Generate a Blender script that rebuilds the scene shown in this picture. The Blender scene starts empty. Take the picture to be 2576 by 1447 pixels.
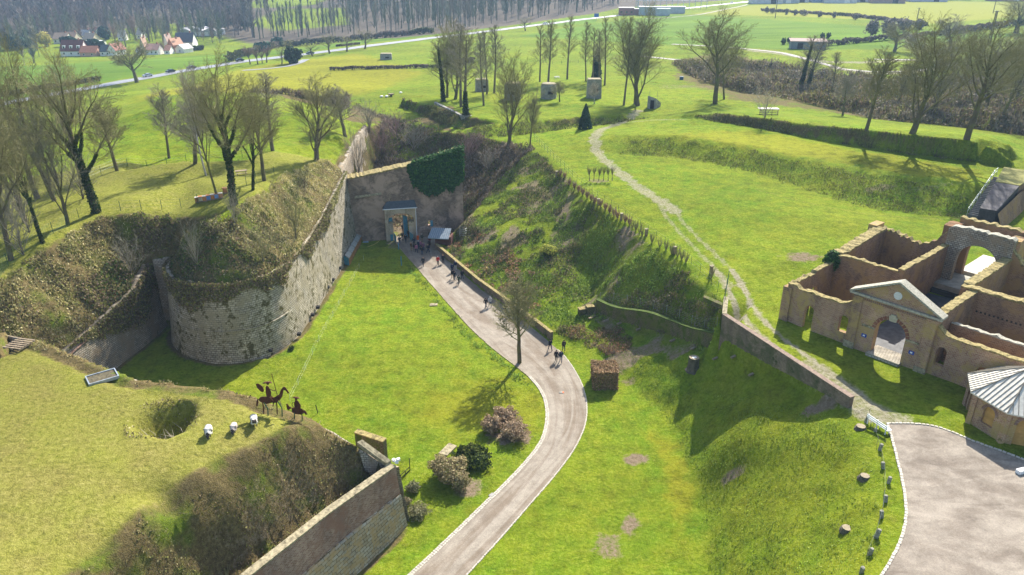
EXPO=1.12; HAZE=.00018
import bpy, math, random, mathutils
import numpy as np
from mathutils import Vector, Matrix
from mathutils.geometry import delaunay_2d_cdt
R=math.radians
sc=bpy.context.scene
col=sc.collection
# ------------------------------------------------------------------ camera
FD=740*2576/1024; PITCH=R(24); CH=50.0      # survey camera: focal length in survey px, pitch, height
cp,sp_=math.cos(PITCH),math.sin(PITCH)
def at(X,Y,z=0.0):
    """world point of a surveyed photo point (2576 px wide survey) lying at height z"""
    u=X-1288; v=Y-723.7
    dz=-FD*sp_-v*cp; t=(z-CH)/dz
    return Vector((u*t,(FD*cp-v*sp_)*t,z))
def px_per_m(x,y,z):
    return FD/(y*cp-(z-CH)*sp_)
cam=bpy.data.cameras.new('Camera'); camo=bpy.data.objects.new('Camera',cam); col.objects.link(camo)
camo.location=(0,0,CH); camo.rotation_euler=(R(90)-PITCH,0,0)
cam.sensor_width=36; cam.lens=740/1024*36; cam.clip_end=9000; cam.clip_start=0.5
sc.camera=camo
# ------------------------------------------------------------------ object helpers
def tag(o,label=None,cat=None,group=None,kind=None):
    if label: o['label']=label
    if cat: o['category']=cat
    if group: o['group']=group
    if kind: o['kind']=kind
    return o
def empty(name,loc=(0,0,0),rz=0,label=None,cat=None,group=None):
    o=bpy.data.objects.new(name,None); o.empty_display_size=.3
    o.location=loc; o.rotation_euler=(0,0,rz); col.objects.link(o)
    return tag(o,label,cat,group)
class MB:
    def __init__(s): s.v=[]; s.f=[]; s.uv=None
    def add(s,vs,fs):
        n=len(s.v); s.v.extend([tuple(p) for p in vs]); s.f.extend([tuple(i+n for i in f) for f in fs]); return s
    def box(s,c,d,rz=0,tilt=None):
        x,y,z=d[0]/2,d[1]/2,d[2]/2
        m=Matrix.Rotation(rz,3,'Z')
        if tilt is not None: m=m@tilt
        vs=[Vector(c)+m@Vector((a*x,b*y,e*z)) for a in(-1,1) for b in(-1,1) for e in(-1,1)]
        return s.add(vs,[(0,1,3,2),(4,6,7,5),(0,4,5,1),(2,3,7,6),(0,2,6,4),(1,5,7,3)])
    def prism(s,poly,z0,z1,taper=0):
        n=len(poly); cx=sum(p[0] for p in poly)/n; cy=sum(p[1] for p in poly)/n
        top=[(p[0]+(cx-p[0])*taper,p[1]+(cy-p[1])*taper,z1) for p in poly]
        vs=[(p[0],p[1],z0) for p in poly]+top
        fs=[tuple(range(n-1,-1,-1)),tuple(range(n,2*n))]+[(i,(i+1)%n,n+(i+1)%n,n+i) for i in range(n)]
        return s.add(vs,fs)
    def extr(s,poly,a,b):
        """polygon of 3D points extruded by vector b-a"""
        d=Vector(b)-Vector(a); n=len(poly)
        vs=[Vector(p) for p in poly]+[Vector(p)+d for p in poly]
        fs=[tuple(range(n-1,-1,-1)),tuple(range(n,2*n))]+[(i,(i+1)%n,n+(i+1)%n,n+i) for i in range(n)]
        return s.add(vs,fs)
    def tube(s,pts,rad,k=6,cap=True):
        pts=[Vector(p) for p in pts]; n=len(pts)
        if not hasattr(rad,'__len__'): rad=[rad]*n
        base=len(s.v); prev=None
        for i,p in enumerate(pts):
            t=(pts[min(i+1,n-1)]-pts[max(i-1,0)])
            if t.length<1e-9: t=Vector((0,0,1))
            t.normalize()
            a=Vector((1,0,0)) if prev is None else prev
            if abs(t.dot(a))>.95: a=Vector((0,1,0))
            b=t.cross(a).normalized(); a=b.cross(t); prev=a
            for j in range(k):
                an=2*math.pi*j/k; q=p+(a*math.cos(an)+b*math.sin(an))*rad[i]
                s.v.append((q.x,q.y,q.z))
        for i in range(n-1):
            for j in range(k):
                a0=base+i*k+j; a1=base+i*k+(j+1)%k
                s.f.append((a0,a1,a1+k,a0+k))
        if cap:
            s.f.append(tuple(base+j for j in range(k-1,-1,-1))); s.f.append(tuple(base+(n-1)*k+j for j in range(k)))
        return s
    def lathe(s,c,prof,k=12):
        base=len(s.v)
        for r,z in prof:
            for j in range(k):
                an=2*math.pi*j/k; s.v.append((c[0]+r*math.cos(an),c[1]+r*math.sin(an),c[2]+z))
        for i in range(len(prof)-1):
            for j in range(k):
                a0=base+i*k+j; a1=base+i*k+(j+1)%k; s.f.append((a0,a1,a1+k,a0+k))
        s.f.append(tuple(base+j for j in range(k-1,-1,-1))); s.f.append(tuple(base+(len(prof)-1)*k+j for j in range(k)))
        return s
    def mesh(s,name,mat,org=(0,0,0),uv=True,smooth=False):
        me=bpy.data.meshes.new(name)
        ox,oy,oz=org
        me.from_pydata([(a-ox,b-oy,c-oz) for a,b,c in s.v],[],s.f)
        if uv: boxuv(me,org)
        if mat: me.materials.append(mat)
        if smooth: me.polygons.foreach_set('use_smooth',[True]*len(me.polygons))
        me.update(); return me
    def build(s,name,mat,parent=None,uv=True,smooth=False,world=True):
        """world=True: vertices are world coordinates and are re-based on the parent's location"""
        org=tuple(parent_loc(parent)) if (parent is not None and world) else (0,0,0)
        me=s.mesh(name,mat,org,uv,smooth)
        o=bpy.data.objects.new(name,me); col.objects.link(o)
        if parent is not None: o.parent=parent
        return o
def parent_loc(p):
    v=Vector((0,0,0))
    while p is not None: v+=p.location; p=p.parent
    return v
def boxuv(me,org=(0,0,0)):
    nl=len(me.loops); 
    if nl==0: return
    co=np.empty(len(me.vertices)*3); me.vertices.foreach_get('co',co); co=co.reshape(-1,3)+np.array(org)
    vi=np.empty(nl,dtype=np.int32); me.loops.foreach_get('vertex_index',vi)
    npoly=len(me.polygons); nm=np.empty(npoly*3); me.polygons.foreach_get('normal',nm); nm=nm.reshape(-1,3)
    lt=np.empty(npoly,dtype=np.int32); me.polygons.foreach_get('loop_total',lt)
    nn=np.repeat(nm,lt,axis=0); p=co[vi]
    tx=-nn[:,1]; ty=nn[:,0]; L=np.hypot(tx,ty); flat=L<.35; L[L<1e-6]=1
    u=(p[:,0]*tx+p[:,1]*ty)/L; w=p[:,2].copy()
    u[flat]=p[flat,0]; w[flat]=p[flat,1]
    uvl=me.uv_layers.new(name='UVMap'); uvl.data.foreach_set('uv',np.stack([u,w],1).ravel())
def link_obj(name,me,parent=None,loc=(0,0,0),rz=0,scale=None):
    o=bpy.data.objects.new(name,me); col.objects.link(o); o.location=loc; o.rotation_euler=(0,0,rz)
    if scale is not None: o.scale=scale
    if parent is not None: o.parent=parent
    return o
def copy_tree(o,parent=None):
    c=o.copy(); col.objects.link(c)
    if parent is not None: c.parent=parent
    for ch in list(o.children): copy_tree(ch,c)
    return c
# ------------------------------------------------------------------ numpy noise
def _hash(ix,iy,seed):
    n=(ix.astype(np.int64)*374761393+iy.astype(np.int64)*668265263+seed*982451653)&0xffffffff
    n=((n^(n>>13))*1274126177)&0xffffffff
    return ((n^(n>>16))&0xffff)/65535.0
def vnoise(x,y,seed=0):
    x=np.asarray(x,float); y=np.asarray(y,float)
    x0=np.floor(x); y0=np.floor(y); fx=x-x0; fy=y-y0
    fx=fx*fx*(3-2*fx); fy=fy*fy*(3-2*fy)
    a=_hash(x0,y0,seed); b=_hash(x0+1,y0,seed); c=_hash(x0,y0+1,seed); d=_hash(x0+1,y0+1,seed)
    return (a*(1-fx)+b*fx)*(1-fy)+(c*(1-fx)+d*fx)*fy
def fbm(x,y,oct=4,seed=0):
    s=0;a=.5
    for i in range(oct):
        s=s+a*vnoise(x*2**i,y*2**i,seed+i); a*=.5
    return s/(1-.5**oct)
def inpoly(x,y,poly):
    ins=np.zeros(x.shape,bool); n=len(poly)
    for i in range(n):
        x0,y0=poly[i][0],poly[i][1]; x1,y1=poly[(i+1)%n][0],poly[(i+1)%n][1]
        if y0==y1: continue
        c=((y0>y)!=(y1>y)); ins^=c&(x<(x1-x0)*(y-y0)/(y1-y0)+x0)
    return ins
# ------------------------------------------------------------------ material helpers
def newmat(name):
    m=bpy.data.materials.new(name); m.use_nodes=True
    nt=m.node_tree; b=nt.nodes['Principled BSDF']; b.inputs['Specular IOR Level'].default_value=.25
    return m,nt,b
class NT:
    def __init__(s,nt): s.nt=nt
    def n(s,t,**k):
        nd=s.nt.nodes.new(t)
        for a,v in k.items():
            if a.startswith('i_'):
                key=a[2:].replace('_',' ')
                nd.inputs[int(key) if key.isdigit() else key].default_value=v
            else: setattr(nd,a,v)
        return nd
    def l(s,a,b): s.nt.links.new(a,b)
    def noise(s,scale,detail=4,rough=.6,vec=None,dist=0):
        nd=s.n('ShaderNodeTexNoise'); nd.inputs['Scale'].default_value=scale; nd.inputs['Detail'].default_value=detail
        nd.inputs['Roughness'].default_value=rough; nd.inputs['Distortion'].default_value=dist
        if vec is not None: s.l(vec,nd.inputs['Vector'])
        return nd.outputs['Fac']
    def ramp(s,fac,stops,interp='LINEAR'):
        nd=s.n('ShaderNodeValToRGB'); cr=nd.color_ramp; cr.interpolation=interp
        while len(cr.elements)<len(stops): cr.elements.new(.5)
        for e,(p,c) in zip(cr.elements,stops):
            e.position=p; e.color=(*c,1) if hasattr(c,'__len__') else (c,c,c,1)
        s.l(fac,nd.inputs['Fac']); return nd.outputs['Color']
    def mix(s,fac,a,b,mode='MIX'):
        nd=s.n('ShaderNodeMix',data_type='RGBA',blend_type=mode)
        for v,i in((fac,0),(a,6),(b,7)):
            if isinstance(v,(int,float)): nd.inputs[i].default_value=v
            elif isinstance(v,tuple): nd.inputs[i].default_value=(*v,1)
            else: s.l(v,nd.inputs[i])
        return nd.outputs[2]
    def math(s,op,a,b=0.0,clamp=False):
        nd=s.n('ShaderNodeMath',operation=op,use_clamp=clamp)
        for v,i in((a,0),(b,1)):
            if isinstance(v,(int,float)): nd.inputs[i].default_value=v
            else: s.l(v,nd.inputs[i])
        return nd.outputs[0]
    def bump(s,h,strength,dist,bsdf):
        nd=s.n('ShaderNodeBump'); nd.inputs['Strength'].default_value=strength; nd.inputs['Distance'].default_value=dist
        s.l(h,nd.inputs['Height']); s.l(nd.outputs[0],bsdf.inputs['Normal'])
    def vec(s,scale=(1,1,1),kind='Object'):
        tc=s.n('ShaderNodeTexCoord'); mp=s.n('ShaderNodeMapping'); mp.inputs['Scale'].default_value=scale
        s.l(tc.outputs[kind],mp.inputs['Vector']); return mp.outputs[0]
    def geo(s,scale=(1,1,1)):
        g=s.n('ShaderNodeNewGeometry'); mp=s.n('ShaderNodeMapping'); mp.inputs['Scale'].default_value=scale
        s.l(g.outputs['Position'],mp.inputs['Vector']); return mp.outputs[0]
_plain={}
def plain(name,c,rough=.8,metal=0.0,var=.25,scale=3.0,spec=.25):
    """a single-substance material with some unevenness"""
    if name in _plain: return _plain[name]
    m,nt,b=newmat(name); q=NT(nt)
    f=q.noise(scale,5,.65,q.geo())
    c0=tuple(x*(1-var) for x in c); c1=tuple(min(1,x*(1+var)) for x in c)
    q.l(q.ramp(f,[(.3,c0),(.7,c1)]),b.inputs['Base Color'])
    b.inputs['Roughness'].default_value=rough; b.inputs['Metallic'].default_value=metal
    b.inputs['Specular IOR Level'].default_value=spec
    _plain[name]=m; return m
def attr_mat(name,rough=.9,trans=0.0):
    """colour carried per leaf or twig"""
    m,nt,b=newmat(name); q=NT(nt)
    a=q.n('ShaderNodeAttribute',attribute_name='Col'); q.l(a.outputs['Color'],b.inputs['Base Color'])
    b.inputs['Roughness'].default_value=rough; b.inputs['Specular IOR Level'].default_value=.15
    if trans>0:
        t=q.n('ShaderNodeBsdfTranslucent'); q.l(a.outputs['Color'],t.inputs['Color'])
        mx=q.n('ShaderNodeMixShader'); mx.inputs[0].default_value=trans
        out=[n for n in nt.nodes if n.type=='OUTPUT_MATERIAL'][0]
        q.l(b.outputs[0],mx.inputs[1]); q.l(t.outputs[0],mx.inputs[2]); q.l(mx.outputs[0],out.inputs[0])
    return m
# ================================================================== TERRAIN
# break lines of the earthworks; 'p' entries are surveyed photo points with a height, 'w' entries world points
TP=[]
def L3(pts,step=2.0):
    """pts: list of Vector; samples a breakline into the point set"""
    for a,b in zip(pts[:-1],pts[1:]):
        n=max(1,int((b-a).length/step))
        for i in range(n): TP.append(a.lerp(b,i/n))
    TP.append(pts[-1])
def LP(pts,step=2.0): L3([at(*p) for p in pts],step)
def PT(*pts):
    for p in pts: TP.append(at(*p))
def WP(*pts):
    for p in pts: TP.append(Vector(p))
def V(*a): return Vector(a)
def offset(pts,d):
    """offset a 2D polyline to the left by d"""
    out=[]
    for i,p in enumerate(pts):
        a=pts[max(i-1,0)]; b=pts[min(i+1,len(pts)-1)]
        t=Vector((b.x-a.x,b.y-a.y)).normalized(); out.append(Vector((p.x-t.y*d,p.y+t.x*d,p.z)))
    return out
# ---- big bastion (left): base curve from the notch, round the ear, along the flank to the gate
def chaikin(pts,n=2):
    for _ in range(n):
        q=[pts[0]]
        for a,b in zip(pts[:-1],pts[1:]): q+=[a.lerp(b,.25),a.lerp(b,.75)]
        q.append(pts[-1]); pts=q
    return pts
BB=[V(-49.9,99.0,0),V(-49.8,97,0),V(-49.3,94.6,0),V(-47.4,91.3,0),V(-44.1,88.4,0),V(-40.5,87.0,0),V(-37.2,87.0,0),V(-34.2,88.2,0),V(-31.8,91,0),V(-30.6,95.5,0),V(-30.2,104,0),V(-30.0,114,0),V(-29.8,124,0),V(-29.6,133.8,0)]
BB=chaikin(BB,2)
def bb_top(p):
    # height of the masonry crest along the wall
    ys=[84,89,95,100,108,114,124,134]; zs=[11,11,10.6,10.0,10.2,10.8,12.2,13.6]
    if p.x<-44: return 10.5
    return float(np.interp(p.y,ys,zs))
BT=[V(p.x,p.y,bb_top(p)) for p in offset(BB,1.1)]
L3([V(p.x,p.y,0) for p in offset(BB,.65)],1.0)
ok_=lambda p:not(p.x<-48 and p.y>95)
L3([V(p.x,p.y,p.z+.12) for p in offset(BT,.55) if ok_(p)],1.0); L3([V(p.x,p.y,p.z+1.3) for p in offset(BT,1.5) if ok_(p) and p.y<128],1.0); L3([V(p.x,p.y,p.z+3.1) for p in offset(BT,3.6) if ok_(p) and 80<p.y<122],1.5)

# continuing flank behind the gate wall
FL=[V(-30.6,134.5,1),V(-31.2,150,1),V(-32,165,2),V(-33,176,6)]
L3(FL); L3([V(-32.3,135.5,13.4),V(-33.2,150,14),V(-34,165,14),V(-35,178,13)])
# brow and plateau
LP([(480,568,16.4),(520,545,17.8),(600,522,18),(650,485,17.8),(720,432,17.2),(790,405,16.6),(850,398,16)])
LP([(330,545,16),(440,540,15),(480,568,16.4)])
PT((590,515,18),(635,478,18),(700,400,17.3),(560,470,17.6),(490,412,17),(640,390,17),(295,430,16),(200,480,16),(100,500,15),(0,500,14),(686,378,17),(330,500,17.2),(0,600,14.6),(100,600,15.8))
# left fence brow and rough slope to the ditch wall
LP([(0,705,14),(90,640,15),(170,585,15.8),(240,545,16.2),(330,545,16)])
W2B=[V(-51.4,98.6,0),V(-51.4,93.8,0),V(-52.6,86.9,0),V(-53.4,80,0),V(-57,72,0),V(-63,62,0),V(-71,50,0),V(-79,38,0)]
W2T=[V(-52.6,98.8,9.6),V(-52.4,93.8,7.8),V(-53.6,87,6.6),V(-54.5,80,5.9),V(-58,72.6,5.6),V(-64,62.6,5.5),V(-72,50.6,5.5),V(-80,38.6,5.5)]
L3([V(p.x-.5,p.y,0) for p in W2B],1.0); L3([V(p.x-.7,p.y,p.z-.3) for p in W2T],1.0)
WP((-51.4,98.9,0),(-50.6,98.9,0),(-50,98.9,0),(-51.5,99.7,10.2),(-50.8,99.8,10.2),(-49.9,99.9,10.4))
PT((-200,830,12.5),(-150,760,13.5),(-400,800,13))
# trench in the plateau
LP([(345,452,16.3),(430,455,16.2),(520,450,16.2),(640,432,16.6)]); 
LP([(350,447,14.2),(430,445,13.6),(540,436,13.8),(630,424,14.6)]); LP([(345,420,16.6),(430,405,17.2),(540,402,17.3),(640,400,17.2)])
# mounds behind
LP([(350,330,15.5),(400,262,18.5),(470,250,19),(600,256,19),(700,272,18.3),(790,300,17),(850,340,16)])
LP([(340,380,15),(420,340,15.5),(560,345,15.5),(700,350,16),(800,360,16)])
LP([(330,300,13.5),(400,240,13),(600,243,12.5),(780,252,12.5),(870,262,12.5)],3)
LP([(330,262,11),(480,232,14.5),(620,233,14.5),(780,238,14),(880,250,13)],3)
PT((250,300,12),(150,340,12),(60,380,12),(0,400,12),(0,330,9),(120,300,9),(0,440,13))
# ---- main road and the land along it
ROAD=[(-400,345,-2),(-120,290,-1),(0,264,0),(120,240,.2),(250,217,.6),(370,196,1),(480,176,2),(600,157,3),(690,146,3.5),(775,137,4),(920,117,5),(1060,100,6),(1280,73,7),(1500,45,8),(1700,24,9),(1900,3,10),(2100,-14,10)]
RW=[at(*p) for p in ROAD]
L3(RW,12)
L3([V(p.x,p.y,p.z) for p in offset(RW,9)],12); L3([V(p.x,p.y,p.z) for p in offset(RW,-9)],12)
# ---- centre and right uplands
PT((1000,235,11),(950,200,9),(1150,200,11),(1060,150,8),(1300,150,10),(1300,230,13),(1450,150,10),(1600,150,11),(1750,150,12),(1300,100,8),(900,160,7),(820,190,8))
PT((1600,90,11),(2000,90,12),(2300,100,13),(2576,80,14),(2000,40,12),(2300,20,11),(2576,15,12),(1700,60,10),(2576,140,14),(1900,140,12))
PT((1450,215,13),(1550,240,13),(1700,220,13),(1620,300,13),(1800,265,14),(1250,280,13),(1450,310,12.5))
LP([(870,275,12.5),(950,290,12.3),(1040,312,12.2),(1130,335,12),(1250,352,12),(1345,374,12)])
LP([(885,262,12.8),(1000,275,12.6),(1100,305,12.4)])
# earth bank with concrete front
LP([(1010,252,14.2),(1060,262,14.5),(1110,272,14.8),(1160,288,14.6)],1); LP([(1005,268,12.4),(1060,292,12.3),(1110,312,12.2),(1165,325,12.2)],1)
PT((1100,240,13.6),(1200,262,13.4),(1010,240,12.8))
# low bank in the middle
LP([(1190,350,12),(1300,340,12.1),(1420,322,12.2),(1560,305,12.4),(1640,300,12.6)]); LP([(1200,315,13.8),(1320,305,14.2),(1440,295,14),(1560,288,13.6)])
# terrace banks
LP([(1560,385,12.2),(1700,392,12.2),(1900,432,12),(2050,482,12),(2200,522,12),(2440,545,12.4)])
LP([(1560,340,14.2),(1700,340,15),(1900,370,15),(2100,416,15),(2300,448,15),(2480,468,15.2)])
LP([(1740,297,15),(1800,305,15),(1915,323,15),(2016,344,15),(2083,356,15),(2177,369,15),(2284,386,15.2),(2418,402,15.4),(2502,408,15.4),(2560,402,15.4)],1.2)
LP([(1730,288,15.4),(1800,284,16.5),(1915,297,17.0),(2016,312,17.4),(2177,327,18.1),(2287,340,18.6),(2418,352,19.0),(2502,368,18.4),(2540,382,17),(2565,396,15.6)],1.2)
LP([(1750,280,15.2),(1860,282,16.6),(2000,300,17.2),(2190,318,18.0),(2310,330,18.5),(2440,342,18.8),(2540,362,18.2)],1.5)
LP([(1790,268,13.4),(1900,275,13.3),(2200,300,12),(2400,318,11.5),(2576,338,11.5),(2750,370,12)],3)
PT((1500,400,12.2),(1600,450,12),(1430,380,12.2),(1650,330,14),(1800,350,15),(2576,430,15.4),(2700,460,15.4),(2800,420,15.4),(2900,300,12))
PT((1850,210,9.5),(2000,235,8.5),(2200,240,8.5),(2400,240,9),(2576,240,10),(2000,170,11),(2200,170,10.5),(2400,170,11),(2750,250,12))
LP([(1690,185,12),(1790,200,11.8),(1830,225,12),(1890,240,12.5),(1870,262,13.5)],3)
# ---- moat: path side wall, steep slope, ridge, brow
PATHR=[(1095,630),(1200,720),(1280,778),(1350,830),(1385,858)]
LP([(x,y,0) for x,y in PATHR],1.2)
PWT=[V(p.x,p.y,1.25) for p in offset([at(x,y,0) for x,y in PATHR],.45)]
L3([V(p.x,p.y,1.1) for p in offset(PWT,.3)],1.2)
LP([(1345,374,12),(1400,425,11.8),(1500,512,11.5),(1600,592,11.3),(1700,660,11.2),(1780,722,11.1),(1818,760,11)],1.5)
LP([(1345,374,12),(1300,400,10.6),(1250,460,7.4),(1200,520,5.2),(1150,575,3),(1110,612,1.3)],1.5)
LP([(1345,374,12),(1380,470,9.4),(1400,560,7.2),(1440,640,5.2)],1.5)
PT((1300,640,3.6),(1400,730,2.6),(1330,720,2.2),(1480,580,7.6),(1250,600,4.2),(1500,690,4.0))
# deep recess right of the gate
WP((-13,141,0),(-12,150,.5),(-9.5,147,1),(-10.5,139,.3),(-12.5,133,.2),(-11,131,.3),(-8,141,3.2),(-3,150,6.5),(0,158,9),(-6,156,5),(-11,160,3.5),(-3,166,10.4),(-14,172,7),(-10,180,11))
# inner moat behind the gate wall
WP((-29,136,.5),(-20,138,.5),(-14,140,.5),(-29,150,1),(-20,152,1),(-28,165,2),(-20,166,3.5),(-25,176,8),(-30,184,10),(-18,182,10.4))
# ---- lower mossy wall, terrace, mound
MW=[Z3(620,985),Z3(760,1035),Z3(900,1072),Z3(1050,1120),Z3(1200,1160),Z3(1350,1220),Z3(1500,1275)] if False else None
def z3(a,b,z): return ((1740+a/2.0667)/1.36184,(600+b/2.0667)/1.36184,z)
MWB=[at(*z3(a,b,z)) for a,b,z in [(620,985,1.8),(760,1035,2.3),(900,1072,2.9),(1050,1115,3.6),(1200,1158,4.4),(1350,1212,5.3),(1500,1270,6.1)]]
L3(MWB,1); MWT=[V(p.x,p.y,p.z+2.3) for p in offset(MWB,.5)]; L3([V(p.x,p.y,p.z-.15) for p in offset(MWT,.3)],1)
LP([z3(560,960,1.9),z3(440,1000,1.4),z3(330,1060,.6)],1)
RWL=[at(1818,790,11.7),at(2140,1000,11.7)]            # big retaining wall crest, end to end
rw_dir=(RWL[1]-RWL[0]).normalized(); rw_n=V(-rw_dir.y,rw_dir.x,0)
RB=[RWL[0].lerp(RWL[1],k) for k in (0,.25,.5,.75,1)]
fz=[6.4,7.1,8.1,9.2,10.3]
L3([V(p.x,p.y,z)-rw_n*.35 for p,z in zip(RB,fz)],1); L3([V(p.x,p.y,11)+rw_n*.35 for p in RB],1)
L3([V(RWL[0].x-.2,RWL[0].y+.2,11),at(1818,760,11)],1)
LP([z3(480,1040,1.2),z3(800,1085,2.0),z3(960,1130,2.8),z3(1280,1290,4.4),z3(1500,1390,5.4),z3(1750,1447,6.8)],1.5)
LP([(1395,850,0),(1450,880,0),(1530,935,0),(1600,975,0),(1680,1035,0),(1715,1100,0),(1745,1200,0),(1778,1300,0),(1778,1447,0),(1770,1600,0)],1.5)
LP([(2050,1030,9),(2110,1060,10.2),(2160,1090,10.8),(2195,1200,10.9),(2212,1300,10.9),(2200,1400,10.9),(2180,1500,10.9),(2170,1600,10.9)],1.5)
PT((1900,1040,6.7),(1850,1100,4.9),(1950,1200,5.6),(1970,1320,5.6),(1970,1440,5.6),(2030,1120,8.2),(2080,1250,8.2),(2090,1380,8.2),(1860,1200,3),(1870,1320,2.8),(1870,1440,2.8))
# court and upper field
PT((2240,1080,11),(2400,1200,11),(2576,1300,11),(2400,1440,11),(2900,1300,11),(2576,1150,11),(2000,900,11),(1900,750,11.3),(1850,700,11.4),(2150,850,11),(2300,950,11),(2900,1100,11),(2250,1600,11),(3000,1700,11))
WP((36,88,11.4),(42,96,12.2),(52,104,13),(60,92,12.6),(70,100,13),(75,90,12.6),(55,80,11.6),(90,90,13),(90,70,12),(70,70,11.2),(45,115,12.6),(80,118,13),(30,105,11.6),(20,125,11.8),(40,135,12),(60,60,11),(80,45,11))
# ---- moat floor
WP((-20,110,0),(-15,90,0),(-25,75,0),(-10,70,0),(0,100,0),(5,60,0),(15,60,0),(12,45,0),(0,40,0),(-5,45,0),(-25,125,0),(-18,122,0),(-45,76,0),(-50,66,0),(-47,84,0),(18,70,0),(8,30,0),(-8,30,0),(-54,50,0),(-56,36,0),(15,30,0))
# ---- foreground bastion
FGC=V(-10.5,55.8,7.5)
LW=[at(*p) for p in [(-500,800,15),(-200,810,15),(0,830,15),(100,852,15),(190,888,15),(270,920,15),(350,948,15),(460,966,14.8),(570,978,14.6),(650,998,14.2),(720,1025,13.5),(780,1048,12.5),(840,1078,11.2),(900,1115,9.7),(950,1145,8.4)]]+[FGC]
L3([V(p.x,p.y,p.z) for p in offset(LW,-.15)[:-1]],1)
LWB=[V(p.x,p.y,0) for p in offset(LW,1.3)]; LWB[-1]=V(-9.9,56.3,0)
L3([V(p.x,p.y,0) for p in offset(LW,.65)][:-1]+[V(-10.3,55.9,0)],1)
FWB=[V(-9.9,55.6,0),V(-13.7,49.3,0),V(-18.6,41,0),V(-24,32,0)]          # outer foot of the front wall
FWT=[V(-10.7,55.0,7.5),V(-15.2,48.9,7.5),V(-19.8,41.7,7.6),V(-25.2,32.5,7.8)] 
L3([V(p.x-.35,p.y+.2,0) for p in FWB],1); L3([V(p.x-1.3,p.y+.8,z) for p,z in zip(FWT,(6.3,6.6,6.9,7.0))],1)
LP([(735,1080,13.8),(660,1130,13.7),(630,1190,12.6),(605,1262,11.2),(560,1285,11.3),(450,1310,12.4),(370,1360,12.9),(290,1420,13.0),(190,1500,13.0)],1)
PT((560,1140,14.4),(500,1250,14),(350,1290,14.2),(200,1390,14.2),(100,1500,14.2))
PT((300,1000,15),(100,1000,15),(300,1200,14.8),(500,1200,14.2),(0,1100,15),(600,1050,14.6),(-200,1000,15),(-300,1300,15),(-200,1600,14.6),(0,900,15))
# ---- far country
FARP=[(-2500,200,-5),(-1200,330,-3),(-900,450,-4),(-700,700,0),(-400,600,-5),(-150,520,-5),(-330,450,-6),(-250,380,-2),(-100,600,-2),(-300,800,6),(-100,800,10),(100,800,10),(-600,1000,20),(0,1100,22),(300,1300,25),(-300,1400,34),(-1500,1500,40),(0,2000,45),(1500,2000,40),(3000,3500,60),(-3000,3500,60),(0,3500,60),(900,900,16),(500,700,12),(600,400,12),(1500,900,20),(3000,1000,20),(-3000,900,10),(200,500,12),(300,260,12),(500,150,14),(1500,0,14),(3000,-100,10),(-3000,-100,5),(-600,100,6),(-300,120,10),(-200,200,4),(-140,180,8),(-160,60,12),(-300,20,12),(300,60,13),(150,120,13),(200,20,12),(0,-100,5),(100,-100,11),(-100,-100,14),(-1000,0,0),(1000,0,14),(-150,460,-1),(-170,500,-4),(-60,560,3),(60,700,8),(250,900,10)]
WP(*FARP)
WP((40,20,10.9),(60,20,11),(-40,20,14.6),(-70,20,14.5),(22,22,0.5),(0,15,0),(-27,25,7),(-30,15,8))
# triangulate
seen={}; P2=[]; PZ=[]
for p in TP:
    k=(round(p.x*2.2),round(p.y*2.2))
    if k in seen: continue
    seen[k]=1; P2.append(Vector((p.x,p.y))); PZ.append(p.z)
vo,eo,fo,ovo,_,_=delaunay_2d_cdt(P2,[],[],0,1e-4,True)
vz=[PZ[o[0]] if o else 0 for o in ovo]
vo=[(v.x,v.y) for v in vo]
# grid
def axis(lo,hi,d,g0,g1,r):
    c=list(np.arange(lo,hi+1e-6,d)); s=d; a=[];x=lo
    while x>g0: s*=r; x-=s; a.append(x)
    s=d; b=[]; x=c[-1]
    while x<g1: s*=r; x+=s; b.append(x)
    return np.array(a[::-1]+c+b)
GX=axis(-80,114,.44,-2900,2900,1.05); GY=axis(22,215,.44,-60,215,1.1)
s=.44; y=GY[-1]; ext=[]
while y<3400: s*=1.0125; y+=s; ext.append(y)
GY=np.concatenate([GY,ext])
NX,NY=len(GX),len(GY)
GXX,GYY=np.meshgrid(GX,GY); GZ=np.full(GXX.shape,5.0)
for tri in fo:
    (x0,y0),(x1,y1),(x2,y2)=(vo[tri[0]],vo[tri[1]],vo[tri[2]]); z0,z1,z2=vz[tri[0]],vz[tri[1]],vz[tri[2]]
    det=(y1-y2)*(x0-x2)+(x2-x1)*(y0-y2)
    if abs(det)<1e-9: continue
    i0=np.searchsorted(GX,min(x0,x1,x2)-1e-6); i1=np.searchsorted(GX,max(x0,x1,x2)+1e-6)
    j0=np.searchsorted(GY,min(y0,y1,y2)-1e-6); j1=np.searchsorted(GY,max(y0,y1,y2)+1e-6)
    if i1<=i0 or j1<=j0: continue
    gx=GXX[j0:j1,i0:i1]; gy=GYY[j0:j1,i0:i1]
    a=((y1-y2)*(gx-x2)+(x2-x1)*(gy-y2))/det; b=((y2-y0)*(gx-x2)+(x0-x2)*(gy-y2))/det; c=1-a-b
    m=(a>=-1e-6)&(b>=-1e-6)&(c>=-1e-6)
    sub=GZ[j0:j1,i0:i1]; sub[m]=(a*z0+b*z1+c*z2)[m]
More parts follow.
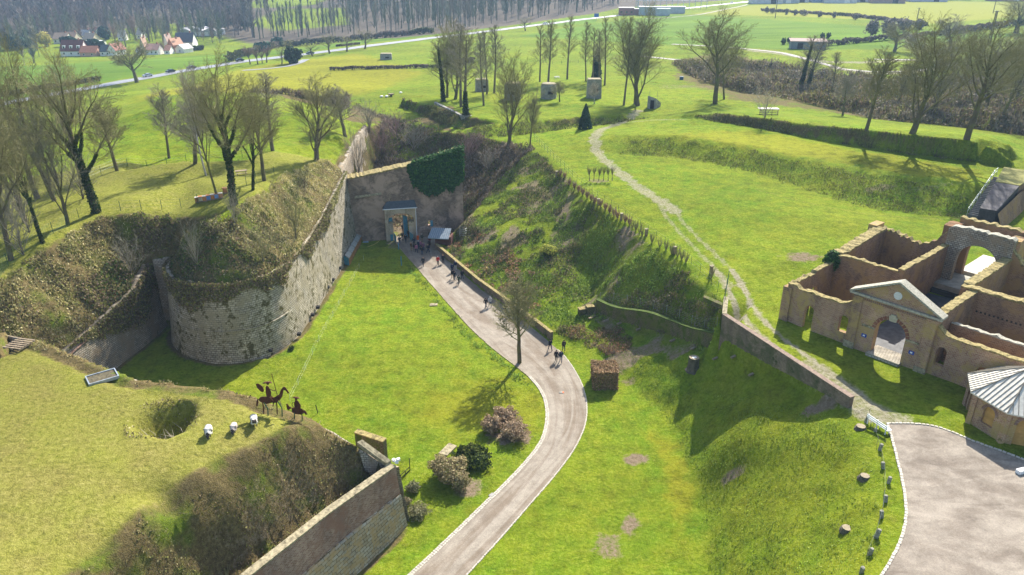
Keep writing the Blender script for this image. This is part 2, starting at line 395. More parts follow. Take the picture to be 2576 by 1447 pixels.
# smooth away the facets except at cliffs
def blur(Z):
    Zp=np.pad(Z,1,mode='edge')
    return (Zp[:-2,1:-1]+Zp[2:,1:-1]+Zp[1:-1,:-2]+Zp[1:-1,2:]+2*Z+.5*(Zp[:-2,:-2]+Zp[2:,2:]+Zp[:-2,2:]+Zp[2:,:-2]))/8
gyx=np.abs(np.gradient(GZ,GY,axis=0)); gxx=np.abs(np.gradient(GZ,GX,axis=1)); slope=np.hypot(gyx,gxx)
cl=(slope>np.where((GXX>40)&(GYY>125),.8,1.6)).astype(float)
for _ in range(5): cl=np.maximum(cl,blur(cl)*1.5).clip(0,1)
ZS=GZ.copy()
for _ in range(3): ZS=blur(ZS)
Z3_=ZS.copy()
for _ in range(5): ZS=blur(ZS)
wf=np.clip(np.maximum((GXX-70)/15,(GYY-135)/20),0,1); ZS=Z3_*wf+ZS*(1-wf)
GZ=GZ*cl+ZS*(1-cl)
slope=np.hypot(np.gradient(ZS,GY,axis=0),np.gradient(ZS,GX,axis=1))
# the slope inside the foreground bastion, relaxed to a membrane between lawn and wall
HOL=[tuple(at(*p)[:2]) for p in [(930,1138,8.7),(880,1112,10.2),(820,1085,11.8),(760,1085,12.8),(660,1125,13.9),(620,1190,13),(590,1262,12),(450,1300,12.8),(360,1350,13.1),(280,1410,13.1),(180,1500,13.1),(120,1600,13.1)]]+[(p.x-1.5,p.y+.9) for p in FWT[::-1]]
MK=inpoly(GXX,GYY,HOL); j0,j1=np.searchsorted(GY,[24,64]); i0,i1=np.searchsorted(GX,[-45,-6]); sub=GZ[j0:j1,i0:i1]; mk=MK[j0:j1,i0:i1]
sub[mk]=9
wl_=np.full(sub.shape,False)
gx_=GXX[j0:j1,i0:i1]; gy_=GYY[j0:j1,i0:i1]
inn_=[(p.x-1.35,p.y+.8) for p in FWT]
dist_=np.full(sub.shape,1e9)
for a_,b_ in zip(inn_[:-1],inn_[1:]):
    dx,dy=b_[0]-a_[0],b_[1]-a_[1]; t_=np.clip(((gx_-a_[0])*dx+(gy_-a_[1])*dy)/(dx*dx+dy*dy),0,1); dist_=np.minimum(dist_,np.hypot(gx_-a_[0]-t_*dx,gy_-a_[1]-t_*dy))
side_=inpoly(gx_,gy_,[(-200,70),(p_0:=(-10.9,56.4))]+inn_+[(-60,10),(-200,10)])
fixw=(dist_<.75)&side_; sub[fixw]=6.4
mk=mk&~fixw
for _ in range(400): sub[mk]=blur(sub)[mk]
for (X_,Y_,z_,rr_,dp_) in [(520,1368,10,1.6,1.2),(900,1210,7,1.6,1.0),(700,1180,10.5,1.3,.7),(600,1420,8,1.5,.8)]:
    c_=at(X_,Y_,z_); dd_=np.hypot(gx_-c_.x,gy_-c_.y)/rr_; sub-=mk*dp_*np.exp(-dd_**2*1.4)
cl[j0:j1,i0:i1][mk]=0; HOLM=np.zeros(GXX.shape,bool); HOLM[j0:j1,i0:i1]=mk; slope[j0:j1,i0:i1][mk]=np.maximum(slope[j0:j1,i0:i1][mk],.6)
# crater in the foreground lawn
cr=at(418,1050,14.9); dd=np.hypot((GXX-cr.x)/2.75,(GYY-cr.y)/2.9)
wob=fbm(GXX*.9,GYY*.9,3,5)*.35
dd=dd+.10*np.sin(3*np.arctan2(GYY-cr.y,GXX-cr.x)+1); GZ-=np.clip((1.0-dd-wob*.6)/.55,0,1)**.9*2.7
# surface unevenness: rough where steep
rough=np.clip((slope-.28)*2.4,0,1)*np.clip(1-(GYY-190)/60,0,1)*(1-.75*((GXX>11)&(GYY<118-1.4*GXX)&(GYY<84)))*(1-.7*(GXX>45))
near=np.clip(1-(GYY-150)/150,0.25,1)
GZ+=rough*((fbm(GXX*.45,GYY*.45,4,11)-.5)*1.5+(fbm(GXX*1.6,GYY*1.6,3,12)-.5)*.55)*(1-cl*.8)
GZ+=(fbm(GXX*.06,GYY*.06,3,2)-.5)*.5*(1-cl)*(GYY>60)+(fbm(GXX*.5,GYY*.5,3,3)-.5)*.10
def HZ(x,y):
    x=np.asarray(x,float); y=np.asarray(y,float)
    i=np.clip(np.searchsorted(GX,x)-1,0,NX-2); j=np.clip(np.searchsorted(GY,y)-1,0,NY-2)
    fx=np.clip((x-GX[i])/(GX[i+1]-GX[i]),0,1); fy=np.clip((y-GY[j])/(GY[j+1]-GY[j]),0,1)
    return (GZ[j,i]*(1-fx)+GZ[j,i+1]*fx)*(1-fy)+(GZ[j+1,i]*(1-fx)+GZ[j+1,i+1]*fx)*fy
def hz(x,y): return float(HZ(x,y))
def onground(X,Y,z0=10.0):
    """world point where the survey ray meets the terrain, searched near height z0"""
    z=z0
    for _ in range(25):
        p=at(X,Y,z); zz=hz(p.x,p.y); z+=(zz-z)*.5
        if abs(zz-z)<.02: break
    p=at(X,Y,z); return V(p.x,p.y,hz(p.x,p.y))
# ---------------------------------------------------------------- ground cover masks
DRY=np.zeros_like(GZ); SCR=np.zeros_like(GZ); EAR=np.zeros_like(GZ); FLD=np.zeros_like(GZ); YEL=np.zeros_like(GZ); PAL=np.zeros_like(GZ); TRK=np.zeros_like(GZ)
def soft(M,poly,val=1.0,edge=.6,wob=1.2):
    """paint a polygon given as world points, with an uneven edge"""
    xs=[p[0] for p in poly]; ys=[p[1] for p in poly]
    i0,i1=np.searchsorted(GX,[min(xs)-3,max(xs)+3]); j0,j1=np.searchsorted(GY,[min(ys)-3,max(ys)+3])
    gx=GXX[j0:j1,i0:i1]; gy=GYY[j0:j1,i0:i1]
    wx=(vnoise(gx*.7,gy*.7,21)-.5)*2*wob; wy=(vnoise(gx*.7+9,gy*.7,22)-.5)*2*wob
    acc=0
    for k in range(5):
        ox,oy=[(0,0),(edge,0),(-edge,0),(0,edge),(0,-edge)][k]
        acc=acc+inpoly(gx+wx+ox,gy+wy+oy,poly)
    sub=M[j0:j1,i0:i1]; np.maximum(sub,acc/5*val,out=sub)
def softp(M,pts,val=1.0,edge=.6,wob=1.2): soft(M,[tuple(at(*p)[:2]) for p in pts],val,edge,wob)
SCR=np.maximum(SCR,np.clip((slope-.38)*3.2,0,1)*(GYY<200)*(GXX<60)*np.where((GXX>-14)&(GXX<32)&(GYY>80)&(GYY<140),.42,.8)*(1-.85*((GXX>11)&(GYY<84)&(GYY<118-1.4*GXX))))
ZF=18
softp(DRY,[(-900,800,15),(0,830,15),(350,945,15),(570,975,14.6),(770,1045,12.6),(730,1090,13.6),(640,1150,13.4),(590,1270,11.6),(380,1340,13),(150,1550,13),(-900,1800,14.5)],1,.5,.5)
softp(DRY,[(0,690,18),(240,540,18),(440,540,17.6),(600,522,18),(790,405,16.6),(860,395,16),(850,380,16),(640,385,17),(330,395,16),(0,440,15),(-300,500,15),(-300,700,17)],.62,1,1.5)
softp(DRY,[(620,560,16),(880,450,12),(870,400,16),(790,395,16.6),(650,480,18)],.95,1,1.2)
softp(DRY,[(0,700,14),(240,545,16.2),(280,600,14),(220,700,11),(0,830,8)],.95,1,1.2)
softp(YEL,[(330,260,12),(400,215,8),(600,170,4),(900,130,6),(1060,180,10),(880,250,12),(560,240,13),(400,240,13)],.8,2,3)
softp(YEL,[(1000,1000,0),(1250,960,0),(1420,1010,0),(1350,1090,0),(1100,1080,0)],.55,2,2.5)
softp(YEL,[(1640,1080,0),(1700,1120,0),(1740,1260,0),(1720,1340,0),(1680,1250,0)],.85,1,1.2)
softp(YEL,[(1560,350,14),(1900,330,15),(2480,440,15),(2420,460,15),(2050,400,15),(1700,338,15)],.6,1,2)
softp(YEL,[(1820,770,3),(2000,1100,8),(2150,1100,10.8),(2200,1300,10.9),(2180,1500,10.9),(1900,1500,5),(1790,1200,3)],.12,1,2)
softp(FLD,[(-500,345,0),(0,255,0),(370,188,1),(600,150,3),(1060,93,6),(1500,38,8),(1500,60,8),(1080,70,6),(960,72,6),(600,120,2),(450,140,-2),(0,172,-4),(-500,190,-5)],1,1,1)
softp(FLD,[(1300,90,8),(1500,60,8),(1700,36,9),(1740,38,10),(2576,90,14),(2220,118,13),(2000,130,12),(1880,120,12),(1600,110,11)],.9,2,2)
softp(PAL,[(1740,34,10),(1900,12,10),(2150,0,11),(2576,6,12),(2900,10,12),(2900,60,14),(2560,40,14),(2330,62,13),(2200,52,12.5)],1,2,2)
softp(SCR,[(885,262,12.8),(1130,330,12),(1345,374,12),(1200,520,5),(1120,600,0),(1150,380,2),(880,440,1)],1,1,1)
softp(SCR,[(480,228,14.5),(780,236,14),(875,262,12.8),(800,275,13),(600,246,12.6),(450,244,13)],.9,1,1)
softp(SCR,[(1690,150,12),(1800,130,12),(2000,170,11),(2250,200,10),(2576,200,10),(2750,380,12),(2420,322,11.5),(2180,300,12),(1850,262,12),(1700,200,12)],.75,2,3)
softp(SCR,[(1740,292,15.3),(1800,284,16.5),(1915,297,17.0),(2016,312,17.4),(2177,327,18.1),(2287,340,18.6),(2418,352,19.0),(2502,368,18.4),(2550,398,15.6),(2502,408,15.4),(2418,402,15.4),(2284,386,15.2),(2177,369,15),(2016,344,15),(1915,323,15),(1800,305,15)],1,.3,.4)
soft(SCR,[(-30,136),(-10,141),(-9,150),(-14,170),(-33,175)],1.0,.5,.5); soft(EAR,[(-24,130),(-18,130),(-15,156),(-22,156)],.6,.5,.8); SCR=np.maximum(SCR,HOLM*.95); EAR=np.maximum(EAR,HOLM*np.clip(fbm(GXX*.4,GYY*.4,3,55)*3-1.2,0,.42)); EAR=np.maximum(EAR,((GXX>-14)&(GXX<30)&(GYY>82)&(GYY<172)&(slope>.3)&(GYY<165-1.9*GXX))*np.clip(fbm(GXX*.22,GYY*.22,3,56)*4-1.9,0,.7))  # scrub and earth behind the gate, also painted dark as shade in the opening
softp(EAR,[z3(330,1090,1),z3(480,1050,3),z3(800,1100,4.3),z3(880,1150,4.6),z3(860,1290,2),z3(700,1290,.3),z3(500,1200,0)],.75,.4,.8)
PATCH=[(2040,440,12,130,22),(2215,1140,0,0,0)]
for (X,Y,z,rx,ry,v) in [(1598,1157,0,2.5,1.6,1),(1585,1318,0,1.6,2.0,.9),(1533,1375,0,1.9,2.3,.75),(1853,1160,4.6,1.9,.9,.95),(2017,657,11.5,3.2,2.3,.85),(1170,1228,0,2.2,2.2,.9),(1280,1100,0,3.6,2.0,.95),(2090,1020,9.6,3.3,1.3,1),(1508,452,12.1,3.2,1.7,.7),(2210,490,12.4,4.5,1.6,.7),(1750,215,13,14,5,.6),(1580,965,0,1.8,1.0,.7),(1370,995,0,.9,2.5,.4),(1700,220,13,10,4,.5),(430,445,16.3,4,.7,.3),(2330,462,15,9,1.6,.5),(1500,340,12.6,2.5,1.2,.2)]:
    p=at(X,Y,z); d=np.hypot((GXX-p.x)/rx,(GYY-p.y)/ry)+(fbm(GXX*1.1,GYY*1.1,3,31)-.5)*1.1
    EAR=np.maximum(EAR,np.clip((1.0-d)*1.6,0,.85)*v)
# worn double track across the upper field
def track(M,pts,w,val,wob=.5,two=None):
    P=[at(*p) for p in pts]
    P=chaikin(P,3)
    best=np.full(GXX.shape,1e9)
    xs=[p.x for p in P]; ys=[p.y for p in P]
    i0,i1=np.searchsorted(GX,[min(xs)-6,max(xs)+6]); j0,j1=np.searchsorted(GY,[min(ys)-6,max(ys)+6])
    gx=GXX[j0:j1,i0:i1]; gy=GYY[j0:j1,i0:i1]; b=np.full(gx.shape,1e9)
    for a,c in zip(P[:-1],P[1:]):
        dx,dy=c.x-a.x,c.y-a.y; l2=dx*dx+dy*dy+1e-9
        t=np.clip(((gx-a.x)*dx+(gy-a.y)*dy)/l2,0,1); h_=np.hypot(gx-a.x-t*dx,gy-a.y-t*dy)
        if two and a is P[0]: h_=np.where(((gx-a.x)*dx+(gy-a.y)*dy)<0,99,h_)
        b=np.minimum(b,h_)
    b=b+(vnoise(gx*1.1,gy*1.1,41)-.5)*wob
    if two: b=np.where(gx*0+np.minimum(b,9)<9,np.abs(b-two),9); b=np.where(((gx-P[0].x)*(P[1].x-P[0].x)+(gy-P[0].y)*(P[1].y-P[0].y))<0,9,b)
    sub=M[j0:j1,i0:i1]; np.maximum(sub,np.clip((w-b)/(.5*w),0,1)*val,out=sub)
track(TRK,[(1605,275,13),(1590,300,12.7),(1560,312,12.6),(1510,335,12.4),(1492,365,12.2),(1510,395,12.2),(1560,435,12.1),(1620,480,12),(1700,530,12)],1.7,.8,1.3)
track(TRK,[(1570,312,12.6),(1640,310,12.8),(1720,315,13.5)],.9,.55,.8)
track(TRK,[(1820,680,11.3),(1850,720,11.3),(1885,790,11.2),(1950,850,11.1),(2040,920,11),(2120,975,11),(2200,1040,11)],.55,1.0,.3,two=1.0)
track(TRK,[(2040,920,11),(2120,975,11),(2200,1040,11),(2260,1060,11)],2.1,.8,.6)
track(TRK,[(1660,500,12),(1720,580,11.6),(1790,650,11.4),(1850,710,11.3)],.6,.62,.4,two=.95)
track(TRK,[(2100,172,10.6),(2200,185,10.4),(2330,178,10.8),(2400,160,11),(2300,152,11),(2100,160,11),(1990,140,12),(1890,128,12)],3.2,.8,1.5)
track(DRY,[(2576,540,12.6),(2300,560,12),(2050,520,12),(1900,480,12)],.5,.5,.4)
WDF=np.zeros_like(GZ)
_zc=GYY*cp-(GZ-CH)*sp_; _X=1288+FD*GXX/np.maximum(_zc,1); _Y=723.7-FD*(GYY*sp_+(GZ-CH)*cp)/np.maximum(_zc,1)
woodline=lambda X:np.interp(X,[-100,60,140,250,340,400,470,560,640,760,900,1000,1100,1300,1500,1560,1900,2200,2700],[118,105,92,80,62,50,56,84,108,98,92,90,80,56,28,14,-10,-14,-16])
def in_gap(X,Y): return inpoly(X,Y,[(618,62),(700,22),(870,20),(880,62),(700,78)])|inpoly(X,Y,[(600,22),(640,0),(860,-20),(800,12),(700,20)])
WDF=((GYY>400)&(_Y<woodline(_X)+6)&~in_gap(_X,_Y)).astype(float)
# ------------------------------------------------- ground sheet
vv=np.stack([GXX.ravel(),GYY.ravel(),GZ.ravel()],1)
idx=np.arange(NX*NY).reshape(NY,NX)
q=np.stack([idx[:-1,:-1].ravel(),idx[:-1,1:].ravel(),idx[1:,1:].ravel(),idx[1:,:-1].ravel()],1)
def npmesh(name,verts,faces,mat,smooth=False,colors=None):
    me=bpy.data.meshes.new(name); k=faces.shape[1]
    me.vertices.add(len(verts)); me.vertices.foreach_set('co',verts.astype(np.float32).ravel())
    me.loops.add(faces.size); me.loops.foreach_set('vertex_index',faces.astype(np.int32).ravel())
    me.polygons.add(len(faces)); me.polygons.foreach_set('loop_start',np.arange(0,faces.size,k,dtype=np.int32))
    me.polygons.foreach_set('loop_total',np.full(len(faces),k,dtype=np.int32))
    if smooth: me.polygons.foreach_set('use_smooth',np.ones(len(faces),bool))
    if colors is not None:
        ca=me.color_attributes.new('Col','FLOAT_COLOR','POINT')
        c=np.ones((len(verts),4),np.float32); c[:,:3]=colors; ca.data.foreach_set('color',c.ravel())
    if mat: me.materials.append(mat)
    me.update(); me.validate(); return me
def ground_material():
    m,nt,b=newmat('ground_cover'); q=NT(nt)
    pos=q.geo()
    A=q.n('ShaderNodeAttribute',attribute_name='MaskA'); B=q.n('ShaderNodeAttribute',attribute_name='MaskB')
    sa=q.n('ShaderNodeSeparateColor'); sb=q.n('ShaderNodeSeparateColor'); q.l(A.outputs['Color'],sa.inputs[0]); q.l(B.outputs['Color'],sb.inputs[0])
    big=q.noise(.045,4,.6,pos); mid=q.noise(.35,5,.65,pos); fine=q.noise(2.6,5,.7,pos); xf=q.noise(11,3,.7,pos)
    fst=q.math('ADD',q.math('MULTIPLY',fine,.6),q.math('MULTIPLY',xf,.4))
    lush=q.ramp(fst,[(.3,(.025,.06,.003)),(.43,(.075,.155,.006)),(.56,(.125,.22,.012)),(.72,(.27,.33,.06))])
    yel=q.ramp(fst,[(.3,(.06,.075,.008)),(.48,(.20,.225,.010)),(.7,(.34,.32,.06))])
    blot=q.ramp(q.noise(.55,6,.72,pos),[(.32,.6),(.5,.97),(.7,1.18)])
    l2=q.mix(q.ramp(mid,[(.3,.0),(.7,.8)]),lush,yel)
    l2=q.mix(q.ramp(big,[(.4,0.0),(.7,.55)]),l2,yel)
    l2=q.mix(q.math('MULTIPLY',sb.outputs[0],.85),l2,q.ramp(fst,[(.2,(.14,.13,.008)),(.5,(.25,.23,.016)),(.8,(.36,.32,.035))]))
    l2=q.mix(1.0,l2,blot,'MULTIPLY')
    dry=q.ramp(fst,[(.3,(.055,.05,.014)),(.44,(.17,.155,.035)),(.58,(.27,.24,.065)),(.74,(.42,.37,.15))])
    dryg=q.ramp(fst,[(.3,(.07,.085,.012)),(.47,(.20,.21,.03)),(.72,(.38,.36,.09))])
    dryx=q.mix(q.ramp(q.math('ADD',q.math('MULTIPLY',mid,.6),q.math('MULTIPLY',big,.4)),[(.4,0.0),(.62,.95)]),dry,dryg)
    c=q.mix(q.ramp(q.math('ADD',sa.outputs[0],q.math('MULTIPLY',q.math('SUBTRACT',fine,.5),.7)),[(.25,0.0),(.75,1.0)]),l2,dryx)
    fld=q.mix(q.ramp(q.noise(.02,3,.5,q.geo((1,4,1))),[(.35,0.0),(.7,1.0)]),(.085,.165,.012),(.135,.215,.02))
    fld=q.mix(q.ramp(mid,[(.4,0.0),(.9,.6)]),fld,(.13,.19,.03))
    c=q.mix(sa.outputs[2],c,fld) if False else q.mix(sb.outputs[1],c,fld)
    c=q.mix(1.0,c,q.ramp(q.noise(.012,3,.5,q.geo((1,3,1))),[(.35,.8),(.65,1.08)]),'MULTIPLY')
    c=q.mix(sb.outputs[2],c,q.mix(mid,(.19,.21,.02),(.25,.25,.035)))
    scr=q.ramp(fst,[(.25,(.022,.017,.008)),(.42,(.085,.062,.03)),(.55,(.15,.115,.05)),(.7,(.22,.18,.075)),(.85,(.32,.26,.13))])
    scg=q.ramp(fst,[(.25,(.03,.045,.006)),(.5,(.10,.14,.015)),(.75,(.2,.22,.04))])
    sx=q.mix(q.ramp(q.noise(.28,4,.6,pos),[(.5,0.0),(.68,1.0)]),scr,scg)
    c=q.mix(q.ramp(q.math('ADD',sa.outputs[1],q.math('MULTIPLY',q.math('SUBTRACT',fine,.5),.9)),[(.3,0.0),(.8,1.0)]),c,sx)
    ear=q.ramp(fst,[(.2,(.07,.046,.026)),(.45,(.17,.125,.08)),(.65,(.28,.22,.15)),(.85,(.45,.38,.29))])
    c=q.mix(q.ramp(q.math('ADD',sa.outputs[2],q.math('MULTIPLY',q.math('SUBTRACT',fine,.5),1.1)),[(.35,0.0),(.75,1.0)]),c,ear)
    C_=q.n('ShaderNodeAttribute',attribute_name='MaskC'); sc_=q.n('ShaderNodeSeparateColor'); q.l(C_.outputs['Color'],sc_.inputs[0])
    c=q.mix(sc_.outputs[1],c,q.ramp(fst,[(.25,(.06,.05,.035)),(.75,(.16,.13,.10))]))
    trk=q.ramp(fst,[(.25,(.13,.11,.06)),(.45,(.25,.215,.145)),(.7,(.42,.38,.31))])
    c=q.mix(q.ramp(q.math('ADD',sc_.outputs[0],q.math('MULTIPLY',q.math('SUBTRACT',fine,.5),1.3)),[(.3,0.0),(.95,.85)]),c,trk)
    q.l(c,b.inputs['Base Color']); b.inputs['Roughness'].default_value=1; b.inputs['Specular IOR Level'].default_value=.05
    hgt=q.math('ADD',q.math('MULTIPLY',fine,1.0),q.math('ADD',q.math('MULTIPLY',xf,.5),q.math('MULTIPLY',mid,.6)))
    q.bump(hgt,.8,.22,b)
    return m
M_ground=ground_material()
gme=npmesh('ground',vv,q,M_ground,True)
for nm,(a,b_,c_) in {'MaskA':(DRY,SCR,EAR),'MaskB':(YEL,FLD,PAL),'MaskC':(TRK,WDF,TRK)}.items():
    ca=gme.color_attributes.new(nm,'FLOAT_COLOR','POINT'); c=np.ones((NX*NY,4),np.float32)
    c[:,0]=a.ravel(); c[:,1]=b_.ravel(); c[:,2]=c_.ravel(); ca.data.foreach_set('color',c.ravel())
ground=link_obj('ground',gme); tag(ground,kind='structure')
# ---------------------------------------------------------------- ribbons laid on the ground
def ribbon(name,left,right,mat,lift=.05,nseg=4,step=1.0,flat=False,smooth=True):
    """left/right: equally long lists of Vectors"""
    rows=[]; vs=[]; 
    for (a,b),(c,d) in zip(list(zip(left,right))[:-1],list(zip(left,right))[1:]):
        n=max(1,int(max((c-a).length,(d-b).length)/step))
        for i in range(n): rows.append((a.lerp(c,i/n),b.lerp(d,i/n)))
    rows.append((left[-1],right[-1]))
    pts=np.array([[list(l.lerp(r,j/nseg)) for j in range(nseg+1)] for l,r in rows])
    X=pts[...,0]; Y=pts[...,1]; Z=HZ(X,Y)+lift
    if flat: Z=np.maximum(Z,pts[...,2]+lift)
    vs=np.stack([X.ravel(),Y.ravel(),Z.ravel()],1)
    n,k=X.shape; idx=np.arange(n*k).reshape(n,k)
    f=np.stack([idx[:-1,:-1].ravel(),idx[:-1,1:].ravel(),idx[1:,1:].ravel(),idx[1:,:-1].ravel()],1)
    me=npmesh(name,vs,f,mat,smooth); uvl=me.uv_layers.new(name='UVMap')
    dist=np.concatenate([[0],np.cumsum(np.hypot(np.diff(X.mean(1)),np.diff(Y.mean(1))))])
    U=np.repeat(dist[:,None],k,1).ravel(); Wd=np.tile(np.linspace(0,1,k),(n,1)).ravel()
    li=f.ravel(); uvl.data.foreach_set('uv',np.stack([U[li],Wd[li]],1).ravel())
    return link_obj(name,me)
# ================================================================== MASONRY MATERIALS
def brick_mat(name,c1,c2,mort,bw,bh,stain=None,moss=None,mossamt=.5,rough=.9,msize=.012,bumpd=.03,stain_scale=.5,grime=.35,uvk='UV'):
    m,nt,b=newmat(name); q=NT(nt)
    tc=q.n('ShaderNodeTexCoord'); uv=tc.outputs[uvk]
    pos=q.geo()
    # slight waviness so that the courses are not ruler-straight
    wn=q.n('ShaderNodeTexNoise'); wn.inputs['Scale'].default_value=.8; wn.inputs['Detail'].default_value=3
    vm=q.n('ShaderNodeVectorMath',operation='SCALE'); q.l(wn.outputs['Color'],vm.inputs[0]); vm.inputs['Scale'].default_value=bh*.6
    va=q.n('ShaderNodeVectorMath',operation='ADD'); q.l(uv,va.inputs[0]); q.l(vm.outputs[0],va.inputs[1])
    bt=q.n('ShaderNodeTexBrick'); q.l(va.outputs[0],bt.inputs['Vector']); q.l(uv,wn.inputs['Vector'])
    bt.inputs['Scale'].default_value=1; bt.inputs['Brick Width'].default_value=bw; bt.inputs['Row Height'].default_value=bh
    bt.inputs['Mortar Size'].default_value=msize; bt.inputs['Mortar Smooth'].default_value=.3; bt.inputs['Bias'].default_value=0
    bt.inputs['Color1'].default_value=(*c1,1); bt.inputs['Color2'].default_value=(*c2,1); bt.inputs['Mortar'].default_value=(*mort,1)
    n1=q.noise(1.3,6,.7,pos); n2=q.noise(.45,5,.65,q.geo((1,1,.35))); n3=q.noise(6,4,.7,pos)
    c=q.mix(q.ramp(n3,[(.3,0.0),(.75,grime)]),bt.outputs['Color'],(mort[0]*.6,mort[1]*.6,mort[2]*.6))
    c=q.mix(1.0,c,q.ramp(n2,[(.3,(.55,.55,.57)),(.7,(1.25,1.2,1.12))]),'MULTIPLY')
    if stain is not None: c=q.mix(q.ramp(q.noise(stain_scale,5,.72,pos,.5),[(.47,0.0),(.6,.85)]),c,stain)
    if moss is not None: c=q.mix(q.ramp(q.math('ADD',q.math('MULTIPLY',n1,.7),q.math('MULTIPLY',n2,.4)),[(.72-mossamt*.3,0.0),(.80-mossamt*.3,.95)]),c,moss)
    q.l(c,b.inputs['Base Color']); b.inputs['Roughness'].default_value=rough; b.inputs['Specular IOR Level'].default_value=.1
    h=q.math('ADD',q.math('MULTIPLY',bt.outputs['Fac'],-1.0),q.math('MULTIPLY',n3,.8)); q.bump(h,.8,bumpd,b)
    return m
M_ashlar=brick_mat('pale_ashlar',(.46,.42,.32),(.66,.61,.50),(.09,.075,.04),.55,.3,stain=(.30,.26,.17),stain_scale=.35,moss=(.07,.06,.015),mossamt=.55,msize=.03,bumpd=.08,grime=.45)
M_rubble=brick_mat('grey_rubble',(.36,.32,.25),(.52,.47,.38),(.12,.10,.07),.42,.24,stain=(.26,.2,.13),moss=(.07,.06,.02),mossamt=.3,msize=.03,bumpd=.06)
M_gate=brick_mat('dark_gate_brick',(.27,.19,.14),(.36,.28,.22),(.14,.115,.09),.4,.16,stain=(.46,.33,.25),moss=(.05,.055,.02),mossamt=.3,msize=.02,stain_scale=.28)
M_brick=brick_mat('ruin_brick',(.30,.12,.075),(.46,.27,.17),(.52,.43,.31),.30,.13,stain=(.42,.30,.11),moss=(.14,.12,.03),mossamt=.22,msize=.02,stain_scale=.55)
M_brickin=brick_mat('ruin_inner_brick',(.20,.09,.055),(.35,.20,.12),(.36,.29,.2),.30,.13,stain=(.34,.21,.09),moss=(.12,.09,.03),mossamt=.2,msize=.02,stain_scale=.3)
M_brickred=brick_mat('red_parapet_brick',(.20,.09,.065),(.36,.24,.19),(.42,.36,.30),.28,.13,stain=(.25,.14,.10),moss=(.15,.13,.04),mossamt=.1,msize=.014)
M_block=brick_mat('sandstone_blocks',(.40,.34,.24),(.52,.49,.42),(.14,.10,.05),.75,.36,stain=(.40,.28,.14),moss=(.10,.09,.04),mossamt=.12,msize=.028,bumpd=.09,stain_scale=1.2)
M_retain=brick_mat('retaining_brick',(.22,.16,.12),(.32,.24,.18),(.22,.19,.15),.3,.12,stain=(.09,.10,.045),moss=(.04,.055,.012),mossamt=.35,msize=.016)
M_mossw=brick_mat('mossy_rubble',(.18,.15,.09),(.25,.21,.13),(.08,.075,.03),.4,.2,stain=(.12,.13,.03),moss=(.07,.10,.01),mossamt=.6,msize=.03)
M_lichen=plain('lichen_coping',(.25,.20,.08),.95,var=.75,scale=3.5)
M_cope=plain('weathered_coping',(.28,.24,.15),.95,var=.65,scale=3.2)
M_conc=plain('old_concrete',(.26,.25,.22),.9,var=.4,scale=1.3)
M_slate=plain('slate_grey_roof',(.075,.09,.10),.6,var=.3,scale=4)
M_bluewood=plain('faded_blue_paint',(.06,.22,.30),.6,var=.25,scale=3)
M_darkred=plain('dark_red_timber',(.10,.035,.025),.8,var=.3,scale=3)
M_white=plain('white_paint',(.75,.75,.73),.6,var=.08)
M_timber=plain('weathered_timber',(.26,.2,.13),.9,var=.35,scale=4)
M_dark=plain('dark_void',(.02,.018,.016),.9)
M_green=plain('green_metal_post',(.03,.10,.06),.5,.3,var=.2)
M_wire=plain('galvanised_wire',(.28,.30,.28),.45,.6,var=.2)
M_rust=plain('rusted_steel',(.085,.03,.014),.8,.2,var=.4,scale=5)
M_orange=plain('orange_paint',(.75,.13,.02),.5,var=.1)
M_bark=plain('tree_bark',(.10,.085,.06),.95,var=.4,scale=3)
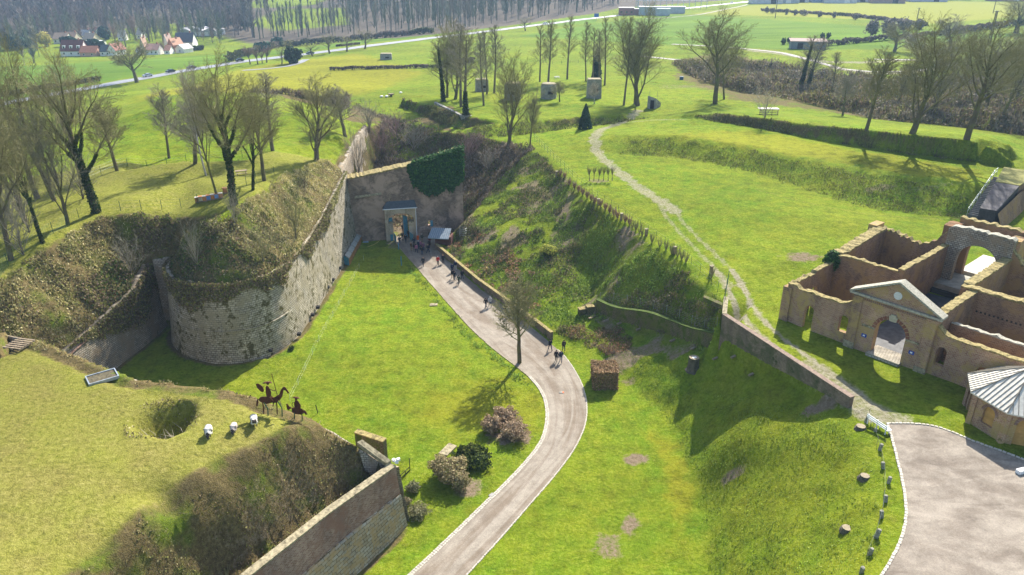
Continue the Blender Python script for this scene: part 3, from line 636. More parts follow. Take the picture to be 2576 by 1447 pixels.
# ================================================================== BIG BASTION WALL
def ribbon_wall(name,base,top,mat,parent,n=14,bulge=.12,zlow=-.4,seed=0,capw=.9,cap_mat=None,jag=.25,uoff=0,capname='coping'):
    """battered wall face between a base line and a crest line, with real unevenness and a thickness at the crest"""
    P=[];T=[]
    for a,b,c,d in zip(base[:-1],base[1:],top[:-1],top[1:]):
        m=max(1,int((b-a).length/.45))
        for i in range(m): P.append(a.lerp(b,i/m)); T.append(c.lerp(d,i/m))
    P.append(base[-1]); T.append(top[-1])
    P=np.array(P);T=np.array(T); k=len(P)
    u=np.concatenate([[0],np.cumsum(np.hypot(np.diff(P[:,0]),np.diff(P[:,1])))])+uoff
    tz=T[:,2]+(fbm(u*.6,u*0+seed,4,seed+3)-.5)*2*jag
    f=np.linspace(0,1,n+1); B=P.copy(); B[:,2]=np.minimum(B[:,2],HZ(P[:,0],P[:,1]))+zlow
    X=B[:,None,0]*(1-f)+T[:,None,0]*f; Y=B[:,None,1]*(1-f)+T[:,None,1]*f; Z=B[:,None,2]*(1-f)+tz[:,None]*f
    nx=-(T[:,0]-P[:,0]); ny=-(T[:,1]-P[:,1]); L=np.hypot(nx,ny)+1e-6; nx/=L; ny/=L
    U=np.repeat(u[:,None],n+1,1); dsp=(fbm(U*.35,Z*.5,4,seed)-.5)*2*bulge+(fbm(U*1.8,Z*3,2,seed+7)-.5)*.10
    X=X+nx[:,None]*dsp; Y=Y+ny[:,None]*dsp
    # crest: go inward, then down
    cx=X[:,-1]-nx*capw; cy_=Y[:,-1]-ny*capw
    X=np.concatenate([X,cx[:,None],cx[:,None]],1); Y=np.concatenate([Y,cy_[:,None],cy_[:,None]],1); Z=np.concatenate([Z,(tz+.05)[:,None],(tz-3)[:,None]],1)
    nc=n+3; vs=np.stack([X.ravel(),Y.ravel(),Z.ravel()],1); org=np.array(parent_loc(parent)) if parent else 0
    idx=np.arange(k*nc).reshape(k,nc)
    f4=np.stack([idx[:-1,:-1].ravel(),idx[1:,:-1].ravel(),idx[1:,1:].ravel(),idx[:-1,1:].ravel()],1)
    me=npmesh(name,vs-org,f4,mat,False); uvl=me.uv_layers.new(name='UVMap')
    Uf=np.repeat(u[:,None],nc,1).ravel(); Vf=Z.ravel(); li=f4.ravel(); uvl.data.foreach_set('uv',np.stack([Uf[li],Vf[li]],1).ravel())
    return link_obj(name,me,parent), (cx,cy_,tz)
def P3(pts): return [Vector((p[0],p[1],p[2])) for p in pts]
bw=empty('bastion_wall',(-40,88,0),0,'tall pale stone wall rounding the big overgrown bastion on the left, running back to the gate','bastion wall')
BBx=BB+[V(-29.6,134.6,0)]; BTx=BT+[V(-30.8,134.9,13.8)]
ribbon_wall('stone_face',BBx,BTx,M_ashlar,bw,n=26,bulge=.10,seed=5,jag=.35,capw=.7)
# projecting string course half way up and the drain holes at the foot
mb=MB()
for i in range(6,len(BB)-1,1):
    a,b=BB[i],BB[i+1]; A_,B_=BT[i],BT[i+1]
    p=a.lerp(A_,.42); q_=b.lerp(B_,.42); p.z=A_.z*.42; q_.z=B_.z*.42
    if a.x>-47 and a.y<93: mb.tube([p,q_],.10,5,False)
mb.build('string_course',M_ashlar,bw)
for i,(x,y) in enumerate([(685,893),(756,852),(790,803),(803,784),(827,733),(840,714),(858,684)]):
    p=at(x,y,0); 
    mb=MB().box((p.x-.12,p.y,.75),(.5,.55,.4)); mb.build('drain_hole',M_dark,bw)
ribbon_wall('back_flank_face',[V(-30.9,136.4,0),V(-31.3,150,1),V(-32.1,165,2),V(-33.1,176,5)],[V(-32.2,136.4,13.6),V(-33.1,150,14.2),V(-33.9,165,14.2),V(-34.9,178,13.2)],M_rubble,bw,n=10,seed=9)
w2=empty('ditch_wall',(-53,87,0),0,'rubble ditch wall with a red brick band under its crest, left of the rounded bastion','ditch wall')
ribbon_wall('rubble_face',W2B[::-1],W2T[::-1],M_rubble,w2,n=12,seed=15,bulge=.15)
bnd=MB()
W2TT=[V(p.x+.12,p.y,p.z-.45) for p in W2T[1:6]]
bnd.tube(W2TT,.16,5); bnd.build('brick_band',M_brickred,w2)
bnd=MB(); bnd.tube([V(p.x-.1,p.y,p.z+.15) for p in W2T[1:6]],.22,5); bnd.build('coping',M_cope,w2)
nb=empty('notch_wall',(-50.6,98.8,0),0,'dark end wall deep in the slot between the ditch wall and the bastion','wall')
ribbon_wall('stone_face',[V(-49.4,98.7,0),V(-51.7,98.7,0)][::-1],[V(-49.4,99.2,10.3),V(-51.9,99.2,10.2)][::-1],M_rubble,nb,n=10,seed=19)
# foreground bastion
fb=empty('corner_bastion_wall',(-10.5,55.5,0),0,'brick parapet over squared stone blocks, the wall coming to a corner in the foreground','bastion wall')
FWBr=[V(-10.0,55.7,0),V(-13.75,49.5,0),V(-18.6,41,0),V(-24,32,0),V(-29,23.5,0)]
FWTr=[V(-10.7,55.3,7.5),V(-15.3,49.1,7.5),V(-19.8,41.9,7.6),V(-25.2,32.9,7.8),V(-30.4,24.3,7.9)]
ribbon_wall('block_face',FWBr[::-1],[a.lerp(b,.56) for a,b in zip(FWBr,FWTr)][::-1],M_block,fb,n=12,seed=25,bulge=.06,jag=.05,capw=.5)
lo=[a.lerp(b,.53)+V(-.10,.07,0) for a,b in zip(FWBr,FWTr)]; 
ribbon_wall('brick_parapet_face',lo[::-1],FWTr[::-1],M_brickred,fb,n=8,seed=29,bulge=.04,zlow=0,jag=.04,capw=.75) if False else None
def slopeface(name,lo,hi,mat,parent,n=6,seed=0,bulge=.03):
    """plain face between two 3D polylines"""
    P=[];T=[]
    for a,b,c,d in zip(lo[:-1],lo[1:],hi[:-1],hi[1:]):
        m=max(1,int((b-a).length/.5))
        for i in range(m): P.append(a.lerp(b,i/m)); T.append(c.lerp(d,i/m))
    P.append(lo[-1]);T.append(hi[-1]); P=np.array(P);T=np.array(T);k=len(P)
    u=np.concatenate([[0],np.cumsum(np.hypot(np.diff(P[:,0]),np.diff(P[:,1])))]); f=np.linspace(0,1,n+1)
    C=P[:,None,:]*(1-f[None,:,None])+T[:,None,:]*f[None,:,None]
    U=np.repeat(u[:,None],n+1,1); Vv=C[...,2]; 
    tx=np.gradient(P[:,0]); ty=np.gradient(P[:,1]); L=np.hypot(tx,ty)+1e-9
    d=(fbm(U*.8,Vv*.8,3,seed)-.5)*2*bulge; C[...,0]+=(-ty/L)[:,None]*d; C[...,1]+=(tx/L)[:,None]*d
    idx=np.arange(k*(n+1)).reshape(k,n+1); f4=np.stack([idx[:-1,:-1].ravel(),idx[1:,:-1].ravel(),idx[1:,1:].ravel(),idx[:-1,1:].ravel()],1)
    org=np.array(parent_loc(parent)) if parent else 0
    me=npmesh(name,C.reshape(-1,3)-org,f4,mat); uvl=me.uv_layers.new(name='UVMap'); li=f4.ravel()
    uvl.data.foreach_set('uv',np.stack([U.ravel()[li],Vv.ravel()[li]],1).ravel())
    return link_obj(name,me,parent)
slopeface('brick_face',lo[::-1],[p+V(.02,0,-.08) for p in FWTr][::-1],M_brickred,fb,8,31)
inn=[p+V(-.52,.30,0) for p in FWTr]
cop=MB()
for a,b,c,d in zip(FWTr[:-1],FWTr[1:],inn[:-1],inn[1:]):
    o1=V(.10,-.06,0)
    cop.add([a+o1+V(0,0,-.08),b+o1+V(0,0,-.08),d+V(0,0,-.08),c+V(0,0,-.08),a+o1+V(0,0,.06),b+o1+V(0,0,.06),d+V(0,0,.10),c+V(0,0,.10)],[(0,1,5,4),(3,2,1,0),(2,3,7,6),(4,5,6,7),(0,4,7,3),(1,2,6,5)])
cop.build('coping',M_cope,fb)
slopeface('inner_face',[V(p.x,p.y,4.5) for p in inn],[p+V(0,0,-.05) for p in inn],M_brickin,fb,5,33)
# rear arm of the corner: the moat-side wall falling away from the lawn
LWs=LW[-9:]
ribbon_wall('moat_side_face',[V(p.x,p.y,0) for p in LWB][::-1][:len(LWB)],[V(p.x,p.y,p.z-.5) for p in LW][::-1][:len(LW)],M_rubble,fb,n=8,seed=37,bulge=.1,jag=.1,capw=.3)
mb=MB(); 
tip=[at(905,1112,9.6),at(950,1145,8.5),at(978,1165,7.75)]
for a,b in zip(tip[:-1],tip[1:]): mb.add([a+V(-.2,-.2,-.3),b+V(-.2,-.2,-.3),b+V(.2,.2,-.3),a+V(.2,.2,-.3),a+V(-.2,-.2,.12),b+V(-.2,-.2,.12),b+V(.2,.2,.12),a+V(.2,.2,.12)],[(0,1,5,4),(3,7,6,2),(4,5,6,7),(0,4,7,3),(1,2,6,5)])
mb.build('corner_coping',M_cope,fb)
mb=MB(); p=V(-10.6,55.6,7.6)
for i,(dx,dy,dz) in enumerate([(0,0,.1),(.15,.1,.3),(-.3,.25,.12)]): mb.box((p.x+dx,p.y+dy,p.z+dz),(.3,.26,.22),.4*i)
mb.build('loose_stones',M_white,fb)
# little buttress on the moat side
def stub():
    r=empty('buttress_wall',at(970,1140,6),0,'short overgrown buttress jutting from the lawn edge into the moat','buttress')
    a=at(900,1082,7.6); b=at(972,1106,7.4); mb=MB(); t=(b-a).normalized(); n=V(t.y,-t.x,0)*.55
    mb.extr([V(a.x,a.y,0),V(b.x,b.y,0),V(b.x,b.y,b.z),V(a.x,a.y,a.z)],(0,0,0),n); mb.build('masonry',M_mossw,r)
    mb=MB(); mb.extr([a+V(0,0,.004)-n*.1,b+V(0,0,.004)-n*.1,b+V(0,0,.13)-n*.1,a+V(0,0,.13)-n*.1],(0,0,0),n*1.25); mb.build('coping',M_lichen,r)
    r.location=(r.location[0],r.location[1],r.location[2])
stub()
# ================================================================== WALLS WITH OPENINGS
def owall(name,A,d,s0,s1,t0,t1,topf,zb,mat,parent,ops=(),ds=.3,jag=0,seed=0):
    """wall in the frame origin A, direction d (2D unit), between s0..s1, depths t0..t1, crest topf(s), with openings
       ops: (sa,sb,zlo,zspring,arched)"""
    nrm=Vector((-d[1],d[0])); xs=set([s0,s1])
    s=s0
    while s<s1: xs.add(round(s,3)); s+=ds
    for o in ops:
        xs.add(o[0]); xs.add(o[1])
        for k in range(1,10): xs.add(round(o[0]+(o[1]-o[0])*(.5-.5*math.cos(math.pi*k/10)),3))
    xs=sorted(x for x in xs if s0<=x<=s1); xs=[x for i,x in enumerate(xs) if i==0 or x-xs[i-1]>.02]
    rnd=random.Random(seed); jj={x:(rnd.random()-.5)*2*jag for x in xs}
    mb=MB()
    def pt(s,t,z): return (A[0]+d[0]*s+nrm[0]*t,A[1]+d[1]*s+nrm[1]*t,z)
    def crown(o,s):
        if not o[4]: return o[3]
        r=(o[1]-o[0])/2; k=max(-1,min(1,(s-(o[0]+o[1])/2)/r)); rise=o[4] if o[4] is not True else r
        return o[3]+rise*math.sqrt(max(0,1-k*k))
    def ivals(s,mid):
        iv=[(zb(s) if callable(zb) else zb,topf(s)+jj.get(s,0))]
        for o in ops:
            if o[0]<mid<o[1]:
                new=[]
                for lo,hi in iv:
                    c=crown(o,s)
                    if o[2]<=lo+.01: new.append((max(lo,c),hi)) if c<hi else None
                    elif o[2]<hi: new.append((lo,o[2])); new.append((min(c,hi),hi)) if c<hi else None
                iv=new
        return iv
    prev=0
    for a,b in zip(xs[:-1],xs[1:]):
        m=(a+b)/2; ia=ivals(a,m); ib=ivals(b,m); 
        for (l0,h0),(l1,h1) in zip(ia,ib):
            vs=[pt(a,t0,l0),pt(b,t0,l1),pt(b,t0,h1),pt(a,t0,h0),pt(a,t1,l0),pt(b,t1,l1),pt(b,t1,h1),pt(a,t1,h0)]
            fs=[(0,1,2,3),(5,4,7,6),(3,2,6,7)]
            fs.append((4,5,1,0))
            if a==s0: fs.append((0,3,7,4))
            if b==s1: fs.append((1,5,6,2))
            mb.add(vs,fs)
        for o in ops:
            c=crown(o,o[0])
            for se,flip in((o[0],False),(o[1],True)):
                if (not flip and abs(b-se)<1e-6) or (flip and abs(a-se)<1e-6):
                    zt=min(crown(o,se),topf(se)); zl=max(o[2],zb(se) if callable(zb) else zb)
                    v=[pt(se,t0,zl),pt(se,t1,zl),pt(se,t1,zt),pt(se,t0,zt)]
                    mb.add(v,[(0,1,2,3)] if not flip else [(3,2,1,0)])
    return mb.build(name,mat,parent)
def frame_pt(A,d,s,t,z): return Vector((A[0]+d[0]*s-d[1]*t,A[1]+d[1]*s+d[0]*t,z))
def cap(name,A,d,s0,s1,t0,t1,topf,mat,parent,h=.1,over=.08,ds=.35,jag=.05,seed=0):
    rnd=random.Random(seed); mb=MB(); n=max(1,int((s1-s0)/ds)); 
    P=[]
    for i in range(n+1):
        s=s0+(s1-s0)*i/n; z=topf(s)+.003; jag_=jag*(1 if rnd.random()<.75 else 3); j=rnd.uniform(-jag_,jag_); k=rnd.uniform(-jag,jag)
        P.append((frame_pt(A,d,s,t0-over+k,z-.02),frame_pt(A,d,s,t1+over+j,z-.02),frame_pt(A,d,s,t1+over+j,z+h+j),frame_pt(A,d,s,t0-over+k,z+h+j+k)))
    b=len(mb.v)
    for q4 in P: mb.v.extend([tuple(x) for x in q4])
    for i in range(n):
        o=i*4; p=o+4
        for k in range(4): mb.f.append((o+k,p+k,p+(k+1)%4,o+(k+1)%4))
    mb.f.append((3,2,1,0)); e=n*4; mb.f.append((e,e+1,e+2,e+3))
    return mb.build(name,mat,parent)
# ------------------------------------------------------------------ THE GATE
GA=(-29.5,133.5); GD=(.977,.213)
def gtop(s): return float(np.interp(s,[0,11.7,18,20],[12.6,14.6,16.2,16.8]))
gw=empty('gate_wall',(-29.5,133.5,0),0,'high dark brick wall closing the moat, pierced by the arched gateway and half hung with ivy','gate wall')
owall('wall_body',GA,GD,-1.0,20.5,0,2.6,gtop,-.5,M_gate,gw,ops=[(5.9,10.7,-.5,4.3,1.4),(13.5,14.45,1.9,3.2,True)],seed=3)
cap('coping',GA,GD,-1.0,20.5,0,2.6,gtop,M_lichen,gw,.25,.12,seed=4)
# lower talus right of the portal
mb=MB(); 
for k in range(2):
    pass
mb.extr([frame_pt(GA,GD,11.2,-.5,-.3),frame_pt(GA,GD,11.2,-.5,1.9),frame_pt(GA,GD,11.2,-.02,2.3),frame_pt(GA,GD,11.2,-.02,-.3)],(0,0,0),Vector((GD[0],GD[1],0))*5.6)
mb.build('plinth',M_gate,gw)
mb=MB(); mb.extr([frame_pt(GA,GD,0,-.25,8.9),frame_pt(GA,GD,0,-.0,9.3),frame_pt(GA,GD,0,-.0,8.8)],(0,0,0),Vector((GD[0]*5,GD[1]*5,.4))); mb.build('string_course',M_cope,gw)
door=MB(); door.extr([frame_pt(GA,GD,13.95,-.05,1.92),frame_pt(GA,GD,14.43,-.05,1.92),frame_pt(GA,GD,14.43,-.05,3.45),frame_pt(GA,GD,13.95,-.05,3.5)],(0,0,0),Vector((-GD[1],GD[0],0))*.06)
door.build('side_door',M_bluewood,gw)
# portal bay
M_portal=brick_mat('portal_brick',(.50,.40,.28),(.62,.52,.38),(.40,.34,.26),.26,.1,stain=(.6,.52,.4),moss=(.2,.16,.06),mossamt=.1,msize=.015)
po=empty('gateway',(-29.5+GD[0]*8.3,133.5+GD[1]*8.3,0),0,'arched brick gateway with a slate roof and blue doors in the moat wall','gateway')
def et(s): return 6.7
owall('arch_wall',GA,GD,5.3,11.1,-1.0,-.02,et,-.3,M_portal,po,ops=[(5.85,10.75,-.3,4.3,1.35)],seed=5)
for sa,sb in((5.87,6.75),(9.75,10.73)):
    mb=MB(); mb.extr([frame_pt(GA,GD,sa,-.85,-.2),frame_pt(GA,GD,sb,-.85,-.2),frame_pt(GA,GD,sb,-.85,3.7),frame_pt(GA,GD,sa,-.85,3.7)],(0,0,0),Vector((-GD[1],GD[0],0))*1.2)
    pr=mb.build('pier',M_portal,po)
    mb=MB(); mb.extr([frame_pt(GA,GD,sa-.01,-.9,3.71),frame_pt(GA,GD,sb+.08,-.9,3.71),frame_pt(GA,GD,sb+.08,-.9,3.9),frame_pt(GA,GD,sa-.01,-.9,3.9)],(0,0,0),Vector((-GD[1],GD[0],0))*1.3); mb.build('cornice',M_cope,pr)
mb=MB()
e=[frame_pt(GA,GD,5.0,-1.35,6.75),frame_pt(GA,GD,11.4,-1.35,6.75),frame_pt(GA,GD,11.1,-.03,7.85),frame_pt(GA,GD,5.9,-.03,7.85),frame_pt(GA,GD,5.0,-.03,6.75),frame_pt(GA,GD,11.4,-.03,6.75)]
mb.add([tuple(v) for v in e],[(0,1,2,3),(0,3,4),(1,5,2),(0,4,5,1),(3,2,5,4)])
mb.build('roof',M_slate,po)
mb=MB(); mb.tube([frame_pt(GA,GD,4.95,-1.38,6.68),frame_pt(GA,GD,11.45,-1.38,6.68)],.09,6); gut=mb.build('gutter',M_white,po)
mb=MB(); mb.tube([frame_pt(GA,GD,11.15,-1.1,6.6),frame_pt(GA,GD,11.15,-1.1,.1)],.07,6); mb.build('downpipe',M_white,po)
mb=MB(); mb.extr([frame_pt(GA,GD,8.75,-.3,0.05),frame_pt(GA,GD,9.6,.35,0.05),frame_pt(GA,GD,9.6,.35,4.4),frame_pt(GA,GD,8.75,-.3,5.0)],(0,0,0),Vector((-GD[1],GD[0],0))*.1); mb.build('main_door',M_bluewood,po)
mb=MB(); mb.extr([frame_pt(GA,GD,8.62,-.3,0.05),frame_pt(GA,GD,8.74,-.3,0.05),frame_pt(GA,GD,8.74,-.3,5.5),frame_pt(GA,GD,8.62,-.3,5.5)],(0,0,0),Vector((-GD[1],GD[0],0))*.2); mb.build('door_post',M_timber,po)
mb=MB(); mb.extr([frame_pt(GA,GD,6.0,-.2,3.9),frame_pt(GA,GD,6.7,-.2,3.9),frame_pt(GA,GD,6.7,-.2,4.7),frame_pt(GA,GD,6.0,-.2,4.6)],(0,0,0),Vector((-GD[1],GD[0],0))*.1); mb.build('upper_shutter',M_bluewood,po)
for s,ang in((6.75,-.9),(9.75,-1.1)):
    a=frame_pt(GA,GD,s,-1.0,.1); dv=Vector((GD[0]*(.3 if s<8 else .2)+GD[1]*1.2,GD[1]*.3-GD[0]*1.2,0)); 
    if s>8: dv=Vector((GD[0]*.55+GD[1]*1.0,GD[1]*.3-GD[0]*1.0,0))
    mb=MB(); mb.extr([a,a+dv,a+dv+V(0,0,1.5),a+V(0,0,1.7)],(0,0,0),V(.06,0,0)); mb.build('low_gate',M_bluewood,po)
owx=MB(); owx.extr([frame_pt(GA,GD,6.05,-.9,.1),frame_pt(GA,GD,6.6,-.9,.1),frame_pt(GA,GD,6.6,-.9,1.5),frame_pt(GA,GD,6.05,-.9,1.5)],(0,0,0),Vector((-GD[1],GD[0],0))*.04); owx.build('hatch',M_bluewood,po)
# orange barrier block by the pier
p=frame_pt(GA,GD,11.25,-1.55,0); 
r=empty('traffic_barrier',p,0,'orange upright plastic barrier beside the gateway pier','barrier'); 
mb=MB().box((p.x,p.y,.55),(.42,.3,1.1),.2); mb.build('barrier_body',M_orange,r); mb=MB().box((p.x,p.y,.06),(.6,.5,.1),.2); mb.build('foot',M_orange,r)
# ivy on the gate wall
def leafcloud(name,P,N,size,cols,mat,parent=None,flat=.5,seed=0,aspect=1.0,up=0.0):
    """many small leaf faces at points P (n,3) facing roughly N (n,3)"""
    rng=np.random.default_rng(seed); n=len(P); nn=N+rng.normal(0,flat,(n,3)); nn/=np.linalg.norm(nn,axis=1)[:,None]+1e-9
    a=np.cross(nn,rng.normal(0,1,(n,3))+np.array([0,0,up])); a/=np.linalg.norm(a,axis=1)[:,None]+1e-9; b=np.cross(nn,a)
    s=(size*rng.uniform(.55,1.45,n))[:,None] if np.isscalar(size) else size[:,None]
    a=a*s; b=b*s*aspect
    vs=np.stack([P-a,P-b*.9,P+a,P+b*.9],1).reshape(-1,3)
    f=np.arange(4*n).reshape(n,4); c=np.repeat(cols,4,axis=0)
    if parent is not None: vs=vs-np.array(parent_loc(parent))
    me=npmesh(name,vs,f,mat,False,c); o=bpy.data.objects.new(name,me); col.objects.link(o)
    if parent is not None: o.parent=parent
    return o
def palette(n,cols,w,seed,jit=.25):
    rng=np.random.default_rng(seed); c=np.array(cols)[rng.choice(len(cols),n,p=np.array(w)/sum(w))]
    return c*rng.uniform(1-jit,1+jit,(n,1))
M_leaf=attr_mat('leaves',.75,.25); M_twig=attr_mat('twigs_and_stems',.95)
rng=np.random.default_rng(8)
n=15000; s_=rng.uniform(10.2,20.7,n); z_=rng.uniform(6.5,17.2,n)
lowr=np.interp(s_,[10.2,11.2,13,16,18.5,20.7],[14,10.6,9.2,8.6,9.4,11.6])+ (fbm(s_*1.1,s_*0,4,3)-.5)*3.2
topr=np.array([gtop(x) for x in s_])+.5
k=(z_>lowr)&(z_<topr); s_,z_=s_[k],z_[k]
P=np.stack([GA[0]+GD[0]*s_+GD[1]*.25,GA[1]+GD[1]*s_-GD[0]*.25,z_],1)+rng.normal(0,.12,(len(s_),3))
Nn=np.tile(np.array([GD[1],-GD[0],.35]),(len(s_),1))
n2=2500; s2=rng.uniform(11,20.8,n2); P2_=np.stack([GA[0]+GD[0]*s2,GA[1]+GD[1]*s2,np.array([gtop(x) for x in s2])+.35],1)+rng.normal(0,.3,(n2,3))*np.array([.4,2.2,.8])+np.array([0,.8,0])
P=np.concatenate([P,P2_]); Nn=np.concatenate([Nn,np.tile([0,-.2,1.],(n2,1))])
iv=leafcloud('ivy',P,Nn,.17,palette(len(P),[(.015,.055,.012),(.03,.10,.015),(.06,.15,.02)],[3,3,1],5),M_leaf,None,.45,6)
tag(iv,'dense dark green ivy hanging over the right end of the gate wall','ivy')
# ================================================================== LOW WALLS OF THE MOAT
def lowwall(name,line,h,th,mat,capmat,label,cat,z0=None,nrm=None,capn='coping',depth=.5,stepz=False):
    r=empty(name,(line[0].x,line[0].y,line[0].z),0,label,cat)
    L2=offset(line,th); mb=MB()
    k=len(line)
    for i,(a,b) in enumerate(zip(line,L2)):
        zt=h[i] if hasattr(h,'__len__') else a.z+h
        zl=(a.z if z0 is None else z0[i])-depth
        mb.v+= [(a.x,a.y,zl),(a.x,a.y,zt),(b.x,b.y,zt),(b.x,b.y,zl)]
    for i in range(k-1):
        o=i*4;p=o+4
        for j in range(3): mb.f.append((o+j,p+j,p+j+1,o+j+1)[::-1])
    mb.f.append((0,1,2,3)); e=(k-1)*4; mb.f.append((e+3,e+2,e+1,e))
    mb.build('masonry',mat,r)
    mc=MB(); A2=offset(line,-.07); B2=offset(line,th+.07)
    for i,(a,b) in enumerate(zip(A2,B2)):
        zt=h[i] if hasattr(h,'__len__') else line[i].z+h
        mc.v+=[(a.x,a.y,zt+.003),(a.x,a.y,zt+.12),(b.x,b.y,zt+.12),(b.x,b.y,zt+.003)]
    for i in range(k-1):
        o=i*4;p=o+4
        for j in range(4): mc.f.append((o+j,p+j,p+(j+1)%4,o+(j+1)%4)[::-1])
    mc.f.append((0,1,2,3)); mc.f.append((e+3,e+2,e+1,e))
    mc.build(capn,capmat,r); return r
def dens(line,step=1.0):
    out=[]
    for a,b in zip(line[:-1],line[1:]):
        n=max(1,int((b-a).length/step)); out+=[a.lerp(b,i/n) for i in range(n)]
    return out+[line[-1]]
pl=dens([at(x,y,0) for x,y in PATHR],1.2)
lowwall('path_side_wall',pl,[1.25+(hz(p.x+.8,p.y+.8)>1.4)*.1 for p in pl],.4,M_retain,M_lichen,'low dark wall along the right edge of the path below the brambly slope','wall')
ml=dens(MWB,1.0)
lowwall('mossy_wall',ml,[p.z+2.3-.25*math.sin(i*.5) for i,p in enumerate(ml)],.5,M_mossw,plain('moss_cushion',(.06,.09,.012),.95,var=.5,scale=2),'long moss-topped wall behind the grassy terrace, ending at the big brick retaining wall','wall')
# big retaining wall: straight along the crest, plus the return up to the brow
rl=dens(RWL,1.2); zb=[float(np.interp(i/(len(rl)-1),[0,.25,.5,.75,1],[6.4,7.1,8.1,9.2,10.3])) for i in range(len(rl))]
rw=lowwall('retaining_wall',rl,[11.6]*len(rl),.45,M_retain,plain('brick_on_edge',(.22,.16,.12),.9,var=.4,scale=3),'tall dark brick retaining wall holding up the court, tapering down to its right end','retaining wall',z0=zb,depth=.8)
c0=RWL[0]; c1=at(1822,752,11.8)
lowwall('return_wall',dens([c1,c0],1.0),[12.0,11.9,11.8,11.7,11.65,11.6,11.6,11.6,11.6,11.6,11.6,11.6][:len(dens([c1,c0],1.0))],.4,M_retain,M_cope,'short brick return at the upper left end of the retaining wall','wall',z0=[7.5]*len(dens([c1,c0],1.0)))
# concrete slab over a dark hollow beside it
r=empty('concrete_lintel',at(1790,775,10.6),0,'mossy concrete slab edge over a dark hollow near the top of the slope','concrete slab')
a=at(*z3(1385,865,10.9)); b=at(*z3(1520,925,10.9)); mb=MB(); mb.extr([a,b,b+V(0,0,-.6),a+V(0,0,-.6)],(0,0,0),V(.25,.8,0)); mb.build('slab',M_mossw,r)
# timber steps planks on the terrace
for i,(a,b,z) in enumerate([(600,1010,1.8),(700,1032,2.1),(800,1048,2.4),(935,1090,3.0),(1175,1170,4.4),(1325,1225,5.2),(1480,1295,6.0),(1600,1352,6.9),(1735,1410,7.6)]):
    x,y,z=z3(a,b,z); p=onground(x,y,z); mb=MB(); mb.box((0,0,.12),(1.5,.28,.16),R(38)); mb.box((.35,.25,.2),(.3,.2,.22),R(38))
    o=mb.build('timber_sleeper',M_timber,None); o.location=p+V(0,0,-.04)
    tag(o,['timber sleeper nearest the left end of the mossy wall','second timber sleeper from the left along the mossy wall','third timber sleeper from the left below the mossy wall','timber sleeper under the middle of the mossy wall','timber sleeper below the darker right half of the mossy wall','timber sleeper near the foot of the tall brick wall','timber sleeper just past the corner at the foot of the tall brick wall','timber sleeper under the middle of the brick retaining wall','last timber sleeper beside the soil heap'][i],'timber','timber sleepers along the terrace')
# two old masonry posts at the start of the moss wall
for i,(a,b,z) in enumerate([(525,985,1.6),(580,968,1.8)]):
    x,y,z=z3(a,b,z); p=onground(x,y,z); mb=MB().box((0,0,.35),(1.1,.8,1.1),.3); mb2=MB().box((0,0,.95),(1.2,.9,.1),.3)
    r=empty('masonry_block',p,0,['mossy masonry block at the left end of the wall, lower one','mossy masonry block joined to the left end of the wall'][i],'masonry','masonry blocks at the wall end'); mb.build('block',M_mossw,r,world=False); mb2.build('moss_top',M_lichen,r,world=False)
# ================================================================== THE RUIN
RA=(32.0,78.4); RD=(.6462,-.7632)
ru=empty('ruined_building',(RA[0],RA[1],11),0,'roofless brick ruin with a pedimented arched front, court rooms open to the sky','ruin')
Z0=10.6
def f_left(s): return 15.35+(.25 if s<1.2 else 0)+max(0,(s-6.3)/1.5)**2*1.0
def f_right(s): return 15.6+max(0,(17.9-s)/1.6)**2*.9 if s<17.9 else 15.6
def f_mid(s): return 17.45
owall('left_wing_front',RA,RD,0,7.72,0,.55,f_left,Z0,M_brick,ru,ops=[(2.45,3.55,Z0,13.25,True),(6.55,7.55,12.1,13.6,True)],seed=11)
cap('left_coping',RA,RD,0,7.7,0,.55,f_left,M_lichen,ru,.12,.08,seed=12)
owall('corner_pier',RA,RD,-.45,.6,-.22,1.1,lambda s:15.2,Z0,M_brick,ru,seed=13)
owall('centre_front',RA,RD,7.72,16.35,-.28,.62,f_mid,Z0,M_brick,ru,ops=[(10.6,13.75,Z0,13.95,True)],seed=14)
owall('right_wing_front',RA,RD,16.35,24.6,0,.55,f_right,Z0,M_brick,ru,ops=[(16.75,17.7,12.3,13.9,True),(20.6,21.7,Z0,13.25,True)],seed=15)
cap('right_coping',RA,RD,16.4,24.6,0,.55,f_right,M_lichen,ru,.12,.08,seed=16)
for sa in (7.75,15.3):       # pilasters
    mb=MB(); mb.extr([frame_pt(RA,RD,sa,-.42,Z0),frame_pt(RA,RD,sa+1.0,-.42,Z0),frame_pt(RA,RD,sa+1.0,-.42,17.0),frame_pt(RA,RD,sa,-.42,17.0)],(0,0,0),Vector((-RD[1],RD[0],0))*.137); pz=mb.build('pilaster',M_brick,ru)
    mb=MB(); mb.extr([frame_pt(RA,RD,sa-.08,-.52,Z0),frame_pt(RA,RD,sa+1.08,-.52,Z0),frame_pt(RA,RD,sa+1.08,-.52,11.6),frame_pt(RA,RD,sa-.08,-.52,11.6)],(0,0,0),Vector((-RD[1],RD[0],0))*.095); mb.build('plinth',M_cope,pz)
for sa,sb in((9.2,10.55),(13.8,15.1)):
    mb=MB(); mb.extr([frame_pt(RA,RD,sa,-.36,13.85),frame_pt(RA,RD,sb,-.36,13.85),frame_pt(RA,RD,sb,-.36,14.08),frame_pt(RA,RD,sa,-.36,14.08)],(0,0,0),Vector((-RD[1],RD[0],0))*.077); mb.build('impost',M_cope,ru)
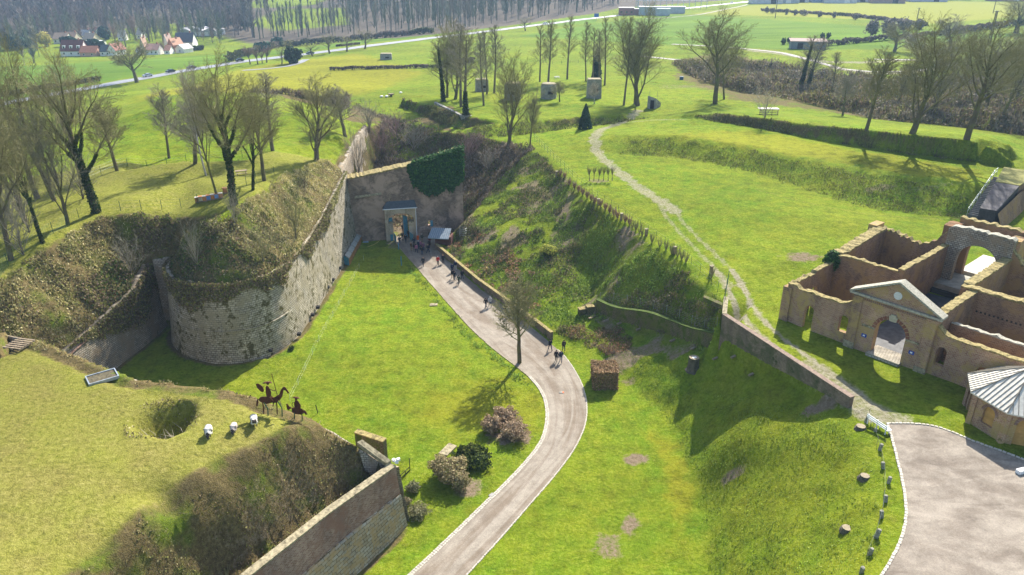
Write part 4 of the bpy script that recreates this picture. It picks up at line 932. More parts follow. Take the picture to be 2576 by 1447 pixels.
# plaques
M_plaque=plain('blue_plaque',(.03,.07,.32),.4,var=.1)
for s,z,nm in((9.35,12.6,'left'),(14.35,12.6,'right')):
    mb=MB(); mb.extr([frame_pt(RA,RD,s,-.33,z),frame_pt(RA,RD,s+.55,-.33,z),frame_pt(RA,RD,s+.55,-.33,z+.38),frame_pt(RA,RD,s,-.33,z+.38)],(0,0,0),Vector((-RD[1],RD[0],0))*.046); pq=mb.build('plaque',M_plaque,ru)
    mb=MB(); mb.extr([frame_pt(RA,RD,s+.16,-.336,z+.12),frame_pt(RA,RD,s+.38,-.336,z+.12),frame_pt(RA,RD,s+.38,-.336,z+.28),frame_pt(RA,RD,s+.16,-.336,z+.28)],(0,0,0),Vector((-RD[1],RD[0],0))*.004); mb.build('plaque_print',M_white,pq)
# arch ring of the front gate: voussoirs and keystone
mb=MB()
for k in range(13):
    a0=math.pi*k/13+.03; a1=math.pi*(k+1)/13-.03; cx,cz=12.175,13.95
    q4=[frame_pt(RA,RD,cx-math.cos(a)*r,-.34,cz+math.sin(a)*r) for a,r in((a0,1.6),(a1,1.6),(a1,1.95),(a0,1.95))]
    mb.extr(q4,(0,0,0),Vector((-RD[1],RD[0],0))*.057)
mb.build('arch_ring',brick_mat('red_voussoirs',(.26,.09,.055),(.32,.13,.08),(.2,.15,.11),.12,.4,msize=.012),ru)
mb=MB()
for k,(w_,h_) in enumerate([(.55,.75),(.9,.55)]):
    z=15.45; t=-.47 if k==0 else -.41
    mb.extr([frame_pt(RA,RD,12.175-w_/2*.8,t,z),frame_pt(RA,RD,12.175+w_/2*.8,t,z),frame_pt(RA,RD,12.175+w_/2,t,z+h_),frame_pt(RA,RD,12.175-w_/2,t,z+h_)],(0,0,0),Vector((-RD[1],RD[0],0))*(.187 if k==0 else .127))
mb.build('keystone',plain('pale_limestone',(.42,.38,.27),.9,var=.2,scale=3),ru)
# pediment
ap=19.75
ped=MB(); ped.extr([frame_pt(RA,RD,7.75,-.27,17.45),frame_pt(RA,RD,16.3,-.27,17.45),frame_pt(RA,RD,12.1,-.27,ap-.12)],(0,0,0),Vector((-RD[1],RD[0],0))*.85); pd=ped.build('pediment',M_brick,ru)
M_rake=plain('pale_lichened_stone',(.34,.32,.25),.95,var=.45,scale=6)
for sa,za,sb,zb_ in((7.3,17.35,12.1,ap),(16.8,17.35,12.1,ap)):
    mb=MB(); a=frame_pt(RA,RD,sa,-.62,za); b=frame_pt(RA,RD,sb,-.62,zb_)
    mb.extr([a,b,b+V(0,0,.22),a+V(0,0,.22)],(0,0,0),Vector((-RD[1],RD[0],0))*1.25); mb.build('raking_cornice',M_rake,pd)
mb=MB(); mb.extr([frame_pt(RA,RD,7.35,-.6,17.2),frame_pt(RA,RD,7.35,-.285,17.2),frame_pt(RA,RD,7.35,-.285,17.44),frame_pt(RA,RD,7.35,-.6,17.44)],(0,0,0),Vector((RD[0],RD[1],0))*9.4); mb.build('bed_cornice',M_rake,pd)
mb=MB(); c=frame_pt(RA,RD,12.1,-.33,18.35); d3=Vector((RD[0],RD[1],0))
ring=[c+d3*math.cos(a)*.42+V(0,0,math.sin(a)*.42) for a in [2*math.pi*k/20 for k in range(20)]]
mb.extr(ring,(0,0,0),Vector((-RD[1],RD[0],0))*.055); mb.build('medallion',plain('white_stone',(.6,.6,.58),.8,var=.15,scale=8),pd)
mb=MB()
for k in range(30):                      # dentils below the cornice
    s=8.9+k*.22
    if s>15.2: break
    mb.extr([frame_pt(RA,RD,s,-.36,16.75),frame_pt(RA,RD,s+.12,-.36,16.75),frame_pt(RA,RD,s+.12,-.36,16.95),frame_pt(RA,RD,s,-.36,16.95)],(0,0,0),Vector((-RD[1],RD[0],0))*.077)
mb.build('dentils',M_brickred,ru)
# inner and side walls; frame for walls running back: origin at s, direction = normal
ND=(-RD[1],RD[0])        # pointing back
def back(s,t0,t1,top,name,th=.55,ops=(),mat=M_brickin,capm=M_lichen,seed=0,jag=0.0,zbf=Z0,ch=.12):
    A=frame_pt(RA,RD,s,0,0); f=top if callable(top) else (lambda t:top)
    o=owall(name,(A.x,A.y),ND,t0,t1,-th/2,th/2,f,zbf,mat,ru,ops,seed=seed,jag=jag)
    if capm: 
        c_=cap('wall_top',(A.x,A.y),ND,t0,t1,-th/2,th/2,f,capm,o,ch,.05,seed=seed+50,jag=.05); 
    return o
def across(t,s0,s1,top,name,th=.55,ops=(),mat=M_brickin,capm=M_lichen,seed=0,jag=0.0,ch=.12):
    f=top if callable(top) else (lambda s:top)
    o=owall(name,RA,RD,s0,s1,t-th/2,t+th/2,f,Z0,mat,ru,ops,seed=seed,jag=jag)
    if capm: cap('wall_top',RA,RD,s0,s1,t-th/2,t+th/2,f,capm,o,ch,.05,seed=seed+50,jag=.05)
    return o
back(.28,.56,9.7,lambda t:15.6+.3*(t>5),'left_side_wall',.5,ops=[(2.0,3.2,Z0,13.6,False),(5.0,6.2,Z0,13.8,False)],seed=21,jag=.05)
back(.05,10.3,22.2,lambda t:float(np.interp(t,[10,12,17,22],[16.8,16.5,17.0,17.3])),'left_rear_side_wall',1.3,seed=22,jag=.08,ch=.22)
mb=MB().box(tuple(frame_pt(RA,RD,-.9,22.6,14.5)),(1.1,2.2,6.4),math.atan2(RD[1],RD[0])); mb.build('corner_buttress',M_brick,ru)
across(10.0,.56,8.2,lambda s:16.9 if s>1 else 16.7,'left_cross_wall',.55,ops=[(4.2,5.3,11.9,14.3,False)],seed=23)
back(8.15,9.7,22.1,17.25,'hall_left_wall',.6,seed=24)
back(15.0,10.5,22.1,17.45,'hall_right_wall',.95,seed=25,ch=.2)
back(15.9,.65,9.6,17.3,'vestibule_right_wall',.8,seed=26)
across(10.05,14.6,27.5,17.4,'right_cross_wall',.9,seed=27,ch=.2,ops=[])
across(3.6,16.4,25.5,15.7,'partition_wall',.45,seed=28,capm=M_rake)
for k in range(22):
    mb=MB(); mb.extr([frame_pt(RA,RD,16.6+k*.42,9.585,15.1),frame_pt(RA,RD,16.78+k*.42,9.585,15.1),frame_pt(RA,RD,16.78+k*.42,9.585,15.3),frame_pt(RA,RD,16.6+k*.42,9.585,15.3)],(0,0,0),Vector((-RD[1],RD[0],0))*.012); mb.build('joist_hole',M_dark,ru)
def rt(s):
    return float(np.interp(s,[0,3,5,6.6,8],[17.3,16.9,16.5,17.2,19.2]))+.18*math.sin(s*7)+.12*math.sin(s*17)
across(22.5,-.2,8.0,rt,'rear_left_wall',.7,seed=29,jag=.12,capm=M_lichen,mat=M_brickin)
across(22.5,15.3,27,lambda s:float(np.interp(s,[15.3,16.5,18,27],[18.6,17.2,16.6,16.2]))+.1*math.sin(s*6),'rear_right_wall',.7,seed=30,jag=.12,ops=[(19.6,21.2,Z0,14.6,False)])
def at_top(s): return float(np.interp(s,[7.6,8.3,9,15,15.8],[18.9,19.7,19.9,19.9,19.3]))+.05*math.sin(s*9)
across(22.5,8.0,15.3,at_top,'rear_arch_front',.8,ops=[(9.55,14.1,Z0,15.9,True)],seed=31,jag=.05,mat=M_rubble,capm=M_rake)
across(26.0,7.9,15.6,lambda s:20.0+.1*math.sin(s*5),'rear_arch_back',.8,ops=[(9.55,14.1,Z0,15.9,True)],seed=32,jag=.08,mat=M_brickin,capm=M_lichen)
A=frame_pt(RA,RD,8.3,0,0)
owall('arch_left_jamb',(A.x,A.y),ND,22.95,25.55,-.35,1.2,lambda t:19.6-abs(t-24)*.1,Z0,brick_mat('orange_brick',(.34,.17,.08),(.40,.22,.11),(.28,.22,.14),.24,.085,msize=.012),ru,seed=33,jag=.12)  # left jamb brick is more orange than the right jamb
A=frame_pt(RA,RD,14.9,0,0)
owall('arch_right_jamb',(A.x,A.y),ND,22.95,25.55,-.75,.55,lambda t:19.6,Z0,M_brick,ru,seed=34,jag=.12)
# floor slabs
def slab(name,s0,s1,t0,t1,z,mat,h=.12):
    mb=MB(); mb.extr([frame_pt(RA,RD,s0,t0,z),frame_pt(RA,RD,s1,t0,z),frame_pt(RA,RD,s1,t1,z),frame_pt(RA,RD,s0,t1,z)],(0,0,0),V(0,0,-h)); return mb.build(name,mat,ru)
slab('hall_floor',8.5,14.5,10.4,19.5,11.75,plain('dark_slate_floor',(.05,.055,.06),.6,var=.45,scale=1.5),.8)
slab('hall_step',8.5,14.5,19.5,20.1,12.3,M_dark,1.2)
slab('hall_rear_floor',8.5,14.5,20.1,25.4,12.95,plain('grey_flagstone',(.26,.25,.2),.8,var=.3,scale=1.2),1.8)
slab('vestibule_floor',8.3,15.4,.7,10.2,11.25,plain('dark_floor',(.07,.07,.07),.7,var=.4,scale=1.5),.4)
slab('threshold',10.4,13.9,-.9,1.6,11.3,brick_mat('threshold_setts',(.40,.37,.30),(.5,.46,.38),(.2,.18,.13),.35,.25,msize=.03),.4)
mb=MB(); mb.extr([frame_pt(RA,RD,9.0,26.6,13.06),frame_pt(RA,RD,15.5,26.6,13.06),frame_pt(RA,RD,15.5,34.5,13.12),frame_pt(RA,RD,9.0,34.5,13.12)],(0,0,0),V(0,0,-.5)); mb.build('rear_paving',plain('pale_paving',(.48,.44,.38),.85,var=.15,scale=1),ru)
# fallen masonry stub right of the arch
mb=MB()
for k in range(7): mb.box(tuple(frame_pt(RA,RD,17.0+.35*math.sin(k*2.3),27.5+.3*k*.5,13.2+k*.55)),(2.2-.22*k,1.5-.1*k,.62),.3*k+.4)
mb.build('broken_pier',M_rubble,ru)
# evergreen ivy bush on the left cross wall
def blob_points(c,r,n,seed,shell=.65):
    rng=np.random.default_rng(seed); d=rng.normal(0,1,(n,3)); d/=np.linalg.norm(d,axis=1)[:,None]
    k=(shell+(1-shell)*rng.random(n))*(.42+1.15*fbm(d[:,0]*2.4+seed,d[:,1]*2.4+d[:,2]*1.9,3,seed))
    return np.array(c)+d*k[:,None]*np.array(r),d
p=frame_pt(RA,RD,.1,9.6,16.0)
Pb,Nb=blob_points(p,(1.0,.9,1.25),2600,4,.3); ib=leafcloud('ivy_bush',Pb,Nb,.13,palette(2600,[(.02,.06,.015),(.04,.11,.02),(.08,.16,.03)],[3,3,1],2),M_leaf,None,.6,3); tag(ib,'round dark green ivy bush growing on top of the ruin wall','ivy bush')
# ================================================================== OCTAGONAL PAVILION
M_roofm=plain('pale_metal_roof',(.66,.61,.50),.6,.05,var=.2,scale=2.2,spec=.3)
M_seam=plain('roof_seam',(.2,.18,.14),.6)
pvc=V(46.1,56.9,11); pv=empty('brick_pavilion',(pvc.x,pvc.y,10.8),0,'small octagonal brick pavilion with a pale ribbed metal roof at the right edge','pavilion')
ap_=3.85; Rr=ap_/math.cos(math.pi/8); base_ang=math.atan2(57.1-pvc.y,41.9-pvc.x)
cor=[V(pvc.x+Rr*math.cos(base_ang+k*math.pi/4),pvc.y+Rr*math.sin(base_ang+k*math.pi/4),0) for k in range(8)]
M_ochre=plain('ochre_board',(.45,.26,.08),.8,var=.25,scale=1.5)
for k in range(8):
    a=cor[k]; b=cor[(k+1)%8]; d2=((b-a)/(b-a).length)[:2]; L=(b-a).length
    ops=[(L/2-.55,L/2+.55,11.75,13.0,True)] if k in (0,2,4,6) else [(L/2-.75,L/2+.75,10.5,13.0,True)]
    # walls are laid out counter-clockwise: depth t positive points inward
    wl=owall('wall',(a.x,a.y),d2,0,L,0,.4,lambda s:14.25,10.4,M_brick,pv,ops,seed=60+k)
    mb=MB(); 
    sa,sb=(L/2-.55,L/2+.55) if k in(0,2,4,6) else (L/2-.75,L/2+.75); zl=11.75 if k in(0,2,4,6) else 10.9
    pts=[frame_pt(a,d2,sa,.22,zl),frame_pt(a,d2,sb,.22,zl),frame_pt(a,d2,sb,.22,13.0)]+[frame_pt(a,d2,(sa+sb)/2+(sb-sa)/2*math.cos(t),.22,13+(sb-sa)/2*math.sin(t)) for t in [math.pi*i/8 for i in range(1,8)]]+[frame_pt(a,d2,sa,.22,13.0)]
    mb.extr(pts,(0,0,0),Vector((-d2[1],d2[0],0))*.06); mb.build('panel',M_ochre,wl)
    mb=MB()
    for i in range(11):
        a0=math.pi*i/11+.02; a1=math.pi*(i+1)/11-.02; r0=(sb-sa)/2+.02; r1=r0+.24
        mb.extr([frame_pt(a,d2,(sa+sb)/2-math.cos(t)*r,-.05,13+math.sin(t)*r) for t,r in((a0,r0),(a1,r0),(a1,r1),(a0,r1))],(0,0,0),Vector((-d2[1],d2[0],0))*.046)
    mb.build('arch_ring',M_brickred,wl)
    mb=MB(); mb.box(tuple(frame_pt(a,d2,0,-.02,12.35)),(.42,.42,3.7),math.atan2(d2[1],d2[0])+math.pi/8); mb.build('corner_pier',M_brick,wl)
Re=Rr+.55; ec=[V(pvc.x+Re*math.cos(base_ang+k*math.pi/4),pvc.y+Re*math.sin(base_ang+k*math.pi/4),14.25) for k in range(8)]; apx=V(pvc.x,pvc.y,17.0)
mb=MB(); mb.add([tuple(p) for p in ec]+[tuple(apx)]+[tuple(p+V(0,0,-.12)) for p in ec],[(k,(k+1)%8,8) for k in range(8)]+[(9+k,9+(k+1)%8,(k+1)%8,k) for k in range(8)]+[tuple(9+k for k in range(7,-1,-1))]); rf=mb.build('roof',M_roofm,pv)
mb=MB()
for k in range(8):
    a=ec[k]; b=ec[(k+1)%8]; m_=(a+b)/2
    for i in range(1,9):
        p=a.lerp(b,i/9); tt=min(1,1-abs(i/9-.5)*2)
        up=(apx-m_); q_=p+up*max(.02,tt); mb.tube([p+V(0,0,.03),q_+V(0,0,.03)],.035,4)
    mb.tube([a+V(0,0,.03),apx+V(0,0,.03)],.06,5)
mb.build('standing_seams',M_seam,rf)
mb=MB(); mb.lathe((pvc.x,pvc.y,17.0),[(.2,-.1),(.25,.2),(.1,.35),(.04,.9)],10); mb.build('finial',M_seam,rf)
# ================================================================== STAIRS AND CASEMATE (upper right)
M_stair=plain('worn_stair_concrete',(.17,.16,.14),.9,var=.3)
st0=at((3200+505/3.808)/1.36184,(480+990/3.808)/1.36184,12.9); st1=at((3200+850/3.808)/1.36184,(480+490/3.808)/1.36184,16.6)
st=empty('stairway',st0,0,'steep concrete stairway with a pale rail climbing the bank at the upper right','stairs')
sd=(st1-st0); hd=V(sd.x,sd.y,0).normalized(); sn=V(-hd.y,hd.x,0); mb=MB()
for k in range(24):
    c=st0+sd*(k/24); mb.extr([c+sn*.75+V(0,0,-.6),c-sn*.75+V(0,0,-.6),c-sn*.75+V(0,0,.16),c+sn*.75+V(0,0,.16)],(0,0,0),hd*(V(sd.x,sd.y,0).length/24-.01))
mb.build('steps',M_stair,st)
mb=MB(); a=st0+sn*.85; b=st1+sn*.85
mb.tube([a+V(0,0,1.1),b+V(0,0,1.1),b+hd*2+V(0,0,1.1)],.045,5); mb.tube([a+V(0,0,.6),b+V(0,0,.6),b+hd*2+V(0,0,.6)],.03,5)
for k in range(10):
    c=a.lerp(b,k/8) if k<9 else b+hd*2; mb.tube([c+V(0,0,-.2),c+V(0,0,1.1)],.04,5)
mb.build('handrail',plain('pale_rail',(.5,.55,.5),.5,.3),st)
cm=empty('brick_casemate',(76,113,13),0,'massive brick casemate with a sloping black top beside the stairway','casemate')
def z5(a,b,z): return at((3200+a/3.808)/1.36184,(480+b/3.808)/1.36184,z)
f=[z5(570,1010,12.6),z5(885,1060,12.6),z5(1250,860,12.6),z5(1250,560,16.8),z5(800,560,16.8)]
tl,tr=z5(600,888,15),z5(815,925,15.0); bl,br_=z5(800,545,17.2),z5(1115,598,17.2)
mb=MB(); vs=[z5(575,1015,12.4),z5(885,1065,12.4),br_+V(1.5,0,0),bl]
vs=[V(tl.x,tl.y,12.2),V(tr.x,tr.y,12.2),tr,tl,V(br_.x,br_.y,12.2),V(bl.x,bl.y,12.2),br_,bl]
mb.add([tuple(v) for v in vs],[(0,1,2,3),(1,4,6,2),(3,2,6,7),(0,3,7,5),(4,5,7,6)]); mb.build('sloping_block',plain('black_tarred_masonry',(.05,.045,.05),.75,var=.6,scale=.8),cm)
mb=MB(); e1=V(88.5,121,12.2); e2=V(84.5,124.5,12.2); 
vs=[V(br_.x,br_.y,12.2),e1,V(e2.x,e2.y,12.2),V(bl.x,bl.y,12.2)]; mb.add([tuple(v) for v in vs]+[(v.x,v.y,17.1) for v in vs],[(0,1,5,4),(1,2,6,5),(2,3,7,6),(3,0,4,7),(4,5,6,7)]); mb.build('rear_block',M_brickin,cm)
mb=MB(); a=V(tr.x+.02,tr.y-.1,0); b=V(br_.x+.1,br_.y-.1,0); nrm=V((b-a).y,-(b-a).x,0).normalized()
vs=[V(a.x,a.y,12.2)+nrm*1.3,V(b.x,b.y,12.2)+nrm*1.3,V(b.x,b.y,16.2)+nrm*.2,V(a.x,a.y,14.6)+nrm*.2,V(e1.x,e1.y-1.5,12.2)+nrm*1.2,V(e1.x,e1.y-.5,16.2)]
mb.add([tuple(v) for v in vs],[(0,1,2,3),(1,4,5,2)]); mb.build('battered_side',M_brickin,cm)
mb=MB(); g=[bl,br_,V(e1.x,e1.y,17.2),V(e2.x,e2.y,17.2)]; mb.extr([p+V(0,0,-.08) for p in g],(0,0,0),V(0,0,.14)); mb.build('turf_top',plain('dry_turf',(.2,.19,.05),.95,var=.4,scale=2),cm)
# ================================================================== PATH, COURT, ROAD
def asphalt(name,base,var,streak=.5,dark=.5,uvs=(.06,2.2,1),rough=.92,spec=.2):
    m,nt,b=newmat(name); q=NT(nt); pos=q.geo(); uv=q.vec(uvs,'UV')
    f=q.noise(.8,6,.75,pos); g=q.noise(9,4,.7,pos); h=q.noise(1.6,5,.65,uv,.6); l=q.noise(.3,5,.7,pos)
    c=q.mix(q.ramp(h,[(.4,0.0),(.6,1.0)]),tuple(x*.88 for x in base),tuple(x*1.12 for x in var))
    c=q.mix(q.ramp(f,[(.3,dark),(.6,0.0)]),c,tuple(x*.5 for x in base))
    c=q.mix(q.ramp(l,[(.45,0.0),(.7,streak)]),c,tuple(min(1,x*1.5) for x in var))
    c=q.mix(1.0,c,q.ramp(g,[(.25,.72),(.75,1.2)]),'MULTIPLY')
    q.l(c,b.inputs['Base Color']); b.inputs['Roughness'].default_value=rough; b.inputs['Specular IOR Level'].default_value=spec
    q.bump(g,.5,.03,b); return m
M_path=asphalt('path_surface',(.225,.178,.13),(.28,.245,.195),.3,.5,(.05,2.4,1))
M_court=asphalt('court_gravel',(.205,.168,.13),(.265,.228,.18),.35,.5,(.16,.3,1))
M_road=asphalt('road_asphalt',(.20,.20,.21),(.25,.25,.26),.2,.2,rough=.5,spec=.6)
PATHL=[(985,600),(1005,625),(1055,680),(1100,733),(1150,790),(1200,842),(1255,888),(1305,925),(1345,960),(1370,1000),(1376,1050),(1366,1100),(1340,1140),(1290,1195),(1235,1250),(1130,1352),(1020,1455),(850,1610)]
PATHRr=[(1130,600),(1098,634),(1150,680),(1200,724),(1250,760),(1300,795),(1345,832),(1390,868),(1425,900),(1455,945),(1473,990),(1478,1035),(1470,1080),(1445,1130),(1405,1185),(1340,1262),(1255,1360),(1172,1450),(1020,1620)]
def resample(pts,n):
    d=[0]
    for a,b in zip(pts[:-1],pts[1:]): d.append(d[-1]+(b-a).length)
    out=[]
    for i in range(n):
        t=d[-1]*i/(n-1); k=min(max(int(np.searchsorted(d,t))-1,0),len(pts)-2); f=(t-d[k])/(d[k+1]-d[k]+1e-9); out.append(pts[k].lerp(pts[k+1],f))
    return out
pL=chaikin([at(x,y,0) for x,y in PATHL],2); pR=chaikin([at(x,y,0) for x,y in PATHRr],2)
# pair the two edges station by station on the left edge
pl_=resample(pL,130); pr_=resample(pR,400)
pairs=[];lastj=0
for i,p in enumerate(pl_):
    t=(pl_[min(i+1,129)]-pl_[max(i-1,0)]).normalized(); best=min(range(lastj,min(lastj+40,400)),key=lambda j:abs((pr_[j]-p).dot(t))); lastj=best; pairs.append(pr_[best])
path=ribbon('path',pl_,pairs,M_path,.045,6,1.0); tag(path,kind='structure')
def kerbs(name,line,mat,label,w=.16,l=.22,rows=1,h=.10,gap=.03,seed=0,lift=.03):
    rnd=random.Random(seed); mb=MB(); 
    for r_ in range(rows):
        ln=offset(line,r_*(w+gap)); d=0
        pts=resample(ln,max(2,int(sum((b-a).length for a,b in zip(ln[:-1],ln[1:]))/(l+gap))))
        for a,b in zip(pts[:-1],pts[1:]):
            c=(a+b)/2; z=hz(c.x,c.y)+lift; ang=math.atan2(b.y-a.y,b.x-a.x)+rnd.uniform(-.08,.08)
            mb.box((c.x+rnd.uniform(-.02,.02),c.y+rnd.uniform(-.02,.02),z),(l*rnd.uniform(.85,1),w*rnd.uniform(.85,1),h+rnd.uniform(-.02,.02)),ang)
    o=mb.build(name,mat,None); tag(o,kind='structure'); return o
M_sett=plain('pale_granite_setts',(.46,.42,.34),.9,var=.3,scale=6)
kerbs('kerb',[p for p in pL if p.y<84],M_sett,'',.2,.24,2,.1,.03,1)
kerbs('kerb',[p for p in pL if p.y>=83.5],M_cope,'',.1,.5,1,.10,.01,2)
kerbs('kerb',[p for p in pR if p.y<91][::1],M_sett,'',.15,.24,1,.1,.03,3)
# gutter grate and orange marker on the kerb
p=onground(1411,989,0); r=empty('drain_cover',p,0,'small drain cover with an orange striped plate set in the path edge','drain cover'); MB().box((0,0,.09),(.45,.3,.04),.2).build('grate',M_conc,r,world=False); MB().box((.28,.02,.10),(.18,.28,.05),.2).build('plate',M_orange,r,world=False)
p=onground(1237,1247,0); r=empty('drain_cover',p,R(50),'plain grey drain grating in the cobbled gutter','drain cover'); MB().box((0,0,.09),(.6,.4,.05)).build('grate',M_conc,r,world=False)
# court
CL=[(2232,1066),(2245,1110),(2258,1160),(2270,1210),(2278,1260),(2280,1300),(2270,1350),(2248,1400),(2215,1450),(2150,1560)]
CT=[(2232,1066),(2330,1068),(2390,1085),(2440,1108),(2500,1130),(2576,1158),(2700,1210),(2900,1300)]
cl_=chaikin([at(x,y,10.95) for x,y in CL],2); ct_=chaikin([at(x,y,11) for x,y in CT],2)
def polysheet(name,poly,mat,lift,step=.9):
    xs=[p.x for p in poly]; ys=[p.y for p in poly]; pts=[Vector((p.x,p.y)) for p in poly]; n=len(pts)
    x=min(xs)
    while x<max(xs):
        y=min(ys)
        while y<max(ys):
            if inpoly(np.array([x]),np.array([y]),poly)[0]: pts.append(Vector((x,y)))
            y+=step
        x+=step
    vo,_,fo,_,_,_=delaunay_2d_cdt(pts,[(i,(i+1)%n) for i in range(n)],[],1,1e-4,False)
    cen=[(sum(vo[i].x for i in f)/3,sum(vo[i].y for i in f)/3) for f in fo]; ok=inpoly(np.array([c[0] for c in cen]),np.array([c[1] for c in cen]),poly)
    me=bpy.data.meshes.new(name); me.from_pydata([(v.x,v.y,hz(v.x,v.y)+lift) for v in vo],[],[tuple(f) for f,k in zip(fo,ok) if k]); boxuv(me); me.materials.append(mat); me.update()
    return link_obj(name,me)
court=polysheet('court',ct_+[V(75,40,11),V(60,22,11),V(24,26,11)]+cl_[::-1],M_court,.05); tag(court,kind='structure')
kerbs('kerb',cl_,M_sett,'',.22,.34,1,.12,.03,5,.06)
kerbs('kerb',[p for p in ct_ if p.x<48],M_sett,'',.2,.3,1,.12,.03,6,.06)
kl=[p+V(0,0,0) for p in ct_ if p.x<48]
# main road
RL=offset(RW,3.6); RR=offset(RW,-3.6)
RLc=chaikin(RL,2); RRc=chaikin(RR,2)
road=ribbon('road',RLc,RRc,M_road,.12,4,6.0); tag(road,kind='structure')
mb=[]
M_line=plain('road_marking',(.55,.55,.53),.7,var=.1)
def lines(off,dash,w=.15):
    A=chaikin(offset(RW,off+w/2),2); B=chaikin(offset(RW,off-w/2),2); A=resample(A,420); B=resample(B,420); m=MB()
    for i in range(0,418):
        if dash and i%2: continue
        vs=[]
        for p in (A[i],A[i+1],B[i+1],B[i]): vs.append((p.x,p.y,hz(p.x,p.y)+.17))
        m.add(vs,[(0,1,2,3)])
    return m
lm=lines(0,True); l2=lines(3.2,False,.2); l3=lines(-3.2,False,.2); lm.add(l2.v,l2.f); lm.add(l3.v,l3.f)
tag(lm.build('road_markings',M_line,None),kind='structure')
# side lane and farm track
def lane(pts,w,mat,name='track',lift=.1):
    P=chaikin([onground(x,y,z) for x,y,z in pts],2); o=ribbon(name,offset(P,w/2),offset(P,-w/2),mat,lift,3,4.0); tag(o,kind='structure'); return o
lane([(610,178,3),(690,172,5),(740,165,5),(770,150,4.5)],4,M_road,'side_lane')
M_chalk=plain('pale_track',(.36,.33,.28),.95,var=.35,scale=.6)
lane([(1690,112,11),(1800,118,11.5),(1890,125,12),(1960,132,12),(2040,152,11.5),(2110,172,11)],3.0,M_chalk)
lane([(1590,140,11),(1700,150,11),(1760,165,11)],3,M_chalk)
lane([(2100,172,10.6),(2200,183,10.4),(2320,178,10.6),(2400,165,11),(2330,152,11),(2200,150,11)],2.4,M_chalk)
lane([(1880,12,10),(1780,35,10),(1700,44,10.5),(1620,48,10)],2.5,M_chalk)
# ================================================================== FENCES
def fence(name,pts,label,h=1.6,step=None,pmat=None,wires=(.5,1.0,1.5),mesh=False,lean=0,r=.04,n=None,wr=.009):
    P=[onground(*p) if len(p)==3 else p for p in pts]
    root=empty(name,P[0],0,label,'fence')
    L=sum((b-a).length for a,b in zip(P[:-1],P[1:])); k=n or int(L/step)
    Q=resample(P,k+1)
    for i,p in enumerate(Q):
        z=hz(p.x,p.y); MB().tube([V(p.x,p.y,z-.3),V(p.x+lean*.3,p.y,z+h)],r,5).build('post',pmat or M_green,root)
    mb=MB(); 
    for w_ in wires:
        mb.tube([V(p.x,p.y,hz(p.x,p.y)+w_) for p in Q],wr,3,False)
    if mesh:
        for a,b in zip(Q[:-1],Q[1:]):
            m=max(2,int((b-a).length/.45))
            for j in range(m):
                p=a.lerp(b,j/m); z=hz(p.x,p.y); mb.tube([V(p.x,p.y,z+.05),V(p.x,p.y,z+wires[-1])],.006,3,False)
    mb.build('wire_mesh' if mesh else 'wires',M_wire if not mesh else pmat or M_green,root); return root
fence('mesh_fence',[(0,698,14),(22,668,14.3),(58,640,14.6),(100,612,15),(128,590,15.4),(163,575,15.6),(190,556,15.8),(213,545,16),(250,535,16.2)],'green mesh fence along the left brow, running up from the left edge of the view',1.6,step=2.6,mesh=True,wires=(.1,.4,.7,1.0,1.3,1.55))
fence('post_fence',[(255,533,16.2),(320,532,16.2),(368,530,16.2),(408,528,16.2),(445,525,16.4),(492,515,16.8),(540,500,17.2),(610,470,17.3),(690,440,17)],'line of thin green posts across the plateau brow in front of the beehives',1.5,n=11)
fence('post_fence',[(180,470,15.8),(250,440,16),(330,418,16.3),(450,408,17),(500,405,17),(550,400,17),(605,396,17),(640,392,17)],'far post fence behind the trench on the bastion plateau',1.4,n=11)
fence('brow_fence',[(1345,352,12.1),(1370,380,12),(1400,410,12),(1440,448,12),(1500,500,11.8),(1560,540,11.7),(1640,598,11.5),(1700,640,11.3),(1760,690,11.2),(1805,735,11.1)],'thin wire fence behind the cut hedge along the brow above the slope',1.5,step=2.6,r=.025,mesh=False)
fence('brow_fence',[(1005,268,12.8),(935,262,12.6),(890,255,12.7),(860,262,12.8)],'short fence at the field corner by the white bags',1.3,n=6,r=.03)
fence('brow_fence',[(893,272,12.6),(960,290,12.4),(1030,305,12.3),(1090,322,12.2),(1180,345,12.1),(1270,355,12.1),(1330,362,12.1)],'post fence skirting the top of the scrubby far slope',1.2,n=16,r=.025)
fence('field_fence',[(1060,175,9),(1180,168,10),(1300,165,10),(1420,160,10),(1560,150,11)],'distant fence crossing the field behind the tall trees',1.2,n=22,r=.05)
fence('electric_fence',[(915,655,0),(880,720,0),(845,785,0),(800,865,0),(760,950,0),(730,1010,0)],'light electric fence netting strung along the moat lawn beside the bastion',1.0,n=12,r=.018,pmat=plain('pale_plastic_post',(.45,.5,.4),.6),wires=(.35,.9),wr=.0022)
fence('wire_fence',[(1510,755,4.5),(1570,760,5),(1640,775,5.8),(1700,795,6.8),(1760,820,7.8),(1800,845,8.6)],'sagging wire fence with brambles above the mossy wall',1.2,n=9,r=.03,pmat=M_wire,wires=(.2,.45,.7,.95,1.15))
fence('chain_fence',[(2185,1045,10.9),(2200,1100,10.9),(2215,1150,10.9),(2225,1220,10.9),(2218,1290,10.9),(2205,1340,10.9),(2180,1400,10.9)],'barely visible string fence along the crest beside the stone rollers',.8,n=8,r=.02,pmat=M_timber,wires=(.7,))
fence('rail_fence',[(1818,800,11.8),(1822,760,11.8),(1826,735,11.7),(1830,715,11.6)],'green mesh panel at the head of the retaining wall',1.9,n=3,mesh=True,wires=(.2,.7,1.2,1.8))
# ================================================================== THINGS
def thing(name,X,Y,z,rz,label,cat,group=None):
    return empty(name,onground(X,Y,z),rz,label,cat,group)
